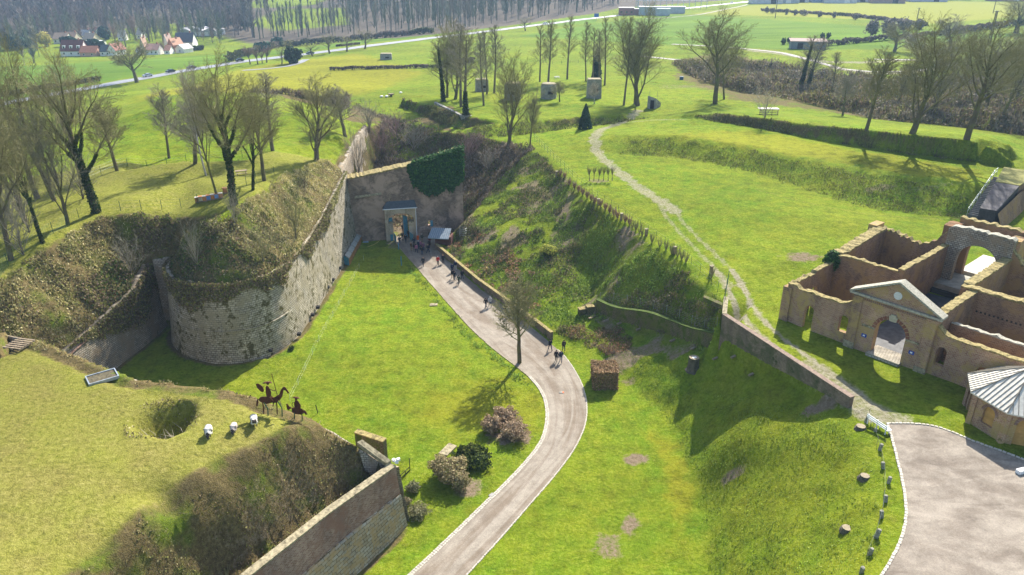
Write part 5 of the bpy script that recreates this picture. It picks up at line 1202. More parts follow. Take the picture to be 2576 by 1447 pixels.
# shelter by the gate
r=empty('shelter',V(-13,130.5,.1),R(-8),'small dark red timber shelter with a blue-grey ribbed roof beside the gate','shelter')
MB().box((.2,.6,1.2),(3.0,2.4,2.4)).build('walls',M_darkred,r,world=False)
mb=MB(); mb.add([(-2.4,-1.7,2.45),(1.5,-1.7,2.45),(1.5,.75,3.65),(-2.1,.75,3.65),(-2.4,-1.7,2.33),(1.5,-1.7,2.33),(1.5,.75,3.53),(-2.1,.75,3.53)],[(0,1,2,3),(7,6,5,4),(0,4,5,1),(1,5,6,2),(2,6,7,3),(3,7,4,0)])
rf=mb.build('roof',plain('blue_grey_sheet',(.20,.25,.29),.5,.2,var=.15),r,world=False)
mb=MB()
for k in range(11):
    t=k/10; mb.tube([(-2.4+3.9*t,-1.7,2.48),(-2.1+3.6*t,.75,3.68)],.04,4)
mb.build('ribs',plain('pale_rib',(.35,.38,.4),.5),rf,world=False)
mb=MB().add([(1.7,-.2,2.9),(1.7,1.9,2.9),(1.55,1.9,2.3),(1.55,-.2,2.3)],[(0,1,2,3)]); MB().add([(1.5,.75,3.6),(1.5,1.9,2.6),(-2.1,1.9,2.6),(-2.1,.75,3.6)],[(0,1,2,3)]).build('rear_roof',M_darkred,r,world=False)
mb=MB(); 
for k in range(5): mb.box((.3,-.75,.35+.35*k),(2.4,.08,.26))
mb.build('boards',M_darkred,r,world=False)
# wire cylinder guard
r=thing('wire_basket',1165,592,.6,0,'wire mesh cylinder standing beside the red shelter','wire basket'); mb=MB()
for z in (.2,.6,1.0,1.4): mb.tube([(math.cos(a)*.7,math.sin(a)*.7,z) for a in [2*math.pi*k/14 for k in range(15)]],.02,3,False)
for k in range(14): a=2*math.pi*k/14; mb.tube([(math.cos(a)*.7,math.sin(a)*.7,0),(math.cos(a)*.7,math.sin(a)*.7,1.5)],.018,3)
mb.build('mesh',M_wire,r,world=False)
# slatted timber platform by the bastion foot
r=empty('lean_to',V(-29.2,127,0),0,'low lean-to with pale sheet panels and an orange timber side at the bastion foot','lean-to')
LA=at(880,668,0); LB=at(915,602,0)
M_panel=plain('grey_sheet_panel',(.30,.31,.27),.7,var=.2)
for k in range(5):
    a=LA.lerp(LB,k/5); b=LA.lerp(LB,(k+1)/5-.02); a2=V(-29.7,a.y+.4,0); b2=V(-29.6,b.y+.4,0)
    mb=MB(); vs=[V(a.x,a.y,1.3),V(b.x,b.y,1.3),V(b2.x,b2.y,1.75),V(a2.x,a2.y,1.75)]; mb.extr(vs,(0,0,0),V(0,0,.06)); mb.build('roof_panel',M_panel,r)
mb=MB(); mb.extr([LA,LB,LB+V(0,0,1.28),LA+V(0,0,1.28)],(0,0,0),V(-.08,0,0)); mb.build('side',plain('orange_timber',(.32,.15,.045),.85,var=.4,scale=3),r)
mb=MB(); mb.extr([LA+V(-.1,-.02,0),V(-29.9,LA.y+.3,0),V(-29.9,LA.y+.3,1.7),LA+V(-.1,-.02,1.28)],(0,0,0),V(0,.06,0)); mb.build('front',M_bluewood,r)
# hose and blue tray at wall foot
p=[onground(x,y,0) for x,y in [(925,622),(945,615),(960,602),(968,590)]]
mb=MB(); mb.tube([V(q_.x,q_.y,q_.z+.06) for q_ in chaikin(p,2)],.07,6); tag(mb.build('hose',plain('yellow_hose',(.4,.33,.05),.6),None),'yellow hose curving over the grass below the gate wall','hose')
r=thing('blue_sheet',917,610,0,.2,'pale blue plastic sheet lying at the foot of the gate wall','sheet'); MB().box((0,0,.06),(1.5,.5,.1)).build('sheet',plain('pale_blue_plastic',(.3,.42,.5),.5),r,world=False)
for i,(x,y,l) in enumerate([(1010,668,'blue-green marker post at the grass corner before the gate'),(1003,628,'shorter blue-green post by the gate wall')]):
    p=onground(x,y,0); r=empty('marker_post',p,0,l,'post'); MB().tube([(0,0,-.2),(0,0,1.7-.5*i)],.09,8).build('post',M_bluewood,r,world=False); MB().lathe((0,0,1.7-.5*i),[(.09,0),(.1,.04),(.03,.09)],8).build('cap',M_bluewood,r,world=False)
# stone trough/slabs set in lawns
def slabthing(X,Y,z,sx,sy,rz,label,mat=M_conc,h=.14):
    r=thing('stone_slab',X,Y,z,rz,label,'slab'); m=MB()
    m.prism([(-sx/2,-sy/2),(sx/2-.1,-sy/2+.05),(sx/2,sy/2-.1),(-sx/2+.1,sy/2)],-.1,h,.02); m.build('slab',mat,r,world=False)
slabthing(1091,768,0,1.3,.9,.1,'pale square stone slab set in the middle of the moat lawn',M_cope)
slabthing(1127,1133,0,1.2,2.2,-.45,'worn rectangular slab in the grass behind the dark spreading shrub',M_cope)
# lattice pallet and framed hatch on the lawn
r=thing('pallet',50,872,15,R(-12),'weathered timber pallet grille lying at the left lawn edge','pallet'); mb=MB()
for k in range(6): MB().box((0,-.9+.36*k,.32),(2.0,.16,.05)).build('slat',M_timber,r,world=False)
for k in (-.85,0,.85): MB().box((k,0,.2),(.12,2.0,.18)).build('bearer',M_timber,r,world=False)
r=thing('planter_frame',258,952,15,R(38),'shallow grey metal frame filled with dead leaves on the lawn','frame'); 
for c_,d_ in (((0,-.85,.12),(2.5,.1,.3)),((0,.85,.12),(2.5,.1,.3)),((-1.2,0,.12),(.1,1.6,.3)),((1.2,0,.12),(.1,1.6,.3))): MB().box(c_,d_).build('rail',plain('zinc_frame',(.38,.42,.45),.45,.5),r,world=False)
MB().box((0,0,.08),(2.3,1.6,.2)).build('leaf_litter',plain('leaf_litter',(.10,.085,.05),.95,var=.7,scale=6),r,world=False)
# small frame gate at the wall corner
r=thing('metal_gate_frame',1020,1195,0,R(60),'small low metal frame beside the stone corner of the bastion wall','frame')
for a,b in (((-.8,0,.1),(.8,0,.1)),((-.8,0,.5),(.8,0,.5)),((.8,0,0),(.8,0,1.6)),((-.8,0,0),(-.8,0,.5)),((0,0,.1),(0,0,.5))): MB().tube([a,b],.04,5).build('bar',M_dark,r,world=False)
# tree stumps
def stump(X,Y,z,rad,h,label,k):
    r=thing('tree_stump',X,Y,z,k,label,'tree stump','cut tree stumps'); m=MB(); rnd=random.Random(k)
    prof=[(rad*1.5,-.2),(rad*1.15,.1),(rad*1.02,h*.5),(rad,h)]
    m.lathe((0,0,0),prof,12); m.v=[(x*(1+.1*math.sin(5*math.atan2(y,x)+k)),y*(1+.1*math.sin(4*math.atan2(y,x)+k)),z_) for x,y,z_ in m.v]; m.build('bark',M_bark,r,world=False)
    m=MB(); m.lathe((0,0,h),[(rad*.98,.0),(rad*.95,.03)],12); m.build('cut_face',plain('cut_wood',(.27,.22,.14),.85,var=.3,scale=5),r,world=False)
stump(1743,930,4.6,.62,1.7,'tall thick stump with a sheet of paper on top, below the brick wall',1)
r=onground(1743,930,4.6); q_=empty('notice_sheet',r+V(0,-.1,1.76),.2,'white sheet lying on the tall stump','sheet'); MB().box((0,0,0),(.5,.35,.02)).build('sheet',M_white,q_,world=False)
stump(2165,1078,10.6,.42,.25,'broad flat stump at the crest near the white bench',2)
stump(2175,1202,10.4,.38,.22,'flat stump half way down the row of stone rollers',3)
stump(2130,1332,9.8,.38,.18,'lowest flat stump, standing alone on the grassy slope',4)
# stone rollers along the court
for i,(x,y,h_) in enumerate([(2178,1062,.9),(2202,1085,.5),(2213,1132,.9),(2222,1178,.8),(2235,1215,.8),(2218,1302,.8),(2204,1353,1.0),(2188,1395,.8),(2167,1440,.8),(2228,1262,.75)]):
    lab=['stone cylinder left of the bench, nearest the soil heap','short stone post right beside the bench legs','first stone cylinder below the bench','second stone cylinder below the bench','third stone cylinder below the bench','stone cylinder above the tallest leaning one','tallest stone cylinder of the row, leaning','stubby stone cylinder with a mossy cap','last stone cylinder at the bottom edge of the view','mossy stone cylinder in the middle of the row'][i]
    r=thing('stone_bollard',x,y,10.9,i*.7,lab,'bollard','stone cylinders lining the court'); r.rotation_euler=(.12*math.sin(i*3),.2*math.cos(i*2),i)
    m=MB(); m.lathe((0,0,-.1),[(.15,0),(.155,h_*.8),(.13,h_*.88),(.05,h_*.9)],12); m.build('stone',plain('roller_stone',(.24,.23,.18),.95,var=.4,scale=6),r,world=False)
# bench
r=thing('bench',2210,1078,10.9,R(-68),'white slatted bench facing the court near the soil heap','bench')
for y in (-.18,0,.18): MB().box((0,y,.5),(2.3,.15,.05)).build('seat_slat',M_white,r,world=False)
for z in (.72,.92): MB().box((0,-.36-.06*(z-.7),z),(2.3,.05,.15)).build('back_slat',M_white,r,world=False)
for x in(-1,0,1): 
    MB().box((x,.15,.22),(.07,.07,.48)).build('leg',M_white,r,world=False); MB().box((x,-.32,.5),(.07,.06,1.05)).build('leg',M_white,r,world=False)
# white object on the court's right edge and birds
r=thing('kerb_block',2572,1190,11,0,'white painted block at the right edge of the court','block'); MB().box((0,0,.2),(1.2,.4,.4),.3).build('block',M_white,r,world=False)
# beehives
cols=[(.35,.16,.05),(.5,.45,.3),(.55,.22,.06),(.12,.25,.5),(.5,.2,.06),(.2,.35,.6),(.45,.2,.08),(.4,.17,.06)]
labs=['orange-brown beehive at the left end of the row','cream beehive with a pale lid, second in the row','bright orange beehive, third in the row','blue beehive between two orange ones','rusty orange beehive in the middle of the row','pale blue beehive right of the middle','brown beehive near the tree trunk','red-brown beehive apart, behind the ivy tree']
for i,(x,y) in enumerate([(497,510),(506,508),(516,507),(526,505),(536,503),(546,501),(556,500),(567,487)]):
    r=thing('beehive',x,y,17,R(20),labs[i],'beehive','beehives in a row on the plateau'); 
    MB().box((0,0,.12),(.62,.55,.16)).build('stand',M_timber,r,world=False); MB().box((0,0,.5),(.58,.5,.58)).build('hive_box',plain('hive_paint_%d'%i,cols[i],.8),r,world=False); MB().box((0,0,.85),(.64,.56,.09)).build('lid',plain('hive_lid_%d'%(i%2),[(.45,.42,.36),(.5,.22,.1)][i%2],.7),r,world=False)
# picnic tables
def picnic(X,Y,z,rz,label,mat):
    r=thing('picnic_table',X,Y,z,rz,label,'picnic table')
    MB().box((0,0,.74),(1.9,.8,.06)).build('table_top',mat,r,world=False)
    for s in(-1,1):
        MB().box((0,s*.75,.45),(1.9,.26,.05)).build('seat',mat,r,world=False); MB().box((s*.7,0,.4),(.08,1.5,.08)).build('brace',mat,r,world=False); MB().tube([(s*.7,-.6,0),(s*.7,-.2,.72)],.05,4).build('leg',mat,r,world=False); MB().tube([(s*.7,.6,0),(s*.7,.2,.72)],.05,4).build('leg',mat,r,world=False)
picnic(608,440,17,.4,'grey picnic table between the two ivy-clad trees on the bastion',M_timber)
picnic(1906,202,13,.3,'dark blue picnic bench on the far lawn' if False else 'small dark picnic table on the far right lawn by the bare ground',plain('blue_black_paint',(.03,.06,.1),.6)) if False else None
picnic(1401,198,12.6,.3,'small white-edged picnic table on the far lawn beside the poplars',plain('pale_grey_timber',(.4,.4,.38),.7))
r=thing('blue_bin',1714,201,13,0,'dark blue bin on the far lawn left of the big double tree','bin'); MB().box((0,0,.5),(1.2,.8,1.0)).build('bin_body',plain('dark_blue_plastic',(.03,.09,.16),.5),r,world=False); MB().box((0,0,1.03),(1.26,.86,.07)).build('lid',plain('dark_blue_plastic',(.03,.09,.16),.5),r,world=False)
# bags/white objects by field corner
for i,(x,y,l) in enumerate([(960,245,'white sack lying left of the small cart'),(973,245,'second white sack next to the small cart'),(1008,235,'white sack on its own up the field')]):
    r=thing('sack',x,y,12.5,.5*i,l,'sack','white sacks by the field fence'); m=MB(); m.lathe((0,0,0),[(.3,0),(.5,.15),(.45,.4),(.15,.5)],9); m.build('sack_body',M_white,r,world=False)
r=thing('cart',984,243,12.5,.2,'small wooden cart with a white bag on it, by the field fence','cart'); MB().box((0,0,.6),(1.5,.9,.4)).build('box',M_timber,r,world=False); MB().tube([(-.9,0,.3),(-.9,0,1.4)],.05,5).build('upright',M_timber,r,world=False); MB().tube([(.9,0,.3),(.9,0,1.4)],.05,5).build('upright',M_timber,r,world=False)
for s in(-1,1): MB().tube([(0,s*.5,.3),(0,s*.58,.3)],.3,12).build('wheel',M_dark,r,world=False)
# round pillboxes
def pillbox(X,Y,z,w,h,label,shape,rz=0,roofm=M_cope):
    r=thing('bunker',X,Y,z,rz,label,'bunker'); m=MB()
    if shape=='round': m.lathe((0,0,0),[(w/2*1.03,-.6),(w/2,0),(w/2*.98,h*.8),(w/2*.9,h),],18)
    else: m.prism([(-w/2,-w*.42),(w/2,-w*.42),(w/2*.95,w*.42),(-w/2*.95,w*.42)],-.6,h,.06)
    m.build('concrete_body',M_conc,r,world=False)
    m=MB(); 
    if shape=='round': m.lathe((0,0,h),[(w/2*.93,0),(w/2*.88,.18),(w*.3,.3),(.1,.33)],18)
    else: m.prism([(-w*.46,-w*.38),(w*.46,-w*.38),(w*.44,w*.38),(-w*.44,w*.38)],h+.003,h+.22,.05)
    m.build('roof_slab',roofm,r,world=False)
    m=MB().box((w*.1,-w/2 if shape=='round' else -w*.42,h*.45),(w*.3,.4,h*.2)); m.build('embrasure',M_dark,r,world=False)
pillbox(1380,247,13,4.6,4.0,'round concrete bunker with a tan top behind the small bare tree','round')
pillbox(1493,246,13,4.2,5.2,'tall square concrete bunker with brambles beside it','box')
pillbox(1212,230,13,3.9,3.6,'dark square bunker among the slender trees','box',.2)
pillbox(1290,250,13,4.6,4.4,'shadowed concrete bunker behind the leaning tree','box',-.1)
pillbox(972,150,8.5,5.5,2.6,'ivy-topped concrete hut alone in the middle of the field','box',.1)
r=thing('entrance_hut',1640,272,12.8,R(-6),'wedge-roofed concrete entrance hut at the foot of the big twin tree','entrance hut')
m=MB(); m.add([(-1.2,-1.1,-.3),(.9,-1.1,-.3),(.9,-1.1,2.7),(-1.2,-1.1,3.4),(-1.2,1.4,-.3),(2.4,1.4,-.3),(2.4,1.4,1.2),(-1.2,1.4,3.0)],[(0,1,2,3),(1,5,6,2),(2,6,7,3),(0,3,7,4),(4,7,6,5)]); m.build('concrete_body',M_conc,r,world=False)
MB().box((-.1,-1.13,1.1),(1.0,.06,2.3)).build('door',M_dark,r,world=False)
for x in (-.9,1.2): MB().tube([(x,-.5,2.8),(x,-.5,4.6)],.04,5).build('rail_post',M_wire,r,world=False)
# concrete revetment in the bank
r=empty('concrete_revetment',at(1130,300,12.5),0,'stained concrete retaining wall with a doorway in the earth bank under the ivy tree','revetment')
a=at(1093,262,14.3); b=at(1160,315,12.2); 
a=V(a.x,a.y-1.2,0); b=V(b.x,b.y,0); m=MB(); m.extr([V(a.x,a.y,12.5),V(b.x,b.y,11.8),V(b.x,b.y,14.6),V(a.x,a.y,15.0)],(0,0,0),V(.4,.9,0)); m.build('wall_slab',M_conc,r)
m=MB(); m.extr([V(b.x+.05,b.y-.05,11.8),V(b.x+2.6,b.y+.4,11.8),V(b.x+2.6,b.y+.4,14.4),V(b.x+.05,b.y-.05,14.6)],(0,0,0),V(.1,.6,0)); m.build('end_wall',M_conc,r)
m=MB(); m.extr([V(b.x+1.0,b.y+.06,11.8),V(b.x+1.9,b.y+.22,11.8),V(b.x+1.9,b.y+.22,13.8),V(b.x+1.0,b.y+.06,13.8)],(0,0,0),V(-.02,-.06,0)); m.build('doorway',M_dark,r)
# stone gateposts in the hedge
for i,(a,b,l) in enumerate([(345,-5,'capped brick gatepost, the highest one in the cut hedge'),(640,195,'capped brick gatepost, second from the top in the hedge'),(803,300,'capped brick gatepost in the middle of the hedge'),(978,412,'broad capped gatepost at the lower third of the hedge'),(1178,540,'capped gatepost among the last cut shrubs'),(1437,680,'lone capped gatepost near the end of the brow')]):
    X,Y,z=z3(a,b+18,11.6); r=thing('gatepost',X,Y,z,.3,l,'post','old gateposts in the brow hedge')
    MB().box((0,0,.5),(.34,.34,1.1)).build('shaft',M_timber,r,world=False); MB().box((0,0,1.1),(.5,.5,.1)).build('cap',M_cope,r,world=False)
# open cart shed on the right
r=thing('wooden_rack',1931,290,14,R(-5),'low wooden rack with a pale flat top beyond the long bank','rack')
MB().box((0,0,1.5),(4.6,1.9,.12)).build('top',plain('pale_pink_sheet',(.5,.45,.42),.7),r,world=False)
for z in(.3,.7,1.1): MB().box((0,-.85,z),(4.4,.1,.14)).build('rail',M_timber,r,world=False)
for x in (-2,-.7,.7,2): MB().box((x,-.85,.75),(.12,.12,1.5)).build('post',M_timber,r,world=False)
# small white house edge at the upper right corner
r=empty('white_gable_house',V(98,130,15.4),R(-30),'corner of a white house with a slate roof at the right edge beyond the stairway','house')
MB().box((2.6,0,1.7),(5,5,3.9)).build('wall',M_white,r,world=False)
m=MB(); m.add([(-.3,-2.9,3.6),(5.5,-2.9,3.6),(5.5,2.9,3.6),(-.3,2.9,3.6),(-.3,0,5.6),(5.5,0,5.6)],[(0,1,5,4),(2,3,4,5),(0,4,3),(1,2,5),(0,3,2,1)]); m.build('roof',M_slate,r,world=False)
# ================================================================== TREES
class Tree:
    """grows a bare tree; collects the stem separately from the crown twigs"""
    def __init__(s,seed): s.r=random.Random(seed); s.tr=MB(); s.br=MB(); s.fine=[]; s.cloud=[]
    def grow(s,p,d,L,r0,lvl,P):
        R_=s.r; n=max(3,int(P['seg'][lvl])); pts=[p.copy()]; dirs=[]; q=p.copy(); d=d.normalized(); rad=[r0]
        for i in range(n):
            w=P['wob'][lvl]; d=(d+Vector((R_.gauss(0,w),R_.gauss(0,w),R_.gauss(0,w)+P['up'][lvl]))).normalized()
            q=q+d*(L/n); pts.append(q.copy()); dirs.append(d.copy()); rad.append(r0*(1-(i+1)/n*P['taper'][lvl]))
        last=lvl>=P['levels']
        if last: s.fine.append((pts,rad)); 
        else: (s.tr if lvl<=P.get('stem',0) else s.br).tube(pts,rad,[8,6,5,3,3][lvl],lvl<1)
        if not last:
            k=P['kids'][lvl]; k=max(1,int(round(k*R_.uniform(.8,1.2))))
            a0=R_.uniform(0,6.28)
            for j in range(k):
                f=P['start'][lvl]+(1-P['start'][lvl])*(j+R_.random())/k
                if lvl==0 and P.get('forks') and j>=k-P['forks']: f=.97
                x=f*n; i=min(int(x),n-1); bp=pts[i].lerp(pts[i+1],x-i); bd=dirs[i]
                a0+=2.4+R_.uniform(-.4,.4); ax=bd.cross(Vector((0,0,1)) if abs(bd.z)<.95 else Vector((1,0,0))).normalized()
                ang=P['ang'][lvl]*R_.uniform(.7,1.25); 
                if lvl==0 and P.get('angtop') is not None: ang=P['ang'][0]+(P['angtop']-P['ang'][0])*f; ang*=R_.uniform(.8,1.2)
                nd=bd.copy(); nd.rotate(Matrix.Rotation(ang,3,ax)); nd.rotate(Matrix.Rotation(a0,3,bd))
                if lvl>0 and nd.z<-.3: nd.z*=.3
                cl=L*P['len'][lvl]*R_.uniform(.7,1.15)
                if lvl==0: cl*=P['prof'](f)
                else: cl*=(1.15-.55*f)
                br=max(P['rmin'],min(rad[i]*.75,r0*P['rr'][lvl]*R_.uniform(.8,1.1)))
                s.grow(bp,nd,cl,br,lvl+1,P)
    def finish(s,name,wood,twig):
        s.fine=[(p,[x*1.02 for x in r_]) for p,r_ in s.fine]
        # fine twigs as thin three-sided slivers
        V_=[];F_=[];C_=[]
        for pts,rad in s.fine:
            b=len(V_); k=len(pts)
            t=(pts[-1]-pts[0]); ax=t.cross(Vector((.3,.7,.2))).normalized(); ay=t.cross(ax).normalized()
            for i,p in enumerate(pts[:-1]):
                for a in(0,2.094,4.189):
                    q=p+(ax*math.cos(a)+ay*math.sin(a))*rad[i]; V_.append((q.x,q.y,q.z))
            V_.append(tuple(pts[-1]))
            for i in range(k-2):
                for j in range(3): F_.append((b+i*3+j,b+i*3+(j+1)%3,b+i*3+3+(j+1)%3,b+i*3+3+j))
            e=b+(k-2)*3
            for j in range(3): F_.append((e+j,e+(j+1)%3,b+(k-1)*3))
        s.br.add(V_,F_)
        return s.tr.mesh(name+'_trunk',wood,uv=False), s.br.mesh(name+'_crown',twig,uv=False)
M_wood=[]
def wood_mat(name,base,moss,side=.5):
    m,nt,b=newmat(name); q=NT(nt); pos=q.vec((1,1,.35)); f=q.noise(2.2,5,.7,pos); g=q.noise(.5,3,.6,q.vec())
    c=q.mix(q.ramp(f,[(.3,0.0),(.7,1.0)]),tuple(x*.5 for x in base),base)
    c=q.mix(q.ramp(g,[(.42,0.0),(.6,side)]),c,moss)
    q.l(c,b.inputs['Base Color']); b.inputs['Roughness'].default_value=.95; b.inputs['Specular IOR Level'].default_value=.1; q.bump(f,.7,.05,b); return m
MW_mossy=wood_mat('mossy_bark',(.15,.12,.08),(.15,.155,.035),.8); MW_grey=wood_mat('grey_bark',(.18,.15,.115),(.15,.14,.06),.5); MW_birch=wood_mat('birch_bark',(.5,.47,.42),(.16,.13,.10),.6)
MT_olive=plain('olive_twigs',(.235,.215,.095),.95,var=.3,scale=.8); MT_grey=plain('grey_brown_twigs',(.25,.225,.16),.95,var=.3,scale=.8); MT_red=plain('purplish_twigs',(.27,.18,.15),.95,var=.25,scale=.6); MT_pale=plain('pale_twigs',(.36,.32,.24),.95,var=.25,scale=.8)
def spec(**k):
    P=dict(levels=4,seg=[6,6,5,4,3],wob=[.05,.10,.14,.16,.16],up=[.03,.06,.05,.04,.05],taper=[.7,.85,.85,.8,.9],kids=[8,7,8,10],start=[.35,.2,.12,.05],ang=[.75,.75,.7,.65],len=[.62,.55,.5,.55],rr=[.38,.36,.36,.4],rmin=.010,prof=lambda f:1.0,stem=1)
    P.update(k); return P
PROTO={}
def proto(key,seed,H,L0,r0,P,wood,twig,lean=(0,0)):
    t=Tree(seed); t.grow(Vector((0,0,-.3)),Vector((lean[0],lean[1],1)),L0,r0,0,P)
    zs=[v[2] for v in t.br.v]; 
    for pts,_ in t.fine: zs.append(pts[-1].z)
    top=sorted(zs)[int(len(zs)*.995)]; k=H/top
    tm,cm_=t.finish(key,wood,twig)
    for m in(tm,cm_): m.transform(Matrix.Scale(k,4))
    xs=sorted(abs(v.co.x) for v in list(cm_.vertices)[::7]); PROTO[key]=(tm,cm_,H,xs[int(len(xs)*.98)]*2,r0*k)
# broad old trees
PR_broad=spec(kids=[10,11,11,13],start=[.38,.2,.15,.1],angtop=.35,ang=[.95,.7,.65,.6],len=[.75,.55,.5,.5],prof=lambda f:1.05-.25*f,rmin=.010)
proto('broad_a',11,18,13,.42,PR_broad,MW_mossy,MT_olive)
proto('broad_b',23,18,13,.40,PR_broad,MW_mossy,MT_olive,(.15,0))
PR_multi=spec(kids=[9,11,11,12],start=[.12,.25,.15,.1],ang=[.55,.55,.6,.6],angtop=.2,len=[.95,.5,.48,.5],up=[.02,.05,.05,.04,.04],prof=lambda f:1.0-.2*f,rmin=.010)
proto('vase_a',31,13,8,.32,PR_multi,MW_grey,MT_olive)
proto('vase_b',37,18,9,.42,spec(kids=[8,12,11,12],start=[.15,.2,.15,.1],ang=[.5,.6,.6,.6],angtop=.15,len=[1.1,.5,.48,.5],prof=lambda f:1.0,rmin=.010),MW_mossy,MT_olive,(.2,0))
PR_slim=spec(kids=[26,9,8,6],seg=[9,4,3,3,2],start=[.33,.2,.15,.1],ang=[.9,.6,.55,.5],angtop=.35,len=[.24,.5,.5,.5],wob=[.02,.08,.12,.15,.15],prof=lambda f:1.15-.75*f,up=[.02,.08,.06,.05,.05],stem=0,rr=[.32,.45,.45,.45],rmin=.009)
proto('slim_a',41,19,18,.22,PR_slim,MW_grey,MT_olive)
proto('slim_b',47,19,18,.20,PR_slim,MW_grey,MT_grey,(.05,0))
proto('young',53,12,9.5,.17,spec(kids=[20,9,9,7],seg=[8,4,4,3,2],start=[.34,.2,.15,.1],ang=[.95,.6,.55,.5],angtop=.3,len=[.42,.5,.5,.5],prof=lambda f:1.05-.55*f,up=[.02,.09,.08,.06,.05],stem=0,rr=[.35,.45,.45,.45],rmin=.009),MW_mossy,MT_olive)
proto('oak',59,12,6,.38,spec(kids=[9,9,9,9],start=[.5,.2,.15,.1],ang=[1.15,.7,.7,.6],angtop=.5,len=[.95,.5,.48,.5],wob=[.05,.16,.2,.2,.2],rmin=.02),MW_mossy,MT_olive)
proto('pollard',61,9,4,.32,spec(kids=[14,7,6,5],levels=3,seg=[4,5,4,3,3],start=[.7,.2,.15,.1],ang=[.8,.5,.5,.5],angtop=.4,len=[1.0,.45,.5,.5],rmin=.022),MW_grey,MT_red)
proto('roadside',67,9,5.5,.2,spec(kids=[10,7,6,5],levels=3,seg=[5,5,4,3,3],start=[.4,.2,.15,.1],ang=[.8,.55,.5,.5],angtop=.25,len=[.75,.5,.5,.5],rmin=.02),MW_grey,MT_olive)
proto('birch',71,17,16,.16,spec(kids=[20,8,8,5],seg=[8,4,3,3,2],start=[.3,.2,.15,.1],ang=[.8,.6,.55,.5],angtop=.3,len=[.28,.5,.5,.5],prof=lambda f:1.1-.6*f,stem=0,rr=[.3,.45,.45,.45],rmin=.009),MW_birch,MT_pale,(-.12,0))
proto('shrubby',73,5,2.2,.09,spec(kids=[14,6,5,3],levels=3,seg=[3,5,4,3,3],start=[.05,.15,.15,.1],ang=[.6,.5,.5,.5],angtop=.3,len=[1.6,.5,.5,.5],rmin=.010,stem=0),MW_grey,MT_grey)
proto('far_poplar',79,20,19,.3,spec(levels=2,kids=[20,7,5,4],seg=[6,3,2,3,2],start=[.3,.2,.15,.1],ang=[.8,.6,.55,.5],angtop=.3,len=[.26,.5,.5,.5],prof=lambda f:1.1-.6*f,up=[.02,.12,.06,.05,.05],stem=0,rr=[.35,.45,.45,.45],rmin=.05),MW_grey,MT_grey)
proto('far_round',83,14,8,.35,spec(levels=2,kids=[16,14,5,4],seg=[4,4,2,3,2],start=[.35,.15,.15,.1],ang=[.95,.65,.55,.5],angtop=.3,len=[.8,.5,.5,.5],stem=0,rmin=.05),MW_grey,MT_red)
ivyN=0
def ivy_mesh(key,h,r,seed,n,tm,frac=1.0,size=.12):
    """leaves clinging to the stem mesh below height h"""
    co=np.empty(len(tm.vertices)*3); tm.vertices.foreach_get('co',co); co=co.reshape(-1,3)
    k=co[(co[:,2]>.1)&(co[:,2]<h)&(np.hypot(co[:,0],co[:,1])<r)]
    rng=np.random.default_rng(seed)
    # densify by interpolating along the polygons
    ed=np.empty(len(tm.edges)*2,dtype=np.int32); tm.edges.foreach_get('vertices',ed); ed=ed.reshape(-1,2)
    a=co[ed[:,0]]; b=co[ed[:,1]]; m=(a[:,2]<h)&(b[:,2]<h)&(np.hypot(a[:,0],a[:,1])<r)&(np.hypot(b[:,0],b[:,1])<r); a=a[m];b=b[m]
    L=np.linalg.norm(a-b,axis=1); i=rng.choice(len(a),n,p=L/L.sum()); t=rng.random(n)[:,None]; P=a[i]*(1-t)+b[i]*t
    c=P.copy(); N=rng.normal(0,1,(n,3)); N/=np.linalg.norm(N,axis=1)[:,None]; fade=np.clip(1-P[:,2]/h,.25,1)
    P=P+N*rng.uniform(.05,.34,(n,1))*fade[:,None]
    nn=N; a2=np.cross(nn,rng.normal(0,1,(n,3))); a2/=np.linalg.norm(a2,axis=1)[:,None]; b2=np.cross(nn,a2); s=(size*rng.uniform(.6,1.4,n))[:,None]
    vs=np.stack([P-a2*s,P-b2*s*.9,P+a2*s,P+b2*s],1).reshape(-1,3); f=np.arange(4*n).reshape(n,4)
    cols=np.repeat(palette(n,[(.03,.055,.01),(.06,.09,.014),(.11,.13,.02)],[3,3,1],seed),4,axis=0)
    return npmesh(key,vs,f,M_leaf,False,cols)
IVY={}
def tree(key,X,Y,z,H,label,width=None,rz=0.0,ivy=None,lean=(0,0),name='bare_tree',cat='tree',group=None,wood=None,twig=None,base=None,lib=None):
    tm,cm_,h0,w0,r0=PROTO[key]; p=base or onground(X,Y,z); r=empty(name,p,0,label,cat,group)
    if key[:4] in('broa','vase'): H*=1.09
    k=H/h0; wk=(width/w0) if width else k
    r.scale=(1,1,1); r.rotation_euler=(lean[1],lean[0],0)
    for nm,me in(('trunk',tm),('crown',cm_)):
        o=bpy.data.objects.new(nm,me); col.objects.link(o); o.parent=r; o.scale=(wk,wk,k); o.rotation_euler=(0,0,rz)
        mt=wood if nm=='trunk' else twig
        if mt: o.material_slots[0].link='OBJECT'; o.material_slots[0].material=mt
    if ivy:
        kk=(key,ivy[0])
        if kk not in IVY: IVY[kk]=ivy_mesh('ivy_'+key,ivy[0]*h0,ivy[1],7,ivy[2],tm)
        o=bpy.data.objects.new('ivy',IVY[kk]); col.objects.link(o); o.parent=r; o.scale=(wk,wk,k); o.rotation_euler=(0,0,rz)
    return r
def Hof(X,Y,z,ytop):
    """height of a thing standing at the survey point whose tip shows at row ytop"""
    p=onground(X,Y,z); v=ytop-723.7; dy=FD*cp-v*sp_; dz=-FD*sp_-v*cp; return CH+dz*(p.y/dy)-p.z
def Wof(X,Y,z,wpx):
    p=onground(X,Y,z); return wpx/px_per_m(p.x,p.y,p.z+8)
def T(key,X,Y,z,ytop,wpx,label,**k):
    return tree(key,X,Y,z,Hof(X,Y,z,ytop),label,Wof(X,Y,z,wpx),**k)
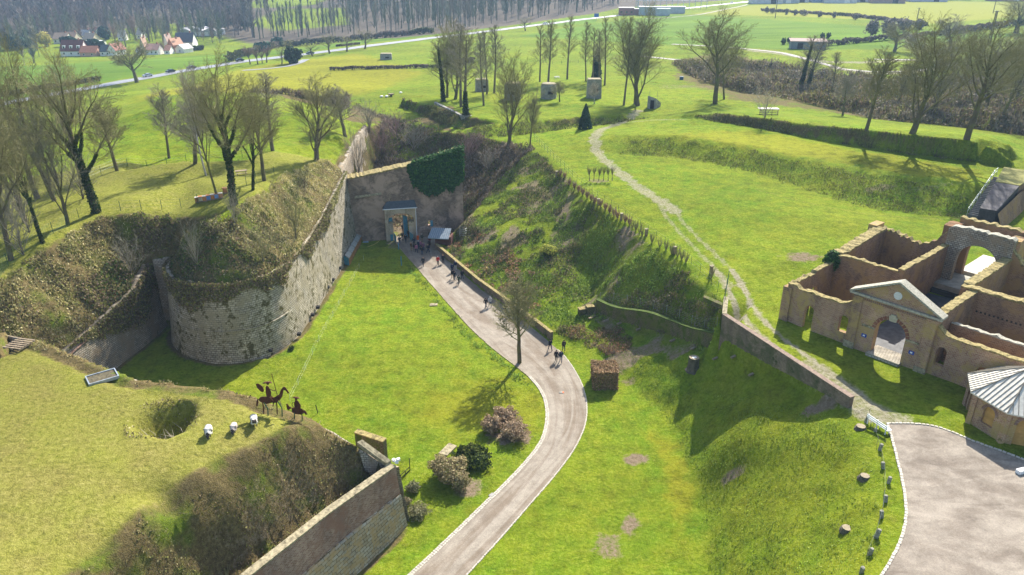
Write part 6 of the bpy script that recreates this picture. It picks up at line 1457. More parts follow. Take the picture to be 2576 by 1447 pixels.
# ---- left plateau
T('broad_a',243,535,16.2,150,225,'largest ivy-trunked bare tree at the bend of the green fence, leaning limb to the left',rz=.3,ivy=(.5,2.0,5000))
T('broad_b',107,611,15,300,180,'slanting bare tree with a mossy ivied trunk, just inside the green fence',rz=2.1,ivy=(.5,2.0,5000),lean=(-.12,0))
T('broad_a',28,655,14,290,190,'twin-stemmed bare tree at the far left edge beside the fence',rz=4.2)
T('vase_b',170,565,15.7,300,130,'lighter bare tree between the slanting tree and the largest ivy tree',rz=1.2,lean=(-.1,0),twig=MT_grey)
T('slim_a',95,500,15,140,140,'tall bare tree behind the fence with a crown reaching the village, left one of two',rz=.6,lean=(-.1,0))
T('broad_b',20,470,14,120,180,'tall bare tree at the left edge rising over the road',rz=5.0)
T('vase_b',138,505,15.4,110,150,'second tall bare tree reaching the village rooftops at the left',rz=3.3,lean=(-.08,0))
T('young',295,430,16,240,125,'small spreading bare tree alone to the right of the largest ivy tree',rz=1.0)
T('young',490,412,17,235,140,'open bare tree at the left end of the dark trench',rz=2.2,twig=MT_grey)
T('birch',519,442,16.4,165,115,'white-stemmed birch leaning left over the trench',name='birch_tree')
T('broad_a',588,516,17.8,160,205,'ivy-wrapped bare tree at the brow of the rounded bastion beside the beehives',rz=2.6,ivy=(.62,2.0,5200))
T('broad_b',636,479,17.7,245,140,'smaller ivy-wrapped bare tree right behind the picnic table',rz=.9,ivy=(.62,2.0,4200))
T('vase_a',797,403,16.6,205,165,'many-stemmed bare tree at the tip of the bastion above the gate corner',rz=0)
T('slim_b',686,380,17,185,105,'slender bare tree in the middle of the plateau behind the ivy pair',rz=1.7)
T('young',425,398,17,215,95,'thin grey tree behind the trench, left of the birch',rz=4,twig=MT_grey)
T('young',870,345,14,215,120,'tangle-crowned bare tree growing at the far corner of the bastion',rz=5,twig=MT_grey)
T('broad_b',548,500,17.8,190,150,'lighter bare tree crowding the left of the ivy-wrapped tree by the beehives',rz=4.4,twig=MT_grey)
T('broad_a',665,455,17.4,215,140,'bare tree filling the gap at the right of the ivy-wrapped pair',rz=1.9)
T('vase_b',65,560,14.6,215,170,'dense bare tree between the slanting tree and the left edge',rz=2.7)
T('broad_b',205,470,16,175,150,'grey bare tree rising behind the largest ivy tree',rz=5.6,twig=MT_grey)
for i,(x,y,h) in enumerate([(30,560,420),(75,585,440),(60,640,500),(210,500,380),(20,610,430)]):
    T('shrubby',x,y,15,h,110,['low scrubby tree in the thicket inside the left fence, against the left edge','scrubby tree behind the slanting ivied tree','short scrubby tree hard against the fence at the left','scrubby bush behind the largest ivy tree','scrubby tree at the left edge below the tall pair'][i],rz=i,name='scrub_tree',group='scrubby trees behind the left fence')
# ---- on the bastion slopes
T('shrubby',497,665,12,545,60,'bare sapling standing on the dark front slope of the bastion',rz=1,name='sapling')
T('shrubby',668,690,11,560,90,'bushy shrub hanging at the crest of the rounded wall',rz=2,name='shrub',cat='shrub',twig=MT_olive)
T('shrubby',745,600,13,470,80,'thin shrub on the sunlit side slope of the bastion',rz=3,name='shrub',cat='shrub',twig=MT_olive)
T('shrubby',590,560,16,470,60,'small shrub just under the brow below the ivy tree',rz=3.5,name='shrub',cat='shrub',twig=MT_grey)
T('shrubby',330,690,9,590,90,'pale leafless shrub above the ditch wall',rz=4,name='shrub',cat='shrub')
# ---- behind the gate
T('slim_a',1116,256,14,95,70,'leaning tree sheathed in bright green ivy, left of the tall group',rz=0,ivy=(.9,1.4,5200),lean=(-.06,0))
T('vase_b',1145,250,13.6,62,110,'tall bare tree just right of the ivy-sheathed one',rz=.5)
T('slim_b',1160,270,13.8,60,80,'straight dark trunk in the middle of the tall group behind the bank',rz=1.5)
T('slim_a',1172,297,13,85,90,'tall bare tree with an ivied lower trunk, nearest of the group',rz=2.5,ivy=(.35,1.2,2500))
T('slim_b',1217,266,13.3,80,60,'slim tree with a curved foot right of the group',rz=3.5)
T('slim_a',1225,238,13,75,50,'slim bare tree beside the dark square bunker',rz=4.5)
T('slim_b',1243,235,13,62,60,'slender tree right of the dark square bunker, rising over the road',rz=5.5)
T('vase_b',1125,245,13.8,75,90,'bare tree behind the ivy-sheathed one',rz=5.1)
T('vase_b',1279,366,12,145,135,'big bare tree with a slanting trunk at the edge of the dark slope',rz=1.1,lean=(.05,0))
T('young',1332,370,12,235,60,'thin tree right of the slanting one, on the brow',rz=2)
poplars=[(1358,206,60,45,'pale poplar stem at the left of the far row, behind the round bunker'),(1379,212,52,60,'forked poplar rising directly behind the round bunker'),(1427,200,38,52,'lone poplar with tufted crown between the two concrete bunkers'),(1474,204,55,40,'thin poplar left of the tall square bunker'),(1491,206,68,45,'poplar directly behind the tall square bunker'),(1507,208,75,45,'bent poplar just right of the tall square bunker'),(1521,215,40,50,'tallest poplar right of the tall square bunker'),(1569,265,42,60,'straight poplar left of the big twin tree, nearest of the row')]
for i,(x,y,yt,w_,l) in enumerate(poplars): T(['slim_a','slim_b'][i%2],x,y,13,yt,w_,l,rz=i*.8,name='poplar_tree',twig=[None,MT_olive][i%2])
T('vase_b',1605,266,12.9,30,160,'huge twin-stemmed tree above the wedge-roofed hut',rz=2.9,lean=(.03,0))
T('slim_b',1598,262,13,55,90,'upright half of the twin tree above the hut',rz=1.3)
T('broad_a',1799,261,13.6,38,175,'great round-crowned bare tree on the right lawn, its shadow on the track',rz=.9)
T('broad_b',1822,250,13.5,95,130,'second round-crowned tree close behind the great one',rz=2.4)
T('young',1408,257,13,203,48,'small bare tree beside the round bunker',rz=.5)
T('young',1495,262,13,205,35,'white-stemmed sapling in front of the tall square bunker',rz=.5,wood=MW_birch,twig=MT_pale)
# ---- right bank
T('young',2179,327,17.3,120,125,'bare tree at the left of the three on the long bank',rz=3)
T('vase_b',2294,337,17.5,62,205,'many-limbed tree in the middle of the three on the long bank',rz=.4,wood=MW_mossy)
T('broad_a',2431,352,17.6,60,215,'massive tree at the right of the three on the long bank',rz=2)
T('slim_a',2010,232,9,85,70,'leaning ivy-clad stem in the dark thicket beyond the bank',rz=0,ivy=(.9,1.4,5200),lean=(.1,0))
T('slim_b',2030,228,9,92,70,'partner of the leaning ivy-clad stem, bare at the top',rz=2,ivy=(.5,1.2,2500),lean=(.22,0))
T('vase_b',2555,84,13,-10,120,'dark-trunked tree in the top right corner',rz=1,ivy=(.4,1.6,2500))
T('shrubby',1925,296,13.5,215,65,'white frosted sapling beside the wooden rack',rz=1,name='sapling',twig=MT_pale)
for i,(k_,x,y,yt,w_) in enumerate([('broad_b',2500,330,95,200),('vase_b',2350,290,95,150),('broad_a',2570,310,100,190),('vase_b',2480,280,90,150),('broad_b',2400,250,80,140),('young',2120,290,180,70),('young',2250,280,150,90),('vase_a',2560,250,110,130),('slim_b',2090,250,130,50),('young',2310,160,80,90),('vase_a',2250,130,60,110),('vase_a',2390,120,45,110),('broad_a',2700,330,90,200)]):
    T(k_,x,y,10.5,yt,w_,['bare tree tangled behind the massive one on the bank','bare tree behind the many-limbed one','bare tree against the right edge over the thicket','hazy tree between the two biggest on the right','olive-crowned tree far behind the bank','thin tree left of the three bank trees','spindly tree behind the left bank tree','bare tree at the right edge, upper thicket','thin pale stem by the looping track','far small tree on the field boundary, left of the poles','far rounded tree on the right field boundary','far spreading tree on the pale green field','tree outside the right edge whose limbs reach in'][i],rz=i*1.3,twig=[MT_olive,MT_grey][i%2],group='trees of the right-hand thicket')
# ---- moat tree and shrubs
T('young',1307,912,0,680,145,'lone young tree on the moat lawn beside the curving path',rz=.7)
# ---- along the road
T('oak',345,208,.8,98,95,'gnarled lone tree by the road with a dome of crooked branches',rz=1)
for i,(x,y,yt,w_,k_) in enumerate([(630,162,112,32,'pollard'),(649,162,118,30,'pollard'),(660,160,125,22,'pollard'),(671,158,112,34,'pollard')]):
    T(k_,x,y,3,yt,w_,['leftmost purplish pollard where the side lane joins','second pollard of the purplish clump','smallest pollard inside the purplish clump','right-hand pollard of the purplish clump'][i],rz=i,name='pollard_tree',group='pollards at the lane junction')
for i,(x,y,yt,w_) in enumerate([(709,162,112,32),(729,146,98,48),(786,141,108,42),(830,135,83,48),(873,130,90,45),(918,123,72,46)]):
    T('roadside',x,y,4,yt,w_,['first roadside tree right of the pollards','roadside tree over the round green bush','roadside tree beside the dark car','roadside tree in the middle of the avenue','second to last tree of the roadside avenue','last tree of the avenue, by the orange-brown verge patch'][i],rz=i*1.1,name='roadside_tree',group='avenue of small roadside trees')
T('roadside',1322,78,8,42,34,'small bare tree at the road edge beyond the tall group',rz=2,name='roadside_tree')
T('pollard',345,135,-3,70,50,'white-stemmed pollard among the village houses',name='village_tree') if False else None
# conifer
def cone_bush(name,p,h,w_,cols,label,cat,n=3000,seed=1,size=.14,power=.8,group=None,shape='cone'):
    rng=np.random.default_rng(seed); t=rng.random(n)**.8; a=rng.uniform(0,6.283,n)
    if shape=='cone': rad=w_/2*(1-t)**power*(.55+.45*rng.random(n)**.5)*(.8+.4*fbm(a*1.2,t*6,3,seed)); z=t*h
    P=np.stack([rad*np.cos(a),rad*np.sin(a),z],1); N=np.stack([np.cos(a),np.sin(a),np.full(n,.4)],1)
    r=empty(name,p,0,label,cat,group); MB().tube([(0,0,-.2),(0,0,h*.7)],[.12,.04],6).build('trunk',M_bark,r,world=False)
    o=leafcloud('crown',P,N,size,palette(n,cols,[3,3,1],seed),M_leaf,None,.6,seed+1); o.parent=r; return r
p=onground(1472,325,12.8); cone_bush('conifer',p,Hof(1472,325,12.8,262),3.6,[(.02,.05,.025),(.035,.075,.035),(.06,.10,.04)],'small dark conifer standing alone on the lawn in front of the low bank','conifer',4200,3,.17)
for i,(x,y,yt,w_,l) in enumerate([(1500,200,120,28,'ivy-smothered trunk among the far poplars'),(1596,180,112,26,'dark ivy column behind the big twin tree'),(2085,240,196,60,'dark pointed ivy mound in the thicket'),(2120,330,190,20,'')][:3]):
    p=onground(x,y,12 if i<2 else 9); cone_bush('ivy_column',p,Hof(x,y,12 if i<2 else 9,yt),Wof(x,y,12,w_),[(.02,.04,.02),(.035,.06,.03),(.05,.07,.03)] if i<2 else [(.03,.025,.022),(.05,.035,.03),(.05,.05,.03)],l,'ivy column',2600,9+i,.3,.6)
def round_bush(name,p,w_,h,cols,label,cat,n=2500,seed=1,size=.1,stem=True,group=None,box=False,wts=(3,3,1),flat=.6,d_=None):
    r=empty(name,p,0,label,cat,group)
    if box:
        rng=np.random.default_rng(seed); q=rng.uniform(-1,1,(n,3)); ax=rng.integers(0,3,n); sg=rng.choice([-1,1],n); sg[ax==2]=1; q[np.arange(n),ax]=sg
        P=q*np.array([w_/2,(d_ or w_)/2,h/2])*(1+rng.normal(0,.045,(n,1))+(fbm(q[:,0]*1.5+q[:,2],q[:,1]*1.5,3,seed)[:,None]-.5)*.22)+np.array([0,0,h/2]); N=np.zeros((n,3)); N[np.arange(n),ax]=sg
    else:
        P,N=blob_points((0,0,h*.55),(w_/2,(d_ or w_)/2,h*.5),n,seed,.45); P[:,2]=np.maximum(P[:,2],.05)
    rng=random.Random(seed)
    if stem:
        m=MB()
        for k in range(7 if not box else 4):
            a=rng.uniform(0,6.28); e=(math.cos(a)*w_*.3,math.sin(a)*w_*.3,h*.6); m.tube([(e[0]*.2,e[1]*.2,-.1),(e[0]*.5,e[1]*.5,h*.3),e],[.06,.045,.02],5)
        m.build('stems',M_bark,r,world=False)
    o=leafcloud('foliage',P,N,size,palette(n,cols,wts,seed,.35),M_leaf,None,flat,seed+1); o.parent=r; return r
BEECH=[(.26,.16,.08),(.38,.25,.13),(.2,.16,.06)]; GREENB=[(.03,.05,.012),(.055,.08,.015),(.09,.11,.02)]
p=onground(1520,965,0); round_bush('clipped_hedge',p,3.0,2.5,BEECH,'boxy clipped beech hedge block beside the path bend','hedge',9000,5,.09,box=True)
for i,(x,y,w_,h,l) in enumerate([(1238,1085,2.4,1.9,'left flat-topped shrub of the clump inside the path curve'),(1272,1060,3.0,1.6,'rear flat-topped shrub of the clump inside the path curve'),(1292,1098,3.6,1.9,'largest russet shrub of the clump inside the path curve')]):
    p=onground(x,y,0); round_bush('beech_shrub',p,w_,h,[(.30,.21,.13),(.42,.31,.2),(.22,.18,.08)],l,'shrub',4200,20+i,.085,group='russet shrubs inside the path curve')
p=onground(1128,1205,0); round_bush('beech_shrub',p,4.4,2.6,[(.27,.22,.10),(.38,.31,.17),(.19,.2,.06)],'big leaning brown-green shrub near the stone corner','shrub',8500,31,.085,d_=3.6)
p=onground(1158,1230,0); round_bush('beech_shrub',p,2.4,2.2,[(.27,.22,.10),(.38,.31,.17),(.19,.2,.06)],'lower half of the big brown-green shrub','shrub',3000,32,.085)
p=onground(1192,1158,0); round_bush('juniper',p,4.2,1.1,[(.025,.045,.01),(.06,.085,.012),(.12,.15,.02)],'low dark green spreading juniper with a hollow middle','shrub',6500,33,.12)
p=onground(1186,1150,0); round_bush('juniper',p,2.2,1.5,[(.04,.06,.01),(.09,.11,.015),(.13,.13,.03)],'raised flat tuft in the middle of the spreading juniper','shrub',2500,34,.1)
p=onground(1040,1235,0); round_bush('lavender_bush',p,1.6,.9,[(.13,.14,.06),(.2,.2,.1),(.26,.24,.14)],'small grey-green bush nearest the stone corner','shrub',1500,35,.07)
p=onground(1052,1298,0); round_bush('lavender_bush',p,2.4,1.1,[(.17,.17,.07),(.27,.25,.12),(.3,.27,.15)],'olive bush at the foot of the block wall','shrub',2400,36,.07)
p=onground(1022,1270,0); round_bush('lavender_bush',p,1.1,.9,[(.17,.15,.08),(.26,.22,.12),(.3,.26,.15)],'little brown bush touching the block wall','shrub',900,37,.07)
p=onground(738,160,4.5); round_bush('evergreen_bush',p,8,6.5,[(.015,.035,.02),(.03,.055,.025),(.04,.07,.03)],'round dark evergreen bush by the side lane','bush',2600,38,.5)
p=onground(733,880,0); round_bush('weed_clump',p,.9,.5,GREENB,'green weed clump at the foot of the rounded bastion wall','plant',300,39,.09,False)
p=onground(2360,1075-60,11)
# forsythia-like yellow bush on the slope
p=onground(*z3(275,560,6)); 
# clipped row of small cut trees in the lawn
for i,x in enumerate([1483,1494,1506,1518,1530,1540]):
    p=onground(x,455,12.1); T('pollard',x,455,12.1,415,16,['left end tree of the little clipped clump on the lawn','second tree of the clipped clump','third tree of the clipped clump','fourth tree of the clipped clump','fifth tree of the clipped clump','right end tree of the clipped clump on the lawn'][i],rz=i*1.4,name='clipped_tree',group='clipped little trees on the lawn',twig=MT_olive)
# cut hedge along the brow
hed=[z3(a,b,11.6) for a,b in [(370,10),(400,25),(435,75),(470,100),(500,120),(530,140),(560,165),(590,185),(615,205),(655,225),(690,250),(720,270),(750,290),(775,310),(830,335),(860,355),(880,380),(905,395),(930,410),(950,430),(1020,480),(1075,510),(1120,530),(1160,560),(1200,580),(1230,600),(1260,620),(1440,730)]]
for i,(x,y,z) in enumerate(hed):
    p=onground(x,y,z); k=5 if i<14 else 3
    r=empty('hedge_shrub',p,i,None,'shrub','cut shrubs of the brow hedge'); rnd=random.Random(i); m=MB()
    for j in range(16):
        a=rnd.uniform(0,6.28); l=rnd.uniform(.9,1.5); q_=V(math.cos(a)*.28,math.sin(a)*.28,l*.6); m.tube([(0,0,-.1),q_,q_*1.25+V(rnd.uniform(-.15,.15),rnd.uniform(-.15,.15),l*.45)],[.05,.03,.012],4)
    m.build('stems',MT_red if i<16 else MT_olive,r,world=False)
    r['label']='reddish cut shrub in the upper half of the brow hedge' if i<16 else ('stubby cut shrub in the lower half of the brow hedge' if i<27 else 'lone cut shrub near the head of the retaining wall')
    if i<16:
        P_,N_=blob_points((0,0,.75),(.5,.5,.55),260,i,.4); o=leafcloud('dry_leaves',P_,N_,.06,palette(260,BEECH,[3,3,1],i),M_leaf,None,.7,i); o.parent=r
# ================================================================== UNDERGROWTH (uncountable ground cover)
def region_pts(poly,dens,seed,keep=None):
    rng=np.random.default_rng(seed); xs=[p[0] for p in poly]; ys=[p[1] for p in poly]
    A=(max(xs)-min(xs))*(max(ys)-min(ys)); n=int(A*dens); x=rng.uniform(min(xs),max(xs),n); y=rng.uniform(min(ys),max(ys),n)
    m=inpoly(x+(vnoise(x*.8,y*.8,seed)-.5)*1.6,y+(vnoise(x*.8+7,y*.8,seed)-.5)*1.6,poly)
    if keep is not None: m&=keep(x,y)
    return x[m],y[m]
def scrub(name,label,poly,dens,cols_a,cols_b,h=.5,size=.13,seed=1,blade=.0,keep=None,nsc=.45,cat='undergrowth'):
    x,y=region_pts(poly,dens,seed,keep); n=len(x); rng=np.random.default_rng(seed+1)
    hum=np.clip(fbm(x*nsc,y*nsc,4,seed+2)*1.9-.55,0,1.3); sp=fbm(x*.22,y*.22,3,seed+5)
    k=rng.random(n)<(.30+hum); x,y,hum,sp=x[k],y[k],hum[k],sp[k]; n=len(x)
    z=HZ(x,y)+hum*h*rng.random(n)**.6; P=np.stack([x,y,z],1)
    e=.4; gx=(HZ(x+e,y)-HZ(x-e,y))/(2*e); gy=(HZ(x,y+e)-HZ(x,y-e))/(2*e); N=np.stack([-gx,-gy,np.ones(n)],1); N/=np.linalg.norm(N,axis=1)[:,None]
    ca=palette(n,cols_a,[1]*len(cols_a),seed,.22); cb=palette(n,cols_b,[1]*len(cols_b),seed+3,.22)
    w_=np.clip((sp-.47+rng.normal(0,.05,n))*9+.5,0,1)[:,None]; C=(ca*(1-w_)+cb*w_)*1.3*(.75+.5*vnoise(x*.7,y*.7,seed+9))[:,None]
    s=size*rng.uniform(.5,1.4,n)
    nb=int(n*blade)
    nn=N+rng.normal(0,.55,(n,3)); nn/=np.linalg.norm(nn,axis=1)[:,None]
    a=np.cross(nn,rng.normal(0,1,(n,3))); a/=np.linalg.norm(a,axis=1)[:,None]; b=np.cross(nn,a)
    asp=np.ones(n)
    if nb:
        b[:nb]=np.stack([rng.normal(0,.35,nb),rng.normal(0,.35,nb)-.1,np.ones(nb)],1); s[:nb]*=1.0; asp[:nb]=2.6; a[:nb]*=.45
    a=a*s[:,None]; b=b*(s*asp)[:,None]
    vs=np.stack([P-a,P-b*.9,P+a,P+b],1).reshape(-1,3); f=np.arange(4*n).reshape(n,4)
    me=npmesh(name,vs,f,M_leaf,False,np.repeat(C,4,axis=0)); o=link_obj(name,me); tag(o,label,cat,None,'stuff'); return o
TAN=[(.32,.28,.12),(.25,.22,.08),(.36,.31,.16),(.2,.2,.05)]; OLV=[(.12,.125,.03),(.18,.17,.05),(.09,.085,.03)]; BRN=[(.12,.085,.05),(.18,.13,.08),(.08,.065,.035)]; GRN=[(.07,.12,.015),(.11,.17,.02),(.16,.21,.03)]; DKG=[(.03,.06,.012),(.05,.09,.018),(.08,.11,.02)]; GRYB=[(.16,.135,.10),(.12,.095,.07),(.2,.17,.13)]; RUST=[(.24,.12,.06),(.17,.09,.05),(.3,.18,.1)]
def W2(pts): return [tuple(at(*p)[:2]) for p in pts]
bt=[(p.x,p.y) for p in BT if p.y<134]
slope_poly=[(p[0],p[1]+.1) for p in bt]+[(-31.5,134)]+W2([(868,398,16),(795,400,16.6),(700,448,17.2),(640,490,17.8),(600,520,18),(520,548,17.8),(475,575,16.4),(430,560,15)])
front=[p for p in slope_poly]
scrub('bastion_front_scrub','dark ivy, brambles and moss covering the front slope of the rounded bastion',slope_poly,95,DKG+BRN+OLV,BRN+OLV+TAN,.85,.13,1,.25,keep=lambda x,y:(y<100+(x+31)*-.15+vnoise(x,y,3)*4))
scrub('bastion_side_grass','dry tan grass on the sunlit side slope of the rounded bastion',slope_poly,85,[(.46,.39,.18),(.38,.33,.14),(.5,.43,.24),(.27,.25,.07)],TAN,.5,.11,2,.6,keep=lambda x,y:(y>=97+(x+31)*-.15+vnoise(x,y,3)*4))
lp=W2([(0,700,14),(90,640,15),(170,585,15.8),(240,547,16.2),(340,550,15.6),(440,545,15),(455,600,13),(420,660,10.5)])+[(-51.5,99.5),(-52.9,93.5),(-53.9,87),(-54.8,80.3),(-58.4,73),(-64.4,63),(-72.4,51)]+W2([(-100,760,14)])
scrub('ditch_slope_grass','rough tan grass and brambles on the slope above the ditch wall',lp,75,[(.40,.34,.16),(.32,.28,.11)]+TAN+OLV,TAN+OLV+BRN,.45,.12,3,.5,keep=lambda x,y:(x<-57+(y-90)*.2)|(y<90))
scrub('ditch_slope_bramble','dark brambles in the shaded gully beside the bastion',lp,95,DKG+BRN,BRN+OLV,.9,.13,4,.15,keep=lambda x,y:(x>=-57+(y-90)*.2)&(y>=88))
sp3=[(p.x+1,p.y+.7) for p in PWT]+W2([(1510,765,4.5),(1640,775,5.8),(1800,848,8.6),(1818,800,10),(1812,745,11),(1700,662,11.2),(1600,594,11.3),(1500,514,11.5),(1400,427,11.8),(1345,376,12),(1250,460,7.4),(1150,575,3),(1108,618,1)])
scrub('slope_growth','rough green and brown growth on the long slope above the path wall',sp3,70,GRN+[(.2,.26,.04),(.17,.24,.03)],BRN+OLV+DKG,.5,.11,5,.4,keep=lambda x,y:(fbm(x*.16,y*.16,3,71)+.0025*(y-80)>.47)|(fbm(x*.9,y*.9,2,72)>.66))
scrub('rusty_bracken','rust-brown dead bracken low on the slope beside the gate shelter',W2([(1110,622,.8),(1200,590,3),(1300,640,3.6),(1400,720,2.6),(1390,800,1.4),(1280,745,1.4),(1180,680,1.4)]),34,RUST,BRN+RUST,.7,.13,6,.2,keep=lambda x,y:fbm(x*.5,y*.5,3,77)>.5)
rec=W2([(1345,374,12),(1250,352,12),(1130,335,12),(1040,312,12.2),(950,290,12.3),(885,262,12.8)])+[(-33,190),(-32.5,176),(-31.3,160),(-30.7,140)]+[(-29,137.5),(-13,141),(-9,139)]+W2([(1150,560,2),(1200,520,5.2),(1250,460,7.4)])
scrub('ravine_bramble','tangle of grey-brown brambles and saplings in the ravine behind the gate wall',rec,40,GRYB+BRN,DKG+BRN+OLV,1.3,.17,7,.45)
hol=W2([(740,1080,13.8),(660,1128,13.7),(625,1190,12.6),(600,1262,11.2),(540,1285,11.3),(420,1312,12.4),(340,1360,12.9),(260,1420,13.0),(150,1520,13.0)])+[(p.x-.95,p.y+.55) for p in FWT[::-1]]+W2([(940,1150,8.4),(880,1110,10)])
scrub('hollow_scrub','broken tussocks, moss and dead stems in the hollow inside the foreground wall',hol,80,OLV+[(.2,.17,.08),(.25,.21,.1)],BRN+OLV,.26,.07,8,.4)
scrub('edge_tussocks','ragged dry tussocks along the rim of the foreground lawn',W2([(0,815,15),(190,870,15),(350,932,15),(570,962,14.7),(780,1035,12.6),(900,1100,9.9),(960,1150,8.4),(900,1135,9.5),(770,1066,12.4),(560,990,14.6),(340,958,15),(180,900,15),(0,845,15)]),60,TAN,BRN+TAN,.35,.07,9,.7)
scrub('slope_grass','long tufted grass on the green bank below the forecourt',W2([(1710,1090,.1),(1745,1200,0),(1778,1320,0),(1778,1470,0),(2185,1470,10.9),(2205,1300,10.9),(2190,1180,10.8),(2140,1085,10.5),(2040,1035,8.8),(1960,1010,8),(1860,975,6.8),(1760,945,5),(1640,890,3),(1560,850,1.8),(1600,985,0)]),44,[(.26,.34,.045),(.2,.29,.03),(.30,.35,.07)],GRN+[(.2,.23,.05)],.2,.06,10,.8,keep=None)
scrub('bracken_heap','heap of dead brown bracken and brambles at the foot of the mossy wall',W2([z3(300,1100,.5),z3(480,1050,1.3),z3(800,1095,2.0),z3(880,1150,2.2),z3(850,1290,1),z3(700,1290,.3),z3(500,1200,0)]),110,BRN+RUST,BRN+OLV,.7,.09,11,.4)
scrub('wall_creepers','brambles and grass hanging over the mossy wall',[(p.x-.1,p.y-.3) for p in MWT]+[(p.x+1.2,p.y+1.6) for p in MWT[::-1]],110,OLV+GRYB,BRN+OLV,.9,.09,12,.5)
scrub('path_edge_plants','fresh green bulb leaves growing in a strip along the left edge of the path',[(p.x-.55,p.y-.2) for p in pl_[18:75]]+[(p.x-1.5,p.y-.7) for p in pl_[18:75][::-1]],60,GRN,[(.14,.24,.03),(.2,.3,.05)],.28,.08,13,.7,nsc=1.2)
scrub('trench_scrub','dark grass on the shaded face of the plateau trench',W2([(345,450,14.5),(640,428,15),(640,400,17),(340,418,16.8)]),50,BRN,OLV+BRN,.4,.12,14,.5)
scrub('far_bank_scrub','dark dead grass on the steep face of the long bank',W2([(1740,292,15.3),(1800,284,16.5),(1915,297,17.0),(2016,312,17.4),(2177,327,18.1),(2287,340,18.6),(2418,352,19.0),(2502,368,18.4),(2550,398,15.6),(2502,410,15.4),(2418,404,15.4),(2284,388,15.2),(2177,371,15),(2016,346,15),(1915,325,15),(1800,307,15)]),45,[(.05,.05,.015),(.08,.075,.02)],OLV,.35,.14,15,.6)
scrub('terrace_bank_grass','tufted grass and brambles on the long terrace bank',W2([(1560,390,12.2),(1700,395,12.2),(1900,436,12),(2050,486,12),(2200,528,12),(2440,552,12.4),(2440,480,15),(2300,452,15),(2100,420,15),(1900,374,15),(1700,344,15),(1570,345,14.2)]),30,[(.2,.22,.04),(.16,.17,.04)]+OLV,OLV+GRN,.22,.10,16,.6)
scrub('mid_bank_grass','rough tufts on the low bank in the middle distance',W2([(1180,350,12),(1300,342,12),(1640,304,12.6),(1560,290,13.6),(1320,306,14.2),(1190,315,13.8)]),22,DKG+OLV,OLV,.35,.15,17,.6)
scrub('earth_bank_brush','dark brush on the earth bank around the concrete revetment',W2([(1000,265,12.5),(1060,292,12.4),(1110,312,12.3),(1170,330,12.2),(1190,300,13),(1160,285,14.6),(1060,262,14.5),(1010,250,14.2)]),34,BRN+DKG,OLV,.7,.16,18,.4)
scrub('trench_bank_brush','brown brush on the far ditch bank behind the plateau mound',W2([(450,246,13),(480,230,14.5),(780,238,14),(880,250,13.4),(875,275,12.8),(780,258,12.6),(600,248,12.6)]),22,BRN+GRYB,BRN,2.0,.3,19,.5)
scrub('right_thicket','grey-brown bramble and blackthorn thicket beyond the long bank',W2([(1690,160,12),(1800,150,12),(2000,180,11),(2250,205,10),(2576,205,10),(2800,390,12),(2420,322,11.5),(2180,300,12),(2000,262,11),(1880,238,12),(1760,205,12)]),11,[(.13,.115,.075),(.17,.14,.10),(.10,.10,.055)],BRN+OLV,5.2,.34,20,.5,nsc=.11)
scrub('crater_stems','dead branches and moss round the hole in the foreground lawn',[(cr.x+3.0*math.cos(a),cr.y+2.9*math.sin(a)) for a in [k*.5 for k in range(13)]],70,OLV+BRN,TAN+BRN,.3,.07,21,.6,keep=lambda x,y:np.hypot((x-cr.x),(y-cr.y))>1.2)
# vegetation spilling over wall crests
def crest_growth(line,nn_,seed,k0,label,f=lambda A:1.0,hi=1.75):
    rng=np.random.default_rng(seed); B_=dens(line,.25); ii=rng.integers(1,len(B_)-1,nn_); A_=np.array([list(B_[i]) for i in ii]); O_=np.array([[(B_[i+1]-B_[i-1]).y,-(B_[i+1]-B_[i-1]).x] for i in ii]); O_/=np.linalg.norm(O_,axis=1)[:,None]
    amt=np.clip(fbm(ii*.045,ii*0.,4,5)*4.2-hi,.0,1.5)*f(A_); kp=rng.random(nn_)<.12+amt*.7; ii,A_,O_,amt=ii[kp],A_[kp],O_[kp],amt[kp]; n=len(ii); dr=rng.random(n)**1.5*k0*amt; out=rng.random(n)*(.25+.28*amt)
    jt=rng.uniform(-.3,.3,n); A_=A_+np.stack([-O_[:,1]*jt,O_[:,0]*jt,rng.normal(0,.12,n)],1)
    P_=np.stack([A_[:,0]+O_[:,0]*(out+dr*.09),A_[:,1]+O_[:,1]*(out+dr*.09),A_[:,2]+.35-dr],1); C_=np.where((fbm(ii*.03,ii*0.+2,3,8)>.5)[:,None],palette(n,OLV+BRN,[1]*6,3),palette(n,TAN+OLV,[1]*7,4))*1.4
    o=leafcloud('crest_growth',P_,np.stack([O_[:,0],O_[:,1],np.full(n,.4)],1),.10,C_,M_leaf,None,.6,9,1.3); tag(o,label,'undergrowth',None,'stuff')
crest_growth(BT,30000,77,2.2,'brown and olive growth spilling over the crest of the rounded wall',lambda A:np.where(A[:,1]<92,1.25,.7))
crest_growth(W2T[:4][::-1],9000,78,2.6,'brambles spilling over the crest of the ditch wall beside the bastion',lambda A:np.clip((A[:,1]-80)/10,.1,1.3),1.2)
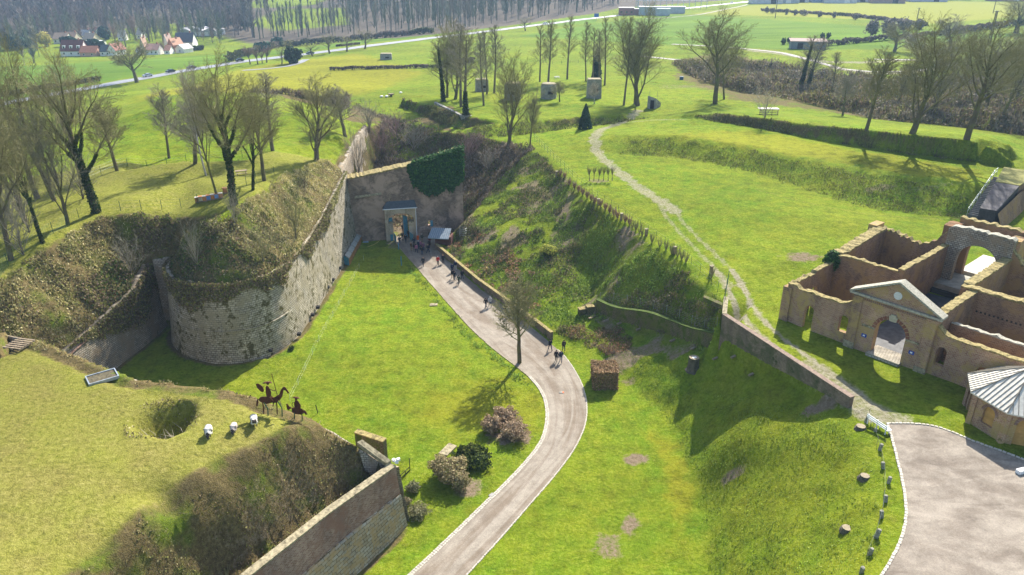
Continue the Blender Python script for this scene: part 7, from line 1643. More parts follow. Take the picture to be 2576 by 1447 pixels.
# dead branches lying in the crater
rnd=random.Random(3); m=MB()
for i in range(26):
    a=rnd.uniform(0,3.14); x=cr.x+rnd.uniform(-1,1.2); y=cr.y+rnd.uniform(-1.3,.6); z=hz(x,y); L=rnd.uniform(.8,2.2); m.tube([V(x,y,z),V(x+math.cos(a)*L*.5,y+math.sin(a)*L*.4,z+.5),V(x+math.cos(a+.4)*L,y+math.sin(a)*L*.8,z+rnd.uniform(.3,1.1))],[.03,.02,.006],4)
tag(m.build('brushwood',MT_pale,None),'pale dead brushwood heaped in the hole in the foreground lawn','brushwood')
p=at(560,1400,8); m=MB(); p=onground(560,1400,8)
for i in range(18):
    a=rnd.uniform(0,6.28); L=rnd.uniform(.8,1.5); m.tube([p,p+V(math.cos(a)*.3,math.sin(a)*.3,L*.7),p+V(math.cos(a)*.55,math.sin(a)*.55,L*1.1)],[.03,.02,.006],4)
tag(m.build('broom_clump',MT_olive,None),'fan of yellow-brown stems in the dark pit at the bottom left','shrub')
# yellow-flowering bush on the slope
p=onground(*z3(285,560,7)); round_bush('yellow_bush',p,3.2,1.6,[(.45,.42,.08),(.35,.38,.06),(.15,.2,.03)],'yellow-green flowering bush on the dark slope','bush',1700,51,.1)
# saplings and whips in the ravine behind the gate
for i,(x,y,w_,yt) in enumerate([(930,330,80,250),(1000,345,80,270),(900,400,70,300),(960,390,90,300),(1040,380,80,305),(1180,380,70,320),(1230,430,60,370)]):
    T('shrubby',x,y,9,yt,w_,['grey sapling clump at the head of the ravine','tangled saplings in the middle of the ravine','saplings crowding the ivied back wall','reddish-brown sapling thicket just above the gate wall','sapling behind the ivy on the gate wall','sapling on the dark slope right of the ivy','low shrub on the dark slope below the slanting tree'][i],rz=i,name='sapling',group='saplings in the ravine',twig=[MT_grey,MT_red][i%2])
# ================================================================== PEOPLE
def skin_mesh(name,verts,edges,radii,sub=1,root=0):
    me=bpy.data.meshes.new(name); me.from_pydata([tuple(v) for v in verts],edges,[]); o=bpy.data.objects.new(name,me); col.objects.link(o)
    o.modifiers.new('s','SKIN'); 
    for i,r_ in enumerate(radii): me.skin_vertices[0].data[i].radius=(r_,r_) if not isinstance(r_,tuple) else r_
    me.skin_vertices[0].data[root].use_root=True
    if sub: m=o.modifiers.new('d','SUBSURF'); m.levels=sub
    dg=bpy.context.evaluated_depsgraph_get(); dg.update(); out=bpy.data.meshes.new_from_object(o.evaluated_get(dg)); out.name=name
    bpy.data.objects.remove(o); return out
M_skin=plain('skin',(.50,.30,.21),.6,var=.06)
def person_proto(key,stride,armswing,seed=0,bag=False,H=1.0,coatlen=0,child=False):
    """one continuous body grown over a posed skeleton, facing -Y; clothes are shells over its parts"""
    v=[];e=[];r=[];reg=[]
    def add(p,rad,rg,par=None):
        v.append(Vector(p)*H); r.append((rad[0]*H,rad[1]*H) if isinstance(rad,tuple) else rad*H); reg.append(rg)
        if par is not None: e.append((par,len(v)-1))
        return len(v)-1
    pel=add((0,0,.95),(.15,.11),'leg'); wa=add((0,0,1.08),(.135,.10),'top',pel); ch=add((0,-.01,1.28),(.165,.115),'top',wa); sh=add((0,0,1.44),(.13,.085),'top',ch)
    nk=add((0,.0,1.52),.055,'skin',sh); hd=add((0,-.015,1.60),(.075,.085),'head',nk); h2=add((0,-.02,1.68),(.085,.098),'head',hd); h3=add((0,-.01,1.745),(.06,.07),'head',h2); ns=add((0,-.115,1.655),.014,'skin',h2)
    for s in(-1,1):
        f=s*stride
        hp=add((s*.10,0,.90),.095,'leg',pel); kn=add((s*.11,-.22*f-.03,.50),.062,'leg',hp); an=add((s*.11,-.42*f+.06*(f<0),.10+.06*max(0,-f)),.042,'leg',kn)
        he=add((s*.11,-.42*f+.04,.045+.08*max(0,-f)),.04,'shoe',an); to=add((s*.12,-.42*f-.14,.035),.035,'shoe',he)
        g=-s*armswing
        sd_=add((s*.20,0,1.42),.06,'top',sh); el=add((s*.255,.05-.14*g,1.15),.045,'top',sd_); wr=add((s*.26,-.06-.26*g,.92),.032,'top',el); pm=add((s*.26,-.08-.28*g,.86),(.022,.038),'skin',wr)
        for k in range(4): 
            a=add((s*.262,-.105-.28*g+.02*k,.81-.004*abs(k-1.5)),.0095,'skin',pm); add((s*.255,-.11-.28*g+.02*k,.775+.005*abs(k-1.5)),.008,'skin',a)
        a=add((s*.245,-.125-.28*g,.845),.010,'skin',pm); add((s*.24,-.14-.28*g,.815),.009,'skin',a)
    me=skin_mesh('body',v,e,r,1,0); me.materials.clear(); me.materials.append(M_skin)
    co=[vv.co.copy() for vv in me.vertices]; 
    def region(p):
        best=None;bd=9
        for (a,b) in e:
            A,B=v[a],v[b]; t=max(0,min(1,(p-A).dot(B-A)/((B-A).length_squared+1e-9))); q_=A.lerp(B,t); d=(p-q_).length
            rg=reg[b] if reg[b]!='leg' or reg[a]!='leg' else 'leg'
            if d<bd: bd=d; best=rg
        return best
    fr=[]
    for pl0 in me.polygons: fr.append(region(pl0.center))
    def shell(name,cond,off,extra=None):
        fs=[pl0 for pl0,g in zip(me.polygons,fr) if cond(pl0,g)]; mp={};vs=[];ff=[]
        for pl0 in fs:
            f=[]
            for i in pl0.vertices:
                if i not in mp: 
                    mp[i]=len(vs); n_=me.vertices[i].normal; p=co[i]+n_*off
                    if extra: p=extra(p)
                    vs.append(tuple(p))
                f.append(mp[i])
            ff.append(f)
        m=bpy.data.meshes.new(name); m.from_pydata(vs,[],ff); m.polygons.foreach_set('use_smooth',[True]*len(ff)); m.update(); return m
    parts={}
    parts['jacket']=shell('jacket',lambda p,g:g=='top' or (g=='leg' and p.center.z>(.86-coatlen)*H and abs(p.center.x)<.3),.028)
    parts['trousers']=shell('trousers',lambda p,g:g=='leg' and p.center.z<.99*H,.014)
    parts['shoes']=shell('shoes',lambda p,g:g=='shoe',.012)
    parts['hair']=shell('hair',lambda p,g:g=='head' and (p.center.z>1.70*H or (p.center.y>.0 and p.center.z>1.57*H)),.018)
    me.polygons.foreach_set('use_smooth',[True]*len(me.polygons))
    return me,parts
PP=[person_proto('a',.9,.7),person_proto('b',.35,.25,coatlen=.22),person_proto('c',.1,-.2),person_proto('d',-.8,-.8)]
BK=(.012,.013,.018); NV=(.015,.025,.06); JN=(.03,.05,.10); RD_=(.45,.02,.02); BR=(.10,.06,.035); GY_=(.22,.22,.22); WH=(.5,.48,.45); TN=(.28,.2,.12); PK=(.35,.12,.18)
def cloth(c): return plain('cloth_%d_%d_%d'%tuple(int(x*999) for x in c),c,.9,var=.15)
HR={'d':(.03,.02,.015),'w':(.45,.43,.40),'b':(.35,.22,.09)}
def person(X,Y,face,k,jc,tc,hc,label,size=1.0,z=0,group=None,bag=None):
    p=onground(X,Y,z); p.z+=.05
    r=empty('person',p,R(face),label,'person',group); me,parts=PP[k]; r.scale=(1,1,1)
    o=link_obj('body',me,r); o.scale=(size,)*3
    for nm,m in parts.items():
        o=link_obj(nm,m,r); o.scale=(size,)*3
        if len(m.materials)==0: m.materials.append(cloth(BK))
        c={'jacket':jc,'trousers':tc,'shoes':BK,'hair':HR[hc]}[nm]; o.material_slots[0].link='OBJECT'; o.material_slots[0].material=cloth(c)
    if bag:
        b=MB(); b.prism([(-.13,.14),(.13,.14),(.11,.27),(-.11,.27)],1.0,1.42,.08); b.tube([(-.09,.14,1.40),(-.11,-.02,1.52),(-.10,-.15,1.30)],.014,4); b.tube([(.09,.14,1.40),(.11,-.02,1.52),(.10,-.15,1.30)],.014,4)
        q_=empty('backpack',p,R(face),label.split(' in ')[0].replace('person','backpack worn by the person')+' near the gate' if False else bag,'backpack'); b.build('bag',cloth(NV),q_,world=False)
    return r
# faces: 0 = towards the camera (-Y)
person(1384,882,200,0,BK,NV,'d','person in a black jacket walking away alone on the left of the foreground group')
person(1418,884,190,1,(.05,.035,.03),JN,'d','person in a dark brown coat walking at the right of the foreground group')
person(1399,910,170,1,BK,BK,'d','person in a long black coat, front left of the foreground pair')
person(1411,911,175,0,NV,JN,'b','person in a navy jacket with fair hair, front right of the foreground pair',bag='dark red backpack worn by the fair-haired person')
ppl=[
 (1222,776,150,0,BK,NV,'d','person in a black jacket and jeans, left of the couple on the mid path'),
 (1233,772,190,0,WH,JN,'w','person in a cream jacket, right of the couple on the mid path'),
 (1279,797,20,1,GY_,JN,'w','person in a pale grey coat half hidden behind the lone moat tree'),
 (1272,792,-15,1,BK,BK,'d','person in black behind the branches of the lone moat tree'),
 (1154,717,160,0,(.03,.05,.03),(.08,.07,.05),'d','person in a dark green jacket and khaki trousers walking toward the gate'),
 (1163,703,200,1,BK,NV,'d','person in a padded black coat beside the one in green'),
 (1139,702,190,0,BK,TN,'d','person in a black jacket and tan trousers in the group of four'),
 (1144,706,170,1,BK,JN,'d','person in a black coat close behind the one in tan trousers'),
 (1138,686,200,1,NV,JN,'d','person in a navy jacket at the upper left of the group of four'),
 (1146,680,185,0,NV,WH,'w','grey-haired person in a navy jacket and pale trousers'),
 (1102,668,180,0,RD_,BK,'w','person in a bright red jacket on the path'),
 (1115,664,190,1,BK,BK,'b','fair-haired person in black carrying nothing, beside the red jacket'),
 (1065,670,30,3,BK,BK,'d','person in black walking alone down the grass side of the path'),
 (1053,628,150,2,NV,JN,'w','white-haired person in a blue jacket in the crowd on the path'),
 (1062,642,180,2,BK,JN,'d','person in a black jacket and pale jeans nearest in the crowd'),
 (1048,637,200,0,PK,NV,'d','person with a pinkish top at the left of the crowd'),
 (1058,628,20,2,PK,BK,'d','person in a dark pink scarf in the middle of the crowd'),
 (1065,632,10,2,(.2,.08,.12),NV,'b','person in a plum jacket at the back of the crowd'),
 (1077,637,120,0,BK,NV,'b','person in black stepping away at the right of the crowd'),
 (1080,626,170,1,BK,JN,'d','person in a dark coat by the shelter end of the crowd'),
 (1081,617,190,1,(.18,.02,.03),BK,'d','person in a dark red and black jacket in front of the shelter'),
 (1082,603,200,1,BK,BK,'d','person in black standing in the shade beside the shelter'),
 (1035,632,140,2,BR,TN,'b','person in a brown jacket, left one of the waiting pair'),
 (1043,634,200,2,BK,(.12,.11,.09),'d','person in a black jacket, right one of the waiting pair'),
 (1042,619,180,2,NV,BK,'d','person in a dark blue jacket behind the waiting pair'),
 (1062,610,180,2,(.08,.08,.06),TN,'w','grey-haired person in an olive coat standing alone below the gate pier'),
 (1006,617,170,0,NV,JN,'b','person in navy and jeans at the left by the gate'),
 (1013,606,185,0,BK,NV,'d','person in black second from the left by the gate'),
 (1021,612,175,0,BK,BK,'d','person in all black, third from the left by the gate'),
 (1029,600,190,1,BK,BK,'d','person in a dark coat entering through the right of the gateway'),
 (1017,594,180,1,(.14,.07,.04),BK,'w','white-haired person in a rust-brown coat in the gateway'),
 (1014,585,180,2,BK,BK,'d','person in black furthest inside the gateway')]
for a in ppl: person(*a,group='visitors on the path and at the gate')
# ================================================================== SHEEP
def sheep_mesh(head_down,seed,turn=0):
    v=[];e=[];r=[]
    def add(p,rad,par=None):
        v.append(Vector(p)); r.append(rad); 
        if par is not None: e.append((par,len(v)-1))
        return len(v)-1
    c=add((0,0,.60),(.27,.27)); f=add((0,-.34,.58),(.24,.25),c); b=add((0,.36,.60),(.25,.25),c); tl=add((0,.62,.50),.05,b); t2=add((0,.68,.34),.035,tl)
    hz_=.26 if head_down else .72; nk=add((turn*.5,-.56,.50 if head_down else .68),.13,f); h=add((turn,-.72,hz_+.06),.10,nk); mz=add((turn*1.2,-.86,hz_-.06),.055,h)
    for s in(-1,1): add((turn+s*.16,-.70,hz_+.10),.03,h)
    for s in(-1,1):
        k=add((s*.15,-.38,.34),.06,f); g=add((s*.15,-.40,.18),.034,k); add((s*.15,-.42,.03),.036,g)
        k=add((s*.16,.42,.36),.07,b); g=add((s*.16,.48,.20),.034,k); add((s*.16,.44,.03),.036,g)
    me=skin_mesh('body',v,e,r,2,0); me.materials.clear()
    m1=plain('sheep_skin_dark',(.05,.04,.035),.8,var=.3); me.materials.append(m1); me.polygons.foreach_set('use_smooth',[True]*len(me.polygons))
    vs=[];ff=[];mp={}
    for p in me.polygons:
        if p.center.z>.30 and -.60<p.center.y<.66:
            g=[]
            for i in p.vertices:
                if i not in mp:
                    q_=me.vertices[i]; d=.045+.03*math.sin(q_.co.x*31+seed)*math.cos(q_.co.y*27+q_.co.z*23); mp[i]=len(vs); vs.append(tuple(q_.co+q_.normal*d))
                g.append(mp[i])
            ff.append(g)
    fl=bpy.data.meshes.new('fleece'); fl.from_pydata(vs,[],ff); fl.polygons.foreach_set('use_smooth',[True]*len(ff)); fl.update(); 
    return me,fl
M_fleece=plain('cream_fleece',(.62,.58,.50),.95,var=.22,scale=9)
for i,(X,Y,rz,hd_,l,sc_) in enumerate([(527,1095,R(14),True,'round cream sheep with dark legs grazing, the left one of three',.98),(590,1085,R(8),True,'smaller sheep with a brown patch grazing in the middle of three',.85),(641,1068,R(22),False,'cream sheep standing nearest the tall rider sculpture',.98)]):
    p=onground(X,Y,14.5); r=empty('sheep',p,rz,l,'sheep','sheep on the foreground lawn'); me,fl=sheep_mesh(hd_,i); o=link_obj('body',me,r); o.scale=(sc_,)*3; fl.materials.append(M_fleece if i!=1 else plain('patchy_fleece',(.5,.42,.36),.95,var=.6,scale=2.2)); o=link_obj('fleece',fl,r); o.scale=(sc_,)*3
# ================================================================== STEEL SCULPTURES
def plate(name,pts,th,mat,parent,org,rz,z=0):
    """flat cut steel outline (x along, z up), extruded by its thickness"""
    m=MB(); P=[V(a,-th/2+z,b) for a,b in pts]; m.extr(P,(0,0,0),V(0,th,0)); o=m.build(name,mat,parent,world=False); return o
def rider(X,Y,z,sc_,rz,label,donkey=False):
    p=onground(X,Y,z); r=empty('rider_sculpture',p,rz,label,'sculpture'); r.scale=(1,1,1); s=sc_
    def pl_o(nm,pts,th=.03,y=0): return plate(nm,[(a*s,b*s) for a,b in pts],th,M_rust,r,p,0,y*s)
    def bar(nm,pts,rad=.035,mat=None): m=MB(); m.tube([(a*s,c*s,b*s) for a,b,c in pts],rad,6); return m.build(nm,mat or M_rust,r,world=False)
    if not donkey:
        pl_o('horse_body',[(-1.0,1.75),(-.75,2.0),(-.2,1.98),(.3,1.85),(.65,1.95),(.75,1.6),(.55,1.3),(.1,1.35),(-.35,1.25),(-.75,1.45)],.05)
        pl_o('horse_neck',[(.45,1.9),(.75,1.5),(1.05,1.9),(1.22,2.5),(1.35,2.75),(1.2,2.8),(1.0,2.55),(.8,2.1)],.05)
        pl_o('horse_head',[(1.2,2.82),(1.38,2.78),(1.65,2.2),(1.55,2.1),(1.4,2.4),(1.25,2.5)],.05,.04)
        pl_o('tail',[(-1.0,1.9),(-1.15,1.6),(-1.25,1.1),(-1.12,1.1),(-.98,1.5)],.04)
        for i,(x,k) in enumerate([(-.7,-.08),(-.5,.15),(.45,-.1),(.65,.18)]):
            bar('horse_leg',[(x,1.5,.15*(-1)**i),(x+.08+k,.85,.2*(-1)**i),(x+k,.0,.22*(-1)**i)],.05,M_green if i%2 else M_rust)
        pl_o('rider_torso',[(-.25,1.95),(.1,1.95),(.18,2.4),(.05,2.9),(-.1,3.1),(-.22,2.9),(-.28,2.4)],.05)
        pl_o('shield',[(-.45,2.5),(-.35,2.7),(-.45,3.1),(-.75,3.4),(-.95,3.35),(-.9,3.0),(-.65,2.6)],.04,-.1)
        m=MB(); m.lathe((0,0,3.30*s),[(.1*s,-.12*s),(.13*s,0),(.11*s,.1*s),(.05*s,.16*s)],8); m.build('head',M_rust,r,world=False)
        pl_o('hat_brim',[(-.4,3.32),(.35,3.32),(.2,3.42),(-.25,3.42)],.16)
        bar('arm',[(0,2.8,0),(.35,2.45,.1),(.55,2.5,.1)],.035)
        bar('lance',[(.62,1.9,.12),(.42,4.1,.12)],.028)
        bar('rider_leg',[(0,2.0,.18),(.3,1.6,.22),(.2,1.1,.22)],.045); bar('rider_leg',[(0,2.0,-.18),(.3,1.6,-.22),(.2,1.1,-.22)],.045)
        bar('stay',[(-.4,1.2,0),(-1.0,0,.5)],.03,M_conc)
    else:
        pl_o('donkey_body',[(-.55,.7),(-.5,1.15),(.0,1.2),(.45,1.15),(.6,.75),(.3,.55),(-.3,.55)],.05)
        pl_o('donkey_head',[(-.5,1.1),(-.75,1.25),(-.9,1.5),(-1.0,1.45),(-1.0,.95),(-.85,.85),(-.7,1.0)],.05,.03)
        pl_o('tail',[(.55,1.1),(.78,.9),(.85,.6),(.68,.6),(.55,.85)],.04)
        for i,x in enumerate([-.4,-.28,.3,.42]): bar('donkey_leg',[(x,.7,.12*(-1)**i),(x-.05,.0,.14*(-1)**i)],.045,M_green if i%2 else M_rust)
        pl_o('rider_torso',[(-.22,1.15),(.3,1.15),(.35,1.5),(.15,1.95),(-.1,1.95),(-.25,1.6)],.05)
        m=MB(); m.lathe((0,0,2.12*s),[(.09*s,-.12*s),(.12*s,0),(.09*s,.12*s)],8); m.build('head',M_rust,r,world=False)
        pl_o('hat_brim',[(-.32,2.2),(.32,2.2),(.15,2.3),(-.15,2.3)],.14)
        m=MB(); m.tube([(math.cos(a)*.28*s-.12*s,-.1*s,(1.55+math.sin(a)*.28)*s) for a in [2*math.pi*k/12 for k in range(13)]],.03,5); m.build('hoop',M_rust,r,world=False)
        bar('rider_leg',[(0,1.2,.16),(-.1,.8,.2)],.05)
rider(686,1046,14,1.0,R(8),'tall rusty steel sculpture of a rider on horseback with a lance and a shield')
rider(752,1056,12.8,1.0,R(-10),'small rusty steel sculpture of a stout hatted rider on a donkey',True)
for i,(x,y,z,h) in enumerate([(709,1027,13.6,1.6),(800,1040,12,1.2)]):
    p=onground(x,y,z); r=empty('stake',p,0,['pale leaning stake between the two steel riders','thin dark stake right of the small donkey rider'][i],'stake'); MB().tube([(0,0,-.2),(-.15,0,h)],.05,5).build('post',M_timber if i==0 else M_dark,r,world=False); MB().tube([(-.02,-.04,h*.5),(.35,-.1,.0)],.02,4).build('strut',M_timber,r,world=False)
# ================================================================== CARS
def car(X,Y,z,heading,cc,label,van=False,scale=1.0):
    p=onground(X,Y,z); p.z+=.14; r=empty('parked_car' if False else 'car',p,heading,label,'car','cars on the main road')
    prof=[(-2.1,.35),(-2.15,.75),(-1.95,.95),(-1.45,1.02),(-.95,1.42),(.55,1.45),(1.15,1.0),(1.95,.88),(2.15,.65),(2.1,.33)]
    m=MB(); m.extr([V(a,-.85,b) for a,b in prof],(0,0,0),V(0,1.7,0)); m.v=[(x,y*(1-.22*max(0,(z_-.9)/.55)),z_) for x,y,z_ in m.v]; m.build('body',plain('car_paint_%d'%int(cc[0]*999),cc,.3,.4,var=.05,spec=.6),r,world=False)
    for s in(-1,1):
        m=MB(); m.extr([V(a,0,b) for a,b in [(-1.35,1.03),(-.9,1.36),(.5,1.38),(1.02,1.03)]],(0,0,0),V(0,.02*s,0)); m.v=[(x,(y+s*.85)*(1-.22*max(0,(z_-.9)/.55))+s*.01,z_) for x,y,z_ in m.v]; m.build('side_window',M_glass,r,world=False)
        for x in(-1.35,1.35): m=MB(); m.tube([(x,s*.68,.33),(x,s*.88,.33)],.33,14); w_=m.build('wheel',M_tyre,r,world=False); m=MB(); m.tube([(x,s*.882,.33),(x,s*.9,.33)],.18,10); m.build('rim',M_wire,w_,world=False)
        MB().box((2.12,s*.6,.68),(.1,.3,.14)).build('headlight',M_white,r,world=False)
    m=MB(); m.add([(.60,-.66,1.41),(.60,.66,1.41),(1.17,.8,1.02),(1.17,-.8,1.02)],[(0,1,2,3)]); m.v=[(x+.02,y,z_+.02) for x,y,z_ in m.v]; m.build('windscreen',M_glass,r,world=False)
    m=MB(); m.add([(-1.0,-.66,1.39),(-1.0,.66,1.39),(-1.47,.8,1.02),(-1.47,-.8,1.02)],[(3,2,1,0)]); m.v=[(x-.02,y,z_+.02) for x,y,z_ in m.v]; m.build('rear_window',M_glass,r,world=False)
M_glass=plain('dark_glass',(.02,.025,.03),.08,var=.05,spec=.8); M_tyre=plain('tyre_rubber',(.02,.02,.02),.85)
def road_head(X):
    k=min(range(len(RW)-1),key=lambda i:abs((ROAD[i][0]+ROAD[i+1][0])/2-X)); d=RW[k+1]-RW[k]; return math.atan2(d.y,d.x)
def carx(X,lane_,cc,label,rev=False):
    # stand the car in its lane of the road
    i=next(i for i in range(len(ROAD)-1) if ROAD[i][0]<=X<=ROAD[i+1][0]); t=(X-ROAD[i][0])/(ROAD[i+1][0]-ROAD[i][0]); a=RW[i].lerp(RW[i+1],t); d=(RW[i+1]-RW[i]).normalized(); a=a+V(-d.y,d.x,0)*lane_; z=hz(a.x,a.y)
    zc=a.y*cp-(z-CH)*sp_; X2=1288+FD*a.x/zc; Y2=723.7-FD*(a.y*sp_+(z-CH)*cp)/zc; h=math.atan2(d.y,d.x)+(math.pi if rev else 0)
    car(X2,Y2,z,h,cc,label)
carx(377,1.7,(.45,.48,.52),'silver hatchback passing the gnarled roadside tree',True)
carx(434,1.8,(.02,.03,.035),'black estate car behind the silver one',True)
carx(487,1.8,(.08,.07,.065),'dark brown hatchback behind the black estate',True)
carx(607,1.7,(.015,.02,.02),'black car just before the side lane',True)
carx(776,-1.6,(.01,.06,.07),'dark teal off-roader among the roadside trees')
carx(1683,1.7,(.03,.035,.05),'dark car on the road before the substation',True) if False else carx(1592,1.6,(.03,.035,.05),'dark car on the road left of the substation',True)
carx(1697,1.6,(.35,.36,.4),'grey car on the road in front of the substation',True)
carx(1838,1.6,(.5,.5,.52),'pale car furthest along the road',True)
carx(1360,-1.6,(.6,.6,.6),'white van-like car behind the bare trees in the middle')
# ================================================================== VILLAGE
def zv(a,b): return ((180+a/4.954)/1.36184,(80+b/4.954)/1.36184)
def house(a,b,wpx,dep,wallh,roofh,rz,wallc,roofc,label,z=-4.5,wins=3,dormers=0,chim=True,gable_front=False,name='house'):
    X,Y=zv(a,b); p=onground(X,Y,z); w_=wpx/4.954/1.36184/px_per_m(p.x,p.y,p.z)
    r=empty(name,p,R(rz),label,'house','houses of the village'); hw,hd=w_/2,dep/2
    MB().box((0,0,wallh/2-.5),(w_,dep,wallh+1)).build('wall',plain('wall_%d_%d'%(wallc[0]*99,wallc[2]*99),wallc,.9,var=.08,scale=1),r,world=False)
    rm=plain('roof_%d_%d'%(roofc[0]*999,roofc[2]*999),roofc,.85,var=.25,scale=1.5); o_=.35; m=MB()
    if not gable_front: vs=[(-hw-o_,-hd-o_,wallh-.15),(hw+o_,-hd-o_,wallh-.15),(hw+o_,hd+o_,wallh-.15),(-hw-o_,hd+o_,wallh-.15),(-hw-o_,0,wallh+roofh),(hw+o_,0,wallh+roofh)]; fs=[(0,1,5,4),(2,3,4,5)]
    else: vs=[(-hw-o_,-hd-o_,wallh-.15),(-hw-o_,hd+o_,wallh-.15),(hw+o_,hd+o_,wallh-.15),(hw+o_,-hd-o_,wallh-.15),(0,-hd-o_,wallh+roofh),(0,hd+o_,wallh+roofh)]; fs=[(1,0,4,5),(3,2,5,4)]
    vs2=[(x,y,z_+.22) for x,y,z_ in vs]; m.add(vs+vs2,[tuple(reversed(f)) for f in fs]+[tuple(i+6 for i in f) for f in fs]+[(0,1,7,6),(1,5,11,7),(5,4,10,11) if False else (0,6,10,4),(2,8,9,3) if True else (0,0,0),(3,9,10,4) if not gable_front else (3,9,10,4)])
    rf=m.build('roof',rm,r,world=False)
    m=MB()
    if not gable_front:
        for s in(-1,1): m.extr([V(s*(hw-.12),-hd,wallh+.0),V(s*(hw-.12),hd,wallh+.0),V(s*(hw-.12),0,wallh+roofh-.1)],(0,0,0),V(.1*s,0,0))
    else:
        for s in(-1,1): m.extr([V(-hw,s*(hd-.12),wallh),V(hw,s*(hd-.12),wallh),V(0,s*(hd-.12),wallh+roofh-.1)],(0,0,0),V(0,.1*s,0))
    m.build('gable',plain('wall_%d_%d'%(wallc[0]*99,wallc[2]*99),wallc),r,world=False)
    if chim: MB().box((hw*.6,0,wallh+roofh+.3),(.7,.7,1.6)).build('chimney',plain('chimney_brick',(.28,.13,.09),.9),rf,world=False)
    for i in range(wins):
        x=-hw+w_*(i+.5)/wins; f=MB().box((x,-hd-.03,wallh*.55),(1.1,.08,1.2)).build('window',M_white,r,world=False); MB().box((x,-hd-.075,wallh*.55),(.85,.03,1.0)).build('pane',M_glass,f,world=False)
    for i in range(dormers):
        x=-hw+w_*(i+.5)/dormers; d_=MB().box((x,-hd*.62,wallh+roofh*.36),(1.7,1.8,2.0)).build('dormer',M_white,rf,world=False)
        MB().box((x,-hd*.62-.92,wallh+roofh*.36),(.9,.05,1.2)).build('pane',M_glass,d_,world=False) 
    return r
WHT=(.72,.70,.64); CRM=(.6,.52,.38); BRK=(.34,.16,.11); SLT=(.09,.095,.11); TCT=(.42,.17,.10); TANR=(.42,.29,.2); DRD=(.16,.05,.04); GRR=(.3,.31,.33)
house(190,335,215,9,3,3.8,4,WHT,TANR,'long low house with a tan roof at the upper left of the village')
house(375,310,150,8,3,3.4,-5,CRM,(.36,.25,.17),'tan-brown roofed house second from the left in the upper row')
house(590,275,120,8,3,3.6,8,WHT,GRR,'grey-roofed house beside the solar-panelled one')
h4=house(720,250,190,9,3.2,4,-22,WHT,(.48,.2,.15),'house with a red gable and solar panels on its roof'); m=MB(); m.add([(-2,-3.4,4.55),(2,-3.4,4.55),(2,-1.5,6.2),(-2,-1.5,6.2)],[(0,1,2,3)]); m.build('solar_panel',plain('solar_panel_blue',(.02,.04,.14),.3),h4,world=False)
house(680,345,180,8,3,4,-10,CRM,(.46,.34,.24),'tan gabled house in front of the solar-panelled one')
house(740,385,260,8,3,.6,-3,WHT,(.6,.6,.6),'long white flat-roofed building above the dark hedge',chim=False,wins=4)
house(395,545,350,10,3,6,3,WHT,DRD,'big house with a steep dark red roof and three white dormers',dormers=3,wins=3)
house(665,555,270,8,2.4,3.4,0,(.5,.3,.22),TCT,'terracotta-roofed annexe right of the dormered house',wins=2,chim=False)
house(955,545,170,8,2.6,3.6,0,WHT,(.06,.08,.09),'dark slate-roofed low house left of the white gabled one',wins=2)
house(1105,543,165,9,3.2,3.8,-15,WHT,(.3,.13,.1),'white gabled house with a red-brown roof at the field edge',gable_front=True,wins=2)
house(1578,520,60,9,4,6,10,CRM,(.3,.2,.14),'cream house whose tall gable shows right of the lone road tree',gable_front=True,wins=1)
house(1490,532,55,6,2.2,2.2,0,WHT,(.4,.25,.18),'tiny white gabled outhouse behind the lone road tree',gable_front=True,wins=1,chim=False)
house(1745,530,210,9,3,3.2,0,WHT,(.42,.23,.17),'long house with a pinkish tiled roof behind two pollards')
house(1982,445,60,8,4,5.5,0,WHT,(.35,.25,.2),'narrow white gabled house behind the pinkish-roofed one',gable_front=True,wins=1)
house(1990,522,90,7,2.4,2.6,0,WHT,(.4,.2,.14),'low red-roofed outhouse left of the brick gabled house',wins=1,chim=False)
house(2105,475,130,8,4,4,-25,BRK,(.5,.28,.18),'brick gabled house with an orange-tan roof',gable_front=True,wins=1)
house(2285,420,290,10,4,5.5,3,WHT,SLT,'large white house with a dark slate roof at the right of the village',wins=3)
house(2245,497,180,8,2.4,2.6,-20,WHT,(.55,.53,.5),'pale grey-roofed garage in front of the large white house',wins=1,chim=False,gable_front=True)
house(1205,290,110,8,3,4,10,WHT,(.5,.45,.4),'white house glimpsed behind the tall village trees',wins=2,z=-4)
house(1515,260,80,8,3,4,0,WHT,(.45,.42,.4),'pale house glimpsed through the trunks above the village',wins=1,z=-4)
p=onground(508,88,-2); r=empty('farm_shed',p,R(-4),'wide grey-roofed farm shed on the meadow beyond the village','shed'); MB().box((0,0,1.6),(30,16,4.2)).build('wall',plain('shed_wall',(.45,.48,.5),.7),r,world=False)
m=MB()
for k in range(3): x=-10+10*k; m.add([(x-5.2,-8.5,3.7),(x+5.2,-8.5,3.7),(x+5.2,8.5,3.7),(x-5.2,8.5,3.7),(x,-8.5,5.6),(x,8.5,5.6)],[(0,4,5,3),(4,1,2,5),(0,1,4),(2,3,5)])
m.build('roof',plain('shed_roof',(.48,.47,.48),.5,.2),r,world=False); MB().box((2,-8.1,1.5),(14,.2,2.6)).build('door',M_white,r,world=False)
def hedge_line(X0,Y0,X1,Y1,z,w_,h,cols,label,cat='hedge',n=3000,size=.5,seed=1):
    a=onground(X0,Y0,z); b=onground(X1,Y1,z); rng=np.random.default_rng(seed); t=rng.random(n); q=rng.uniform(-1,1,n)*w_/2; d=(b-a).normalized(); x=a.x+(b.x-a.x)*t-d.y*q; y=a.y+(b.y-a.y)*t+d.x*q
    hh=h*(.7+.5*vnoise(t*(b-a).length*.2,t*0,seed)); P=np.stack([x,y,HZ(x,y)+hh*rng.random(n)**.5],1); o=leafcloud('hedge',P,rng.normal(0,1,(n,3)),size,palette(n,cols,[3,3,1],seed),M_leaf,None,.5,seed); tag(o,label,cat); return o
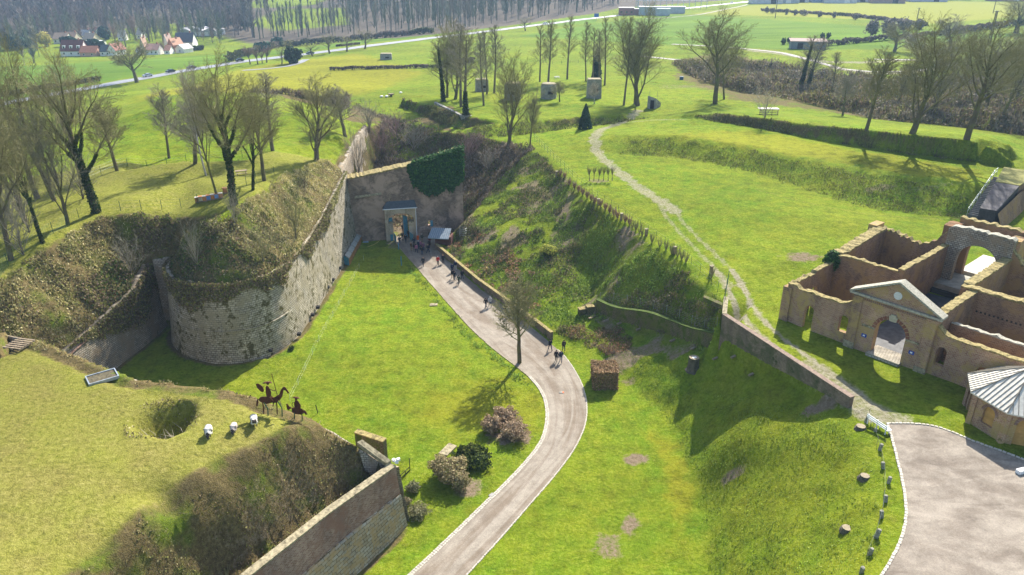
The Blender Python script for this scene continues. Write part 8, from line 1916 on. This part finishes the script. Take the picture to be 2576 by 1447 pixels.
hedge_line(*zv(600,470),*zv(860,520),-4.5,4,6.5,[(.015,.04,.03),(.02,.055,.035),(.03,.07,.04)],'tall dark conifer hedge between the terracotta roof and the flat white building',n=3500,size=.8)
hedge_line(*zv(175,395),*zv(490,385),-4.5,6,5,[(.02,.05,.03),(.03,.07,.035),(.05,.09,.05)],'dark evergreen hedge above the steep red roof','hedge',2200,.8,2)
hedge_line(*zv(2330,465),*zv(2560,450),-4,4,2.5,[(.04,.08,.03),(.07,.12,.04),(.1,.1,.04)],'low garden hedge right of the large white house','hedge',900,.6,3)
hedge_line(830,178,1120,170,8,1.5,1.3,[(.12,.09,.07),(.17,.13,.1),(.1,.11,.04)],'scrubby field hedge with cut stumps below the concrete hut','hedge',1600,.35,4)
hedge_line(1120,168,1190,160,8.5,3,2.2,[(.14,.11,.09),(.2,.15,.12),(.1,.09,.06)],'purplish scrub hedge left of the tall ivy tree','hedge',900,.4,5)
hedge_line(925,160,975,156,8,2.5,.9,[(.14,.1,.08),(.2,.15,.12),(.1,.09,.06)],'brown rubble heap of brushwood in the mid field','brush heap',300,.3,6) if False else None
hedge_line(845,118,905,112,5.5,2,1.0,[(.10,.06,.06),(.15,.1,.09),(.1,.09,.06)],'clipped dark row of shrubs beyond the avenue','hedge',500,.4,7)
hedge_line(0,244,250,203,.5,3,1.6,[(.06,.06,.02),(.1,.09,.04),(.12,.12,.04)],'dark verge hedge along the field side of the road','hedge',3500,.35,8)
hedge_line(1915,28,2140,42,12,2.5,1.6,[(.13,.10,.09),(.18,.14,.12),(.1,.1,.05)],'thin scrubby boundary hedge across the far pale field, left part','hedge',1200,.7,9)
hedge_line(2140,42,2330,66,12.5,3,1.8,[(.13,.10,.09),(.18,.14,.12),(.1,.1,.05)],'scrubby boundary hedge where the two far fields meet','hedge',1200,.7,10)
hedge_line(2060,118,2400,86,13,3,2.2,[(.10,.09,.07),(.15,.13,.1),(.05,.08,.03)],'boundary hedge running up to the grey far bushes','hedge',1500,.6,11)
hedge_line(2400,86,2700,50,13.5,4,3,[(.12,.10,.08),(.17,.14,.1),(.1,.1,.05)],'ragged hedge up to the top right corner','hedge',1800,.7,12)
for i,(X,Y,w_,yt) in enumerate([(2192,92,32,52),(2232,88,36,50),(2272,80,34,48),(2310,74,26,50)]):
    p=onground(X,Y,13); k=Wof(X,Y,13,w_); h=Hof(X,Y,13,yt); round_bush('far_bush',p,k,h,[(.17,.15,.14),(.23,.20,.18),(.12,.12,.09)],['leftmost of the tall grey bushes on the far boundary','widest grey bush of the far boundary row','third tall grey bush of the far boundary row','right-hand grey bush of the far boundary row'][i],'bush',1100,60+i,.45,group='tall grey bushes on the far boundary')
for i,(X,Y) in enumerate([(1970,112),(1985,110),(2068,99),(2083,97)]):
    p=onground(X,Y,12.5); round_bush('dark_bush',p,2.6,2.8,[(.02,.05,.03),(.04,.08,.04),(.06,.1,.05)],['small dark bush left of the grey field barn','second small dark bush left of the field barn','wide dark bush on the hedge right of the barn','dark bush beside the wide one right of the barn'][i],'bush',260,70+i,.3)
for i,(X,Y,w_) in enumerate([(1928,33,12),(1942,34,14),(1978,37,8),(2000,39,10),(2020,40,24),(2062,43,12),(2098,46,10),(2152,50,20),(2245,62,14)]):
    p=onground(X,Y,12.3); round_bush('far_bush',p,Wof(X,Y,12.3,w_),4,[(.16,.13,.12),(.2,.17,.15),(.12,.11,.08)],'small bare bush in the boundary hedge of the far pale field','bush',200,80+i,.5,group='small bushes along the far pale field')
# field barn
p=onground(2030,122,12.5); r=empty('field_barn',p,R(-12),'low grey-blue field barn with a pinkish roof beyond the thicket','barn'); MB().box((0,0,1.6),(15,6,3.6)).build('wall',plain('barn_wall',(.17,.2,.21),.9,var=.35,scale=.5),r,world=False)
m=MB(); m.add([(-8,-3.4,3.3),(8,-3.4,3.3),(8,3.4,4.1),(-8,3.4,4.1),(-8,-3.4,3.1),(8,-3.4,3.1),(8,3.4,3.9),(-8,3.4,3.9)],[(0,1,2,3),(7,6,5,4),(0,4,5,1),(1,5,6,2),(2,6,7,3),(3,7,4,0)]); m.build('roof',plain('barn_roof',(.33,.24,.2),.9),r,world=False)
MB().box((-3.5,-3.03,1.3),(2.4,.08,2.4)).build('door',M_dark,r,world=False)
# utility poles
def pole(X,Y,z,ytop,label,double=False):
    p=onground(X,Y,z); h=Hof(X,Y,z,ytop); r=empty('utility_pole',p,.4,label,'utility pole','utility poles across the far fields')
    for d_ in ((-.7,.7) if double else (0,)): MB().tube([(d_,0,-.3),(d_*.6,0,h)],[.3,.22],6).build('pole',MW_grey,r,world=False)
    MB().box((0,0,h-.3),(3.0,.2,.25)).build('crossarm',MW_grey,r,world=False)
    for x in(-1.2,0,1.2): MB().lathe((x,0,h-.15),[(.12,0),(.14,.2),(.05,.35)],6).build('insulator',M_white,r,world=False)
pole(1950,46,12,-2,'pole in front of the scrapyard on the left of the far field'); pole(2307,48,13,20,'single pole in the middle of the far pale field'); pole(2498,34,13.5,-6,'pole on the far field close to the right edge'); pole(2488,110,13,28,'twin-legged pole standing over the right-hand trees',True)
# ================================================================== SUBSTATION AND YARDS (top centre / right)
def at_s(X,Y,z=10): return onground(X,Y,z)
p=at_s(1575,38); r=empty('brick_office',p,R(-6),'red brick flat-fronted building with a pale roof at the edge of the substation','building')
MB().box((0,0,2.5),(12,9,6)).build('wall',plain('office_brick',(.30,.13,.10),.9,var=.2),r,world=False); MB().box((0,0,5.6),(12.6,9.6,.3)).build('roof',plain('pale_roof',(.5,.48,.45),.7),r,world=False); MB().box((12,1,2),(12,8,5)).build('annexe_wall',plain('office_brick2',(.33,.16,.12),.9),r,world=False); MB().box((12,1,4.7),(12.6,8.6,.3)).build('annexe_roof',plain('pale_roof',(.5,.48,.45),.7),r,world=False)
for x in(-4,0,4): MB().box((x,-4.53,2.4),(1.6,.08,1.4)).build('window',M_glass,r,world=False)
for i,(X,Y,w_,h) in enumerate([(1645,38,24,6),(1700,34,14,5),(1668,40,10,5)]):
    p=at_s(X,Y); r=empty('grey_unit',p,R(-8),['large grey panelled switch building of the substation','low grey panelled unit right of the switch building','small grey kiosk in front of the switch building'][i],'building'); MB().box((0,0,h/2),(w_,8 if i<2 else 4,h)).build('wall',plain('grey_panel',(.38,.42,.44),.6,var=.2,scale=.4),r,world=False); MB().box((0,0,h+.15),(w_+.6,8.6 if i<2 else 4.6,.3)).build('roof',plain('pale_panel_roof',(.55,.56,.56),.5),r,world=False)
for i,(X,Y,h) in enumerate([(1602,24,26),(1622,22,24)]):
    p=at_s(X,Y); r=empty('lattice_mast',p,0,['left lattice mast of the substation','right lattice mast of the substation'][i],'mast'); m=MB()
    for sx,sy in((-1,-1),(1,-1),(1,1),(-1,1)): m.tube([(sx*1.2,sy*1.2,0),(sx*.4,sy*.4,h)],.14,4)
    for k in range(9):
        a=1.2-.8*k/9; b=1.2-.8*(k+1)/9; z0=h*k/9; z1=h*(k+1)/9; m.tube([(-a,-a,z0),(b,-b,z1)],.09,3); m.tube([(a,-a,z0),(-b,-b,z1)],.09,3); m.tube([(a,-a,z0),(b,b,z1)],.09,3)
    m.build('lattice',plain('galvanised_mast',(.42,.46,.48),.5,.4),r,world=False)
p=at_s(1690,22); r=empty('switchgear_gantry',p,R(-8),'long steel gantry of substation switchgear behind the grey units','gantry')
for k in range(13): MB().tube([(-30+5*k,0,0),(-30+5*k,0,11)],.28,5).build('column',plain('galvanised_mast',(.42,.46,.48),.5,.4),r,world=False)
for z in (10.6,6.5): MB().box((0,0,z),(62,.6,.5)).build('beam',plain('galvanised_mast',(.42,.46,.48),.5,.4),r,world=False)
rnd=random.Random(5)
yard=[(1925,9),(1960,8),(2000,6),(2040,4),(2075,6),(2110,8),(2150,5),(2190,2),(2230,8),(2280,2),(2330,4),(2390,0),(2460,-2),(2530,2)]
desc=['low grey warehouse at the left end of the far yards','stacked pale warehouse second along the far yards','rust-roofed shed of the far yards','white warehouse left of the blue one','blue-white warehouse of the far yards','pale warehouse with a bright roof','dark shed between two white ones in the far yards','long grey warehouse behind the scrub belt','white storage hall of the far yards','grey hall above the far pale field','long pale hall half behind the trees','low shed right of the pale hall','grey-blue factory hall near the right edge','last grey shed at the top right']
for i,(X,Y) in enumerate(yard):
    p=at_s(X,Y,12); w_=rnd.uniform(22,34); h=rnd.uniform(5,9); c=[(.5,.52,.55),(.35,.4,.45),(.6,.6,.6),(.3,.2,.17),(.2,.3,.42)][i%5]
    r=empty('warehouse',p,R(-6+rnd.uniform(-5,5)),desc[i],'warehouse'); MB().box((0,0,h/2),(w_,14,h)).build('wall',plain('yard_wall_%d'%(i%5),c,.6,var=.2,scale=.3),r,world=False); m=MB(); m.prism([(-w_/2-.4,-7.4),(w_/2+.4,-7.4),(w_/2+.4,7.4),(-w_/2-.4,7.4)],h+.003,h+1.2,.12); m.build('roof',plain('yard_roof_%d'%(i%3),[(.55,.55,.55),(.4,.42,.45),(.6,.58,.55)][i%3],.5),r,world=False)
    MB().box((w_*.2,-7.05,2),(5,.1,4)).build('door',M_white if i%2 else M_dark,r,world=False)
# road signs near the substation
p=onground(1500,52,9); r=empty('road_sign',p,R(5),'blue direction sign by the main road','road sign'); MB().tube([(0,0,0),(0,0,3)],.12,5).build('pole',M_wire,r,world=False); MB().box((0,-.1,3.6),(3.4,.12,2.6)).build('board',plain('sign_blue',(.02,.12,.45),.5),r,world=False)
# ================================================================== WOODS
def sliver_wood(name,label,pts,H,seed,cols,n=60,w_=.28,everg=None,thin=1.0):
    """bare trees too many to count: each a stem and a sheaf of rising twigs"""
    rng=np.random.default_rng(seed); k=len(pts); pts=np.array(pts); h=rng.uniform(.75,1.2,k)*H
    base=np.repeat(pts,n,axis=0); hh=np.repeat(h,n); f=rng.uniform(.22,.97,k*n); f[::n]=0; f[1::n]=0
    a=rng.uniform(0,6.283,k*n); out=rng.uniform(.1,.62,k*n)*thin; L=hh*(.13+.30*(1-f))*rng.uniform(.7,1.2,k*n)
    d=np.stack([np.cos(a)*out*2,np.sin(a)*out*2,np.ones(k*n)],1); d/=np.linalg.norm(d,axis=1)[:,None]
    p0=base+np.stack([0*f,0*f,f*hh],1); d[::n]=[0,0,1]; L[::n]=hh[::n]*.97; d[1::n]=[0.02,0,1]; L[1::n]=hh[::n]*.8
    p1=p0+d*L[:,None]; s=np.cross(d,rng.normal(0,1,(k*n,3))); s/=np.linalg.norm(s,axis=1)[:,None]; ww=np.full(k*n,w_); ww[::n]=w_*1.6; ww[1::n]=w_*1.6
    vs=np.stack([p0-s*ww[:,None]/2,p0+s*ww[:,None]/2,p1],1).reshape(-1,3); f3=np.arange(3*k*n).reshape(-1,3)
    c=palette(k,cols,[1]*len(cols),seed,.2); c=np.repeat(c,n,axis=0)*rng.uniform(.75,1.25,(k*n,1)); me=npmesh(name,vs,f3,M_twig,False,np.repeat(c,3,axis=0)); o=link_obj(name,me); tag(o,label,'woodland',None,'stuff'); return o
def wood_pts(x0,x1,y0,y1,sp,cond,seed):
    rng=np.random.default_rng(seed); gx,gy=np.meshgrid(np.arange(x0,x1,sp),np.arange(y0,y1,sp)); x=gx.ravel()+rng.uniform(-.45,.45,gx.size)*sp; y=gy.ravel()+rng.uniform(-.45,.45,gx.size)*sp
    z=HZ(x,y); zc=y*cp-(z-CH)*sp_; X=1288+FD*x/zc; Y=723.7-FD*(y*sp_+(z-CH)*cp)/zc; m=cond(X,Y,x,y)&(X>-150)&(X<2750)
    return np.stack([x[m],y[m],z[m]],1)
PUR=[(.20,.165,.15),(.24,.19,.165),(.16,.15,.14)]; GRW=[(.19,.20,.14),(.16,.18,.12),(.23,.21,.16)]; EVG=[(.03,.07,.05),(.05,.09,.06)]
w1=wood_pts(-700,30,560,1250,11,lambda X,Y,x,y:(Y<woodline(X))&(X<640)&~in_gap(X,Y),1); sliver_wood('hillside_wood','leafless purplish wood covering the hillside behind the village',w1,21,1,PUR,85,.62)
w2_=wood_pts(-350,600,560,1500,12,lambda X,Y,x,y:(Y<woodline(X)-2)&(X>=600)&(X<1560)&~in_gap(X,Y)&((Y<60)|(vnoise(x*.02,y*.02,5)>.35)),2); sliver_wood('poplar_wood','grey-green leafless poplar plantation beyond the road',w2_,22,2,GRW,70,.5,thin=.55)
w3=wood_pts(200,1500,1050,2200,22,lambda X,Y,x,y:(Y<woodline(X)+2)&(X>=1540),3); sliver_wood('far_wood','hazy woodland behind the far yards',w3,16,3,GRW+PUR,30,1.3)
w4=wood_pts(-460,-120,420,640,8,lambda X,Y,x,y:((X<100)&(Y<165)&(Y>95)&(vnoise(x*.05,y*.05,3)>.25))|((X>375)&(X<575)&(Y<112)&(Y>55)&(vnoise(x*.06,y*.06,9)>.3))|((X>110)&(X<380)&(Y<104)&(vnoise(x*.07,y*.07,4)>.45)),4); sliver_wood('village_trees','mass of bare brown trees growing among the village gardens',w4,15,4,PUR+GRW,120,.36)
# ground shade of leaf litter below the woods
def woodfloor(pts): 
    pass
# ivy-clad poplars one can tell apart in front of the plantation
mid=[(640,96,48),(655,98,50),(700,90,46),(715,92,50),(742,88,45),(760,90,44),(778,88,44),(795,86,42),(812,84,44),(828,85,42),(845,84,40),(862,82,44),(882,80,40),(905,78,42),(925,80,38),(948,78,36),(985,76,34),(1010,72,34),(1042,70,30),(1075,66,28),(1105,62,22),(1135,60,18),(1180,58,14),(1215,54,14),(1250,52,10),(1290,46,8),(1330,42,6),(1370,40,4),(1410,36,2),(1450,30,0),(1490,26,-4)]
fk=('far_poplar',.75); IVY[fk]=ivy_mesh('ivy_far',.75*PROTO['far_poplar'][2],1.5,7,1600,PROTO['far_poplar'][0],size=.38)
rnd=random.Random(9)
for i,(X,Y,yt) in enumerate(mid):
    o=tree('far_poplar',X,Y,8,max(12,Hof(X,Y,8,yt)*rnd.uniform(.85,1.1)),'tall dark ivy-clad poplar in the row fronting the plantation beyond the road',rz=i*.7,name='ivy_poplar',group='ivy-clad poplars beyond the road',ivy=(.75,1.5,1600) if i%3!=1 else None)
# individually readable trees in and around the village
for i,(a,b,h,k,l) in enumerate([(1085,380,17,'far_round','tall bare tree at the left of the village clump'),(1250,400,19,'far_round','second tall bare tree in the village clump'),(1420,300,20,'far_round','round-topped purplish tree in the middle of the village clump'),(1560,310,19,'far_round','purplish tree right of the middle of the village clump'),(1700,310,20,'far_poplar','straight tree near the right of the village clump'),(1880,330,19,'far_round','right-hand tree of the village clump'),(2040,340,12,'far_poplar','thin tree beside the meadow by the village'),(80,240,10,'far_round','bare tree left of the upper houses'),(1905,525,9,'far_round','pale branching pollard among the houses'),(2480,250,9,'far_round','tree in front of the farm shed'),(2560,300,8,'far_round','small tree right of the large white house'),(470,215,10,'far_poplar','slim tree behind the upper houses')]):
    X,Y=zv(a,b); tree(k,X,Y,-4,h,l,rz=i,name='village_tree',group='bare trees of the village',twig=[MT_red,MT_grey][i%2])
p=onground(*zv(-40,330),-4); p=onground(115,118,-4); round_bush('yellow_willow',p,9,9,[(.5,.42,.08),(.42,.38,.1),(.3,.3,.08)],'yellow-leaved willow at the left of the village','tree',1500,91,.5)
p=onground(*zv(2350,440)[:2],-4)
for i,(X,Y,w_,h) in enumerate([(40,125,16,9),(75,118,12,10),(265,100,10,9),(590,60,12,14),(615,72,9,12),(520,78,12,9),(660,130,10,5),(700,118,9,6)]):
    p=onground(X,Y,-3 if X<400 else 3); round_bush('evergreen_tree',p,w_,h,[(.02,.06,.05),(.035,.085,.06),(.05,.1,.06)],['dark evergreen tree at the far left of the village','second dark evergreen at the far left','dark evergreen above the upper houses','tall dark conifer right of the farm shed','dark conifer at the foot of the hillside wood','dark evergreen in front of the farm shed','low evergreen scrub beyond the pollards','green scrub clump beyond the pollards'][i],'tree',900,100+i,.8)
hedge_line(575,158,700,118,3,4,3.5,[(.08,.09,.04),(.12,.11,.06),(.15,.12,.09)],'brushy hedge between the green field and the wood','hedge',2200,.6,15)
hedge_line(700,116,1090,84,6,5,3.5,[(.10,.10,.06),(.15,.12,.1),(.07,.09,.04)],'tangled hedge along the foot of the poplar row','hedge',3500,.7,16)
# ================================================================== AIR
m=bpy.data.materials.new('haze_air'); m.use_nodes=True; nt=m.node_tree
for n_ in list(nt.nodes):
    if n_.type=='BSDF_PRINCIPLED': nt.nodes.remove(n_)
pv_=nt.nodes.new('ShaderNodeVolumePrincipled'); pv_.inputs['Color'].default_value=(.50,.74,1.0,1); pv_.inputs['Density'].default_value=HAZE; pv_.inputs['Anisotropy'].default_value=.1
nt.links.new(pv_.outputs[0],[n_ for n_ in nt.nodes if n_.type=='OUTPUT_MATERIAL'][0].inputs['Volume'])
mb=MB().box((0,1650,38),(6200,3900,106))
hzo=mb.build('haze',None,None,uv=False); hzo.data.materials.append(m); tag(hzo,'thin blue haze between the camera and the distant woods','haze',None,'stuff')
# ================================================================== LIGHT
w=bpy.data.worlds.new('World'); sc.world=w; w.use_nodes=True
nt=w.node_tree; bg=nt.nodes['Background']; sky=nt.nodes.new('ShaderNodeTexSky'); sky.sky_type='NISHITA'; sky.sun_disc=False
SUN_EL=R(40); SUN_AZ=R(24)      # azimuth from +Y towards +X
sky.sun_elevation=SUN_EL; sky.sun_rotation=SUN_AZ; sky.air_density=1.0; sky.dust_density=1.5; sky.ozone_density=1.0
nt.links.new(sky.outputs[0],bg.inputs[0]); bg.inputs[1].default_value=.125
sl=bpy.data.lights.new('sun','SUN'); sl.energy=5.0; sl.angle=R(.53); sl.color=(1,.945,.86)
so=bpy.data.objects.new('sun',sl); col.objects.link(so)
d=Vector((math.sin(SUN_AZ)*math.cos(SUN_EL),math.cos(SUN_AZ)*math.cos(SUN_EL),math.sin(SUN_EL)))
so.rotation_euler=d.to_track_quat('Z','Y').to_euler(); so.location=(0,0,120)
vs=sc.view_settings; vs.view_transform='Standard'; vs.look='None'; vs.exposure=EXPO; vs.gamma=1; vs.use_curve_mapping=False
sc.render.engine='CYCLES'
cy=sc.cycles; cy.max_bounces=5; cy.diffuse_bounces=3; cy.glossy_bounces=2; cy.transmission_bounces=3; cy.transparent_max_bounces=8; cy.volume_bounces=0
cy.use_denoising=True; cy.use_adaptive_sampling=True; cy.adaptive_threshold=.015
try: cy.denoiser='OPENIMAGEDENOISE'
except Exception: pass
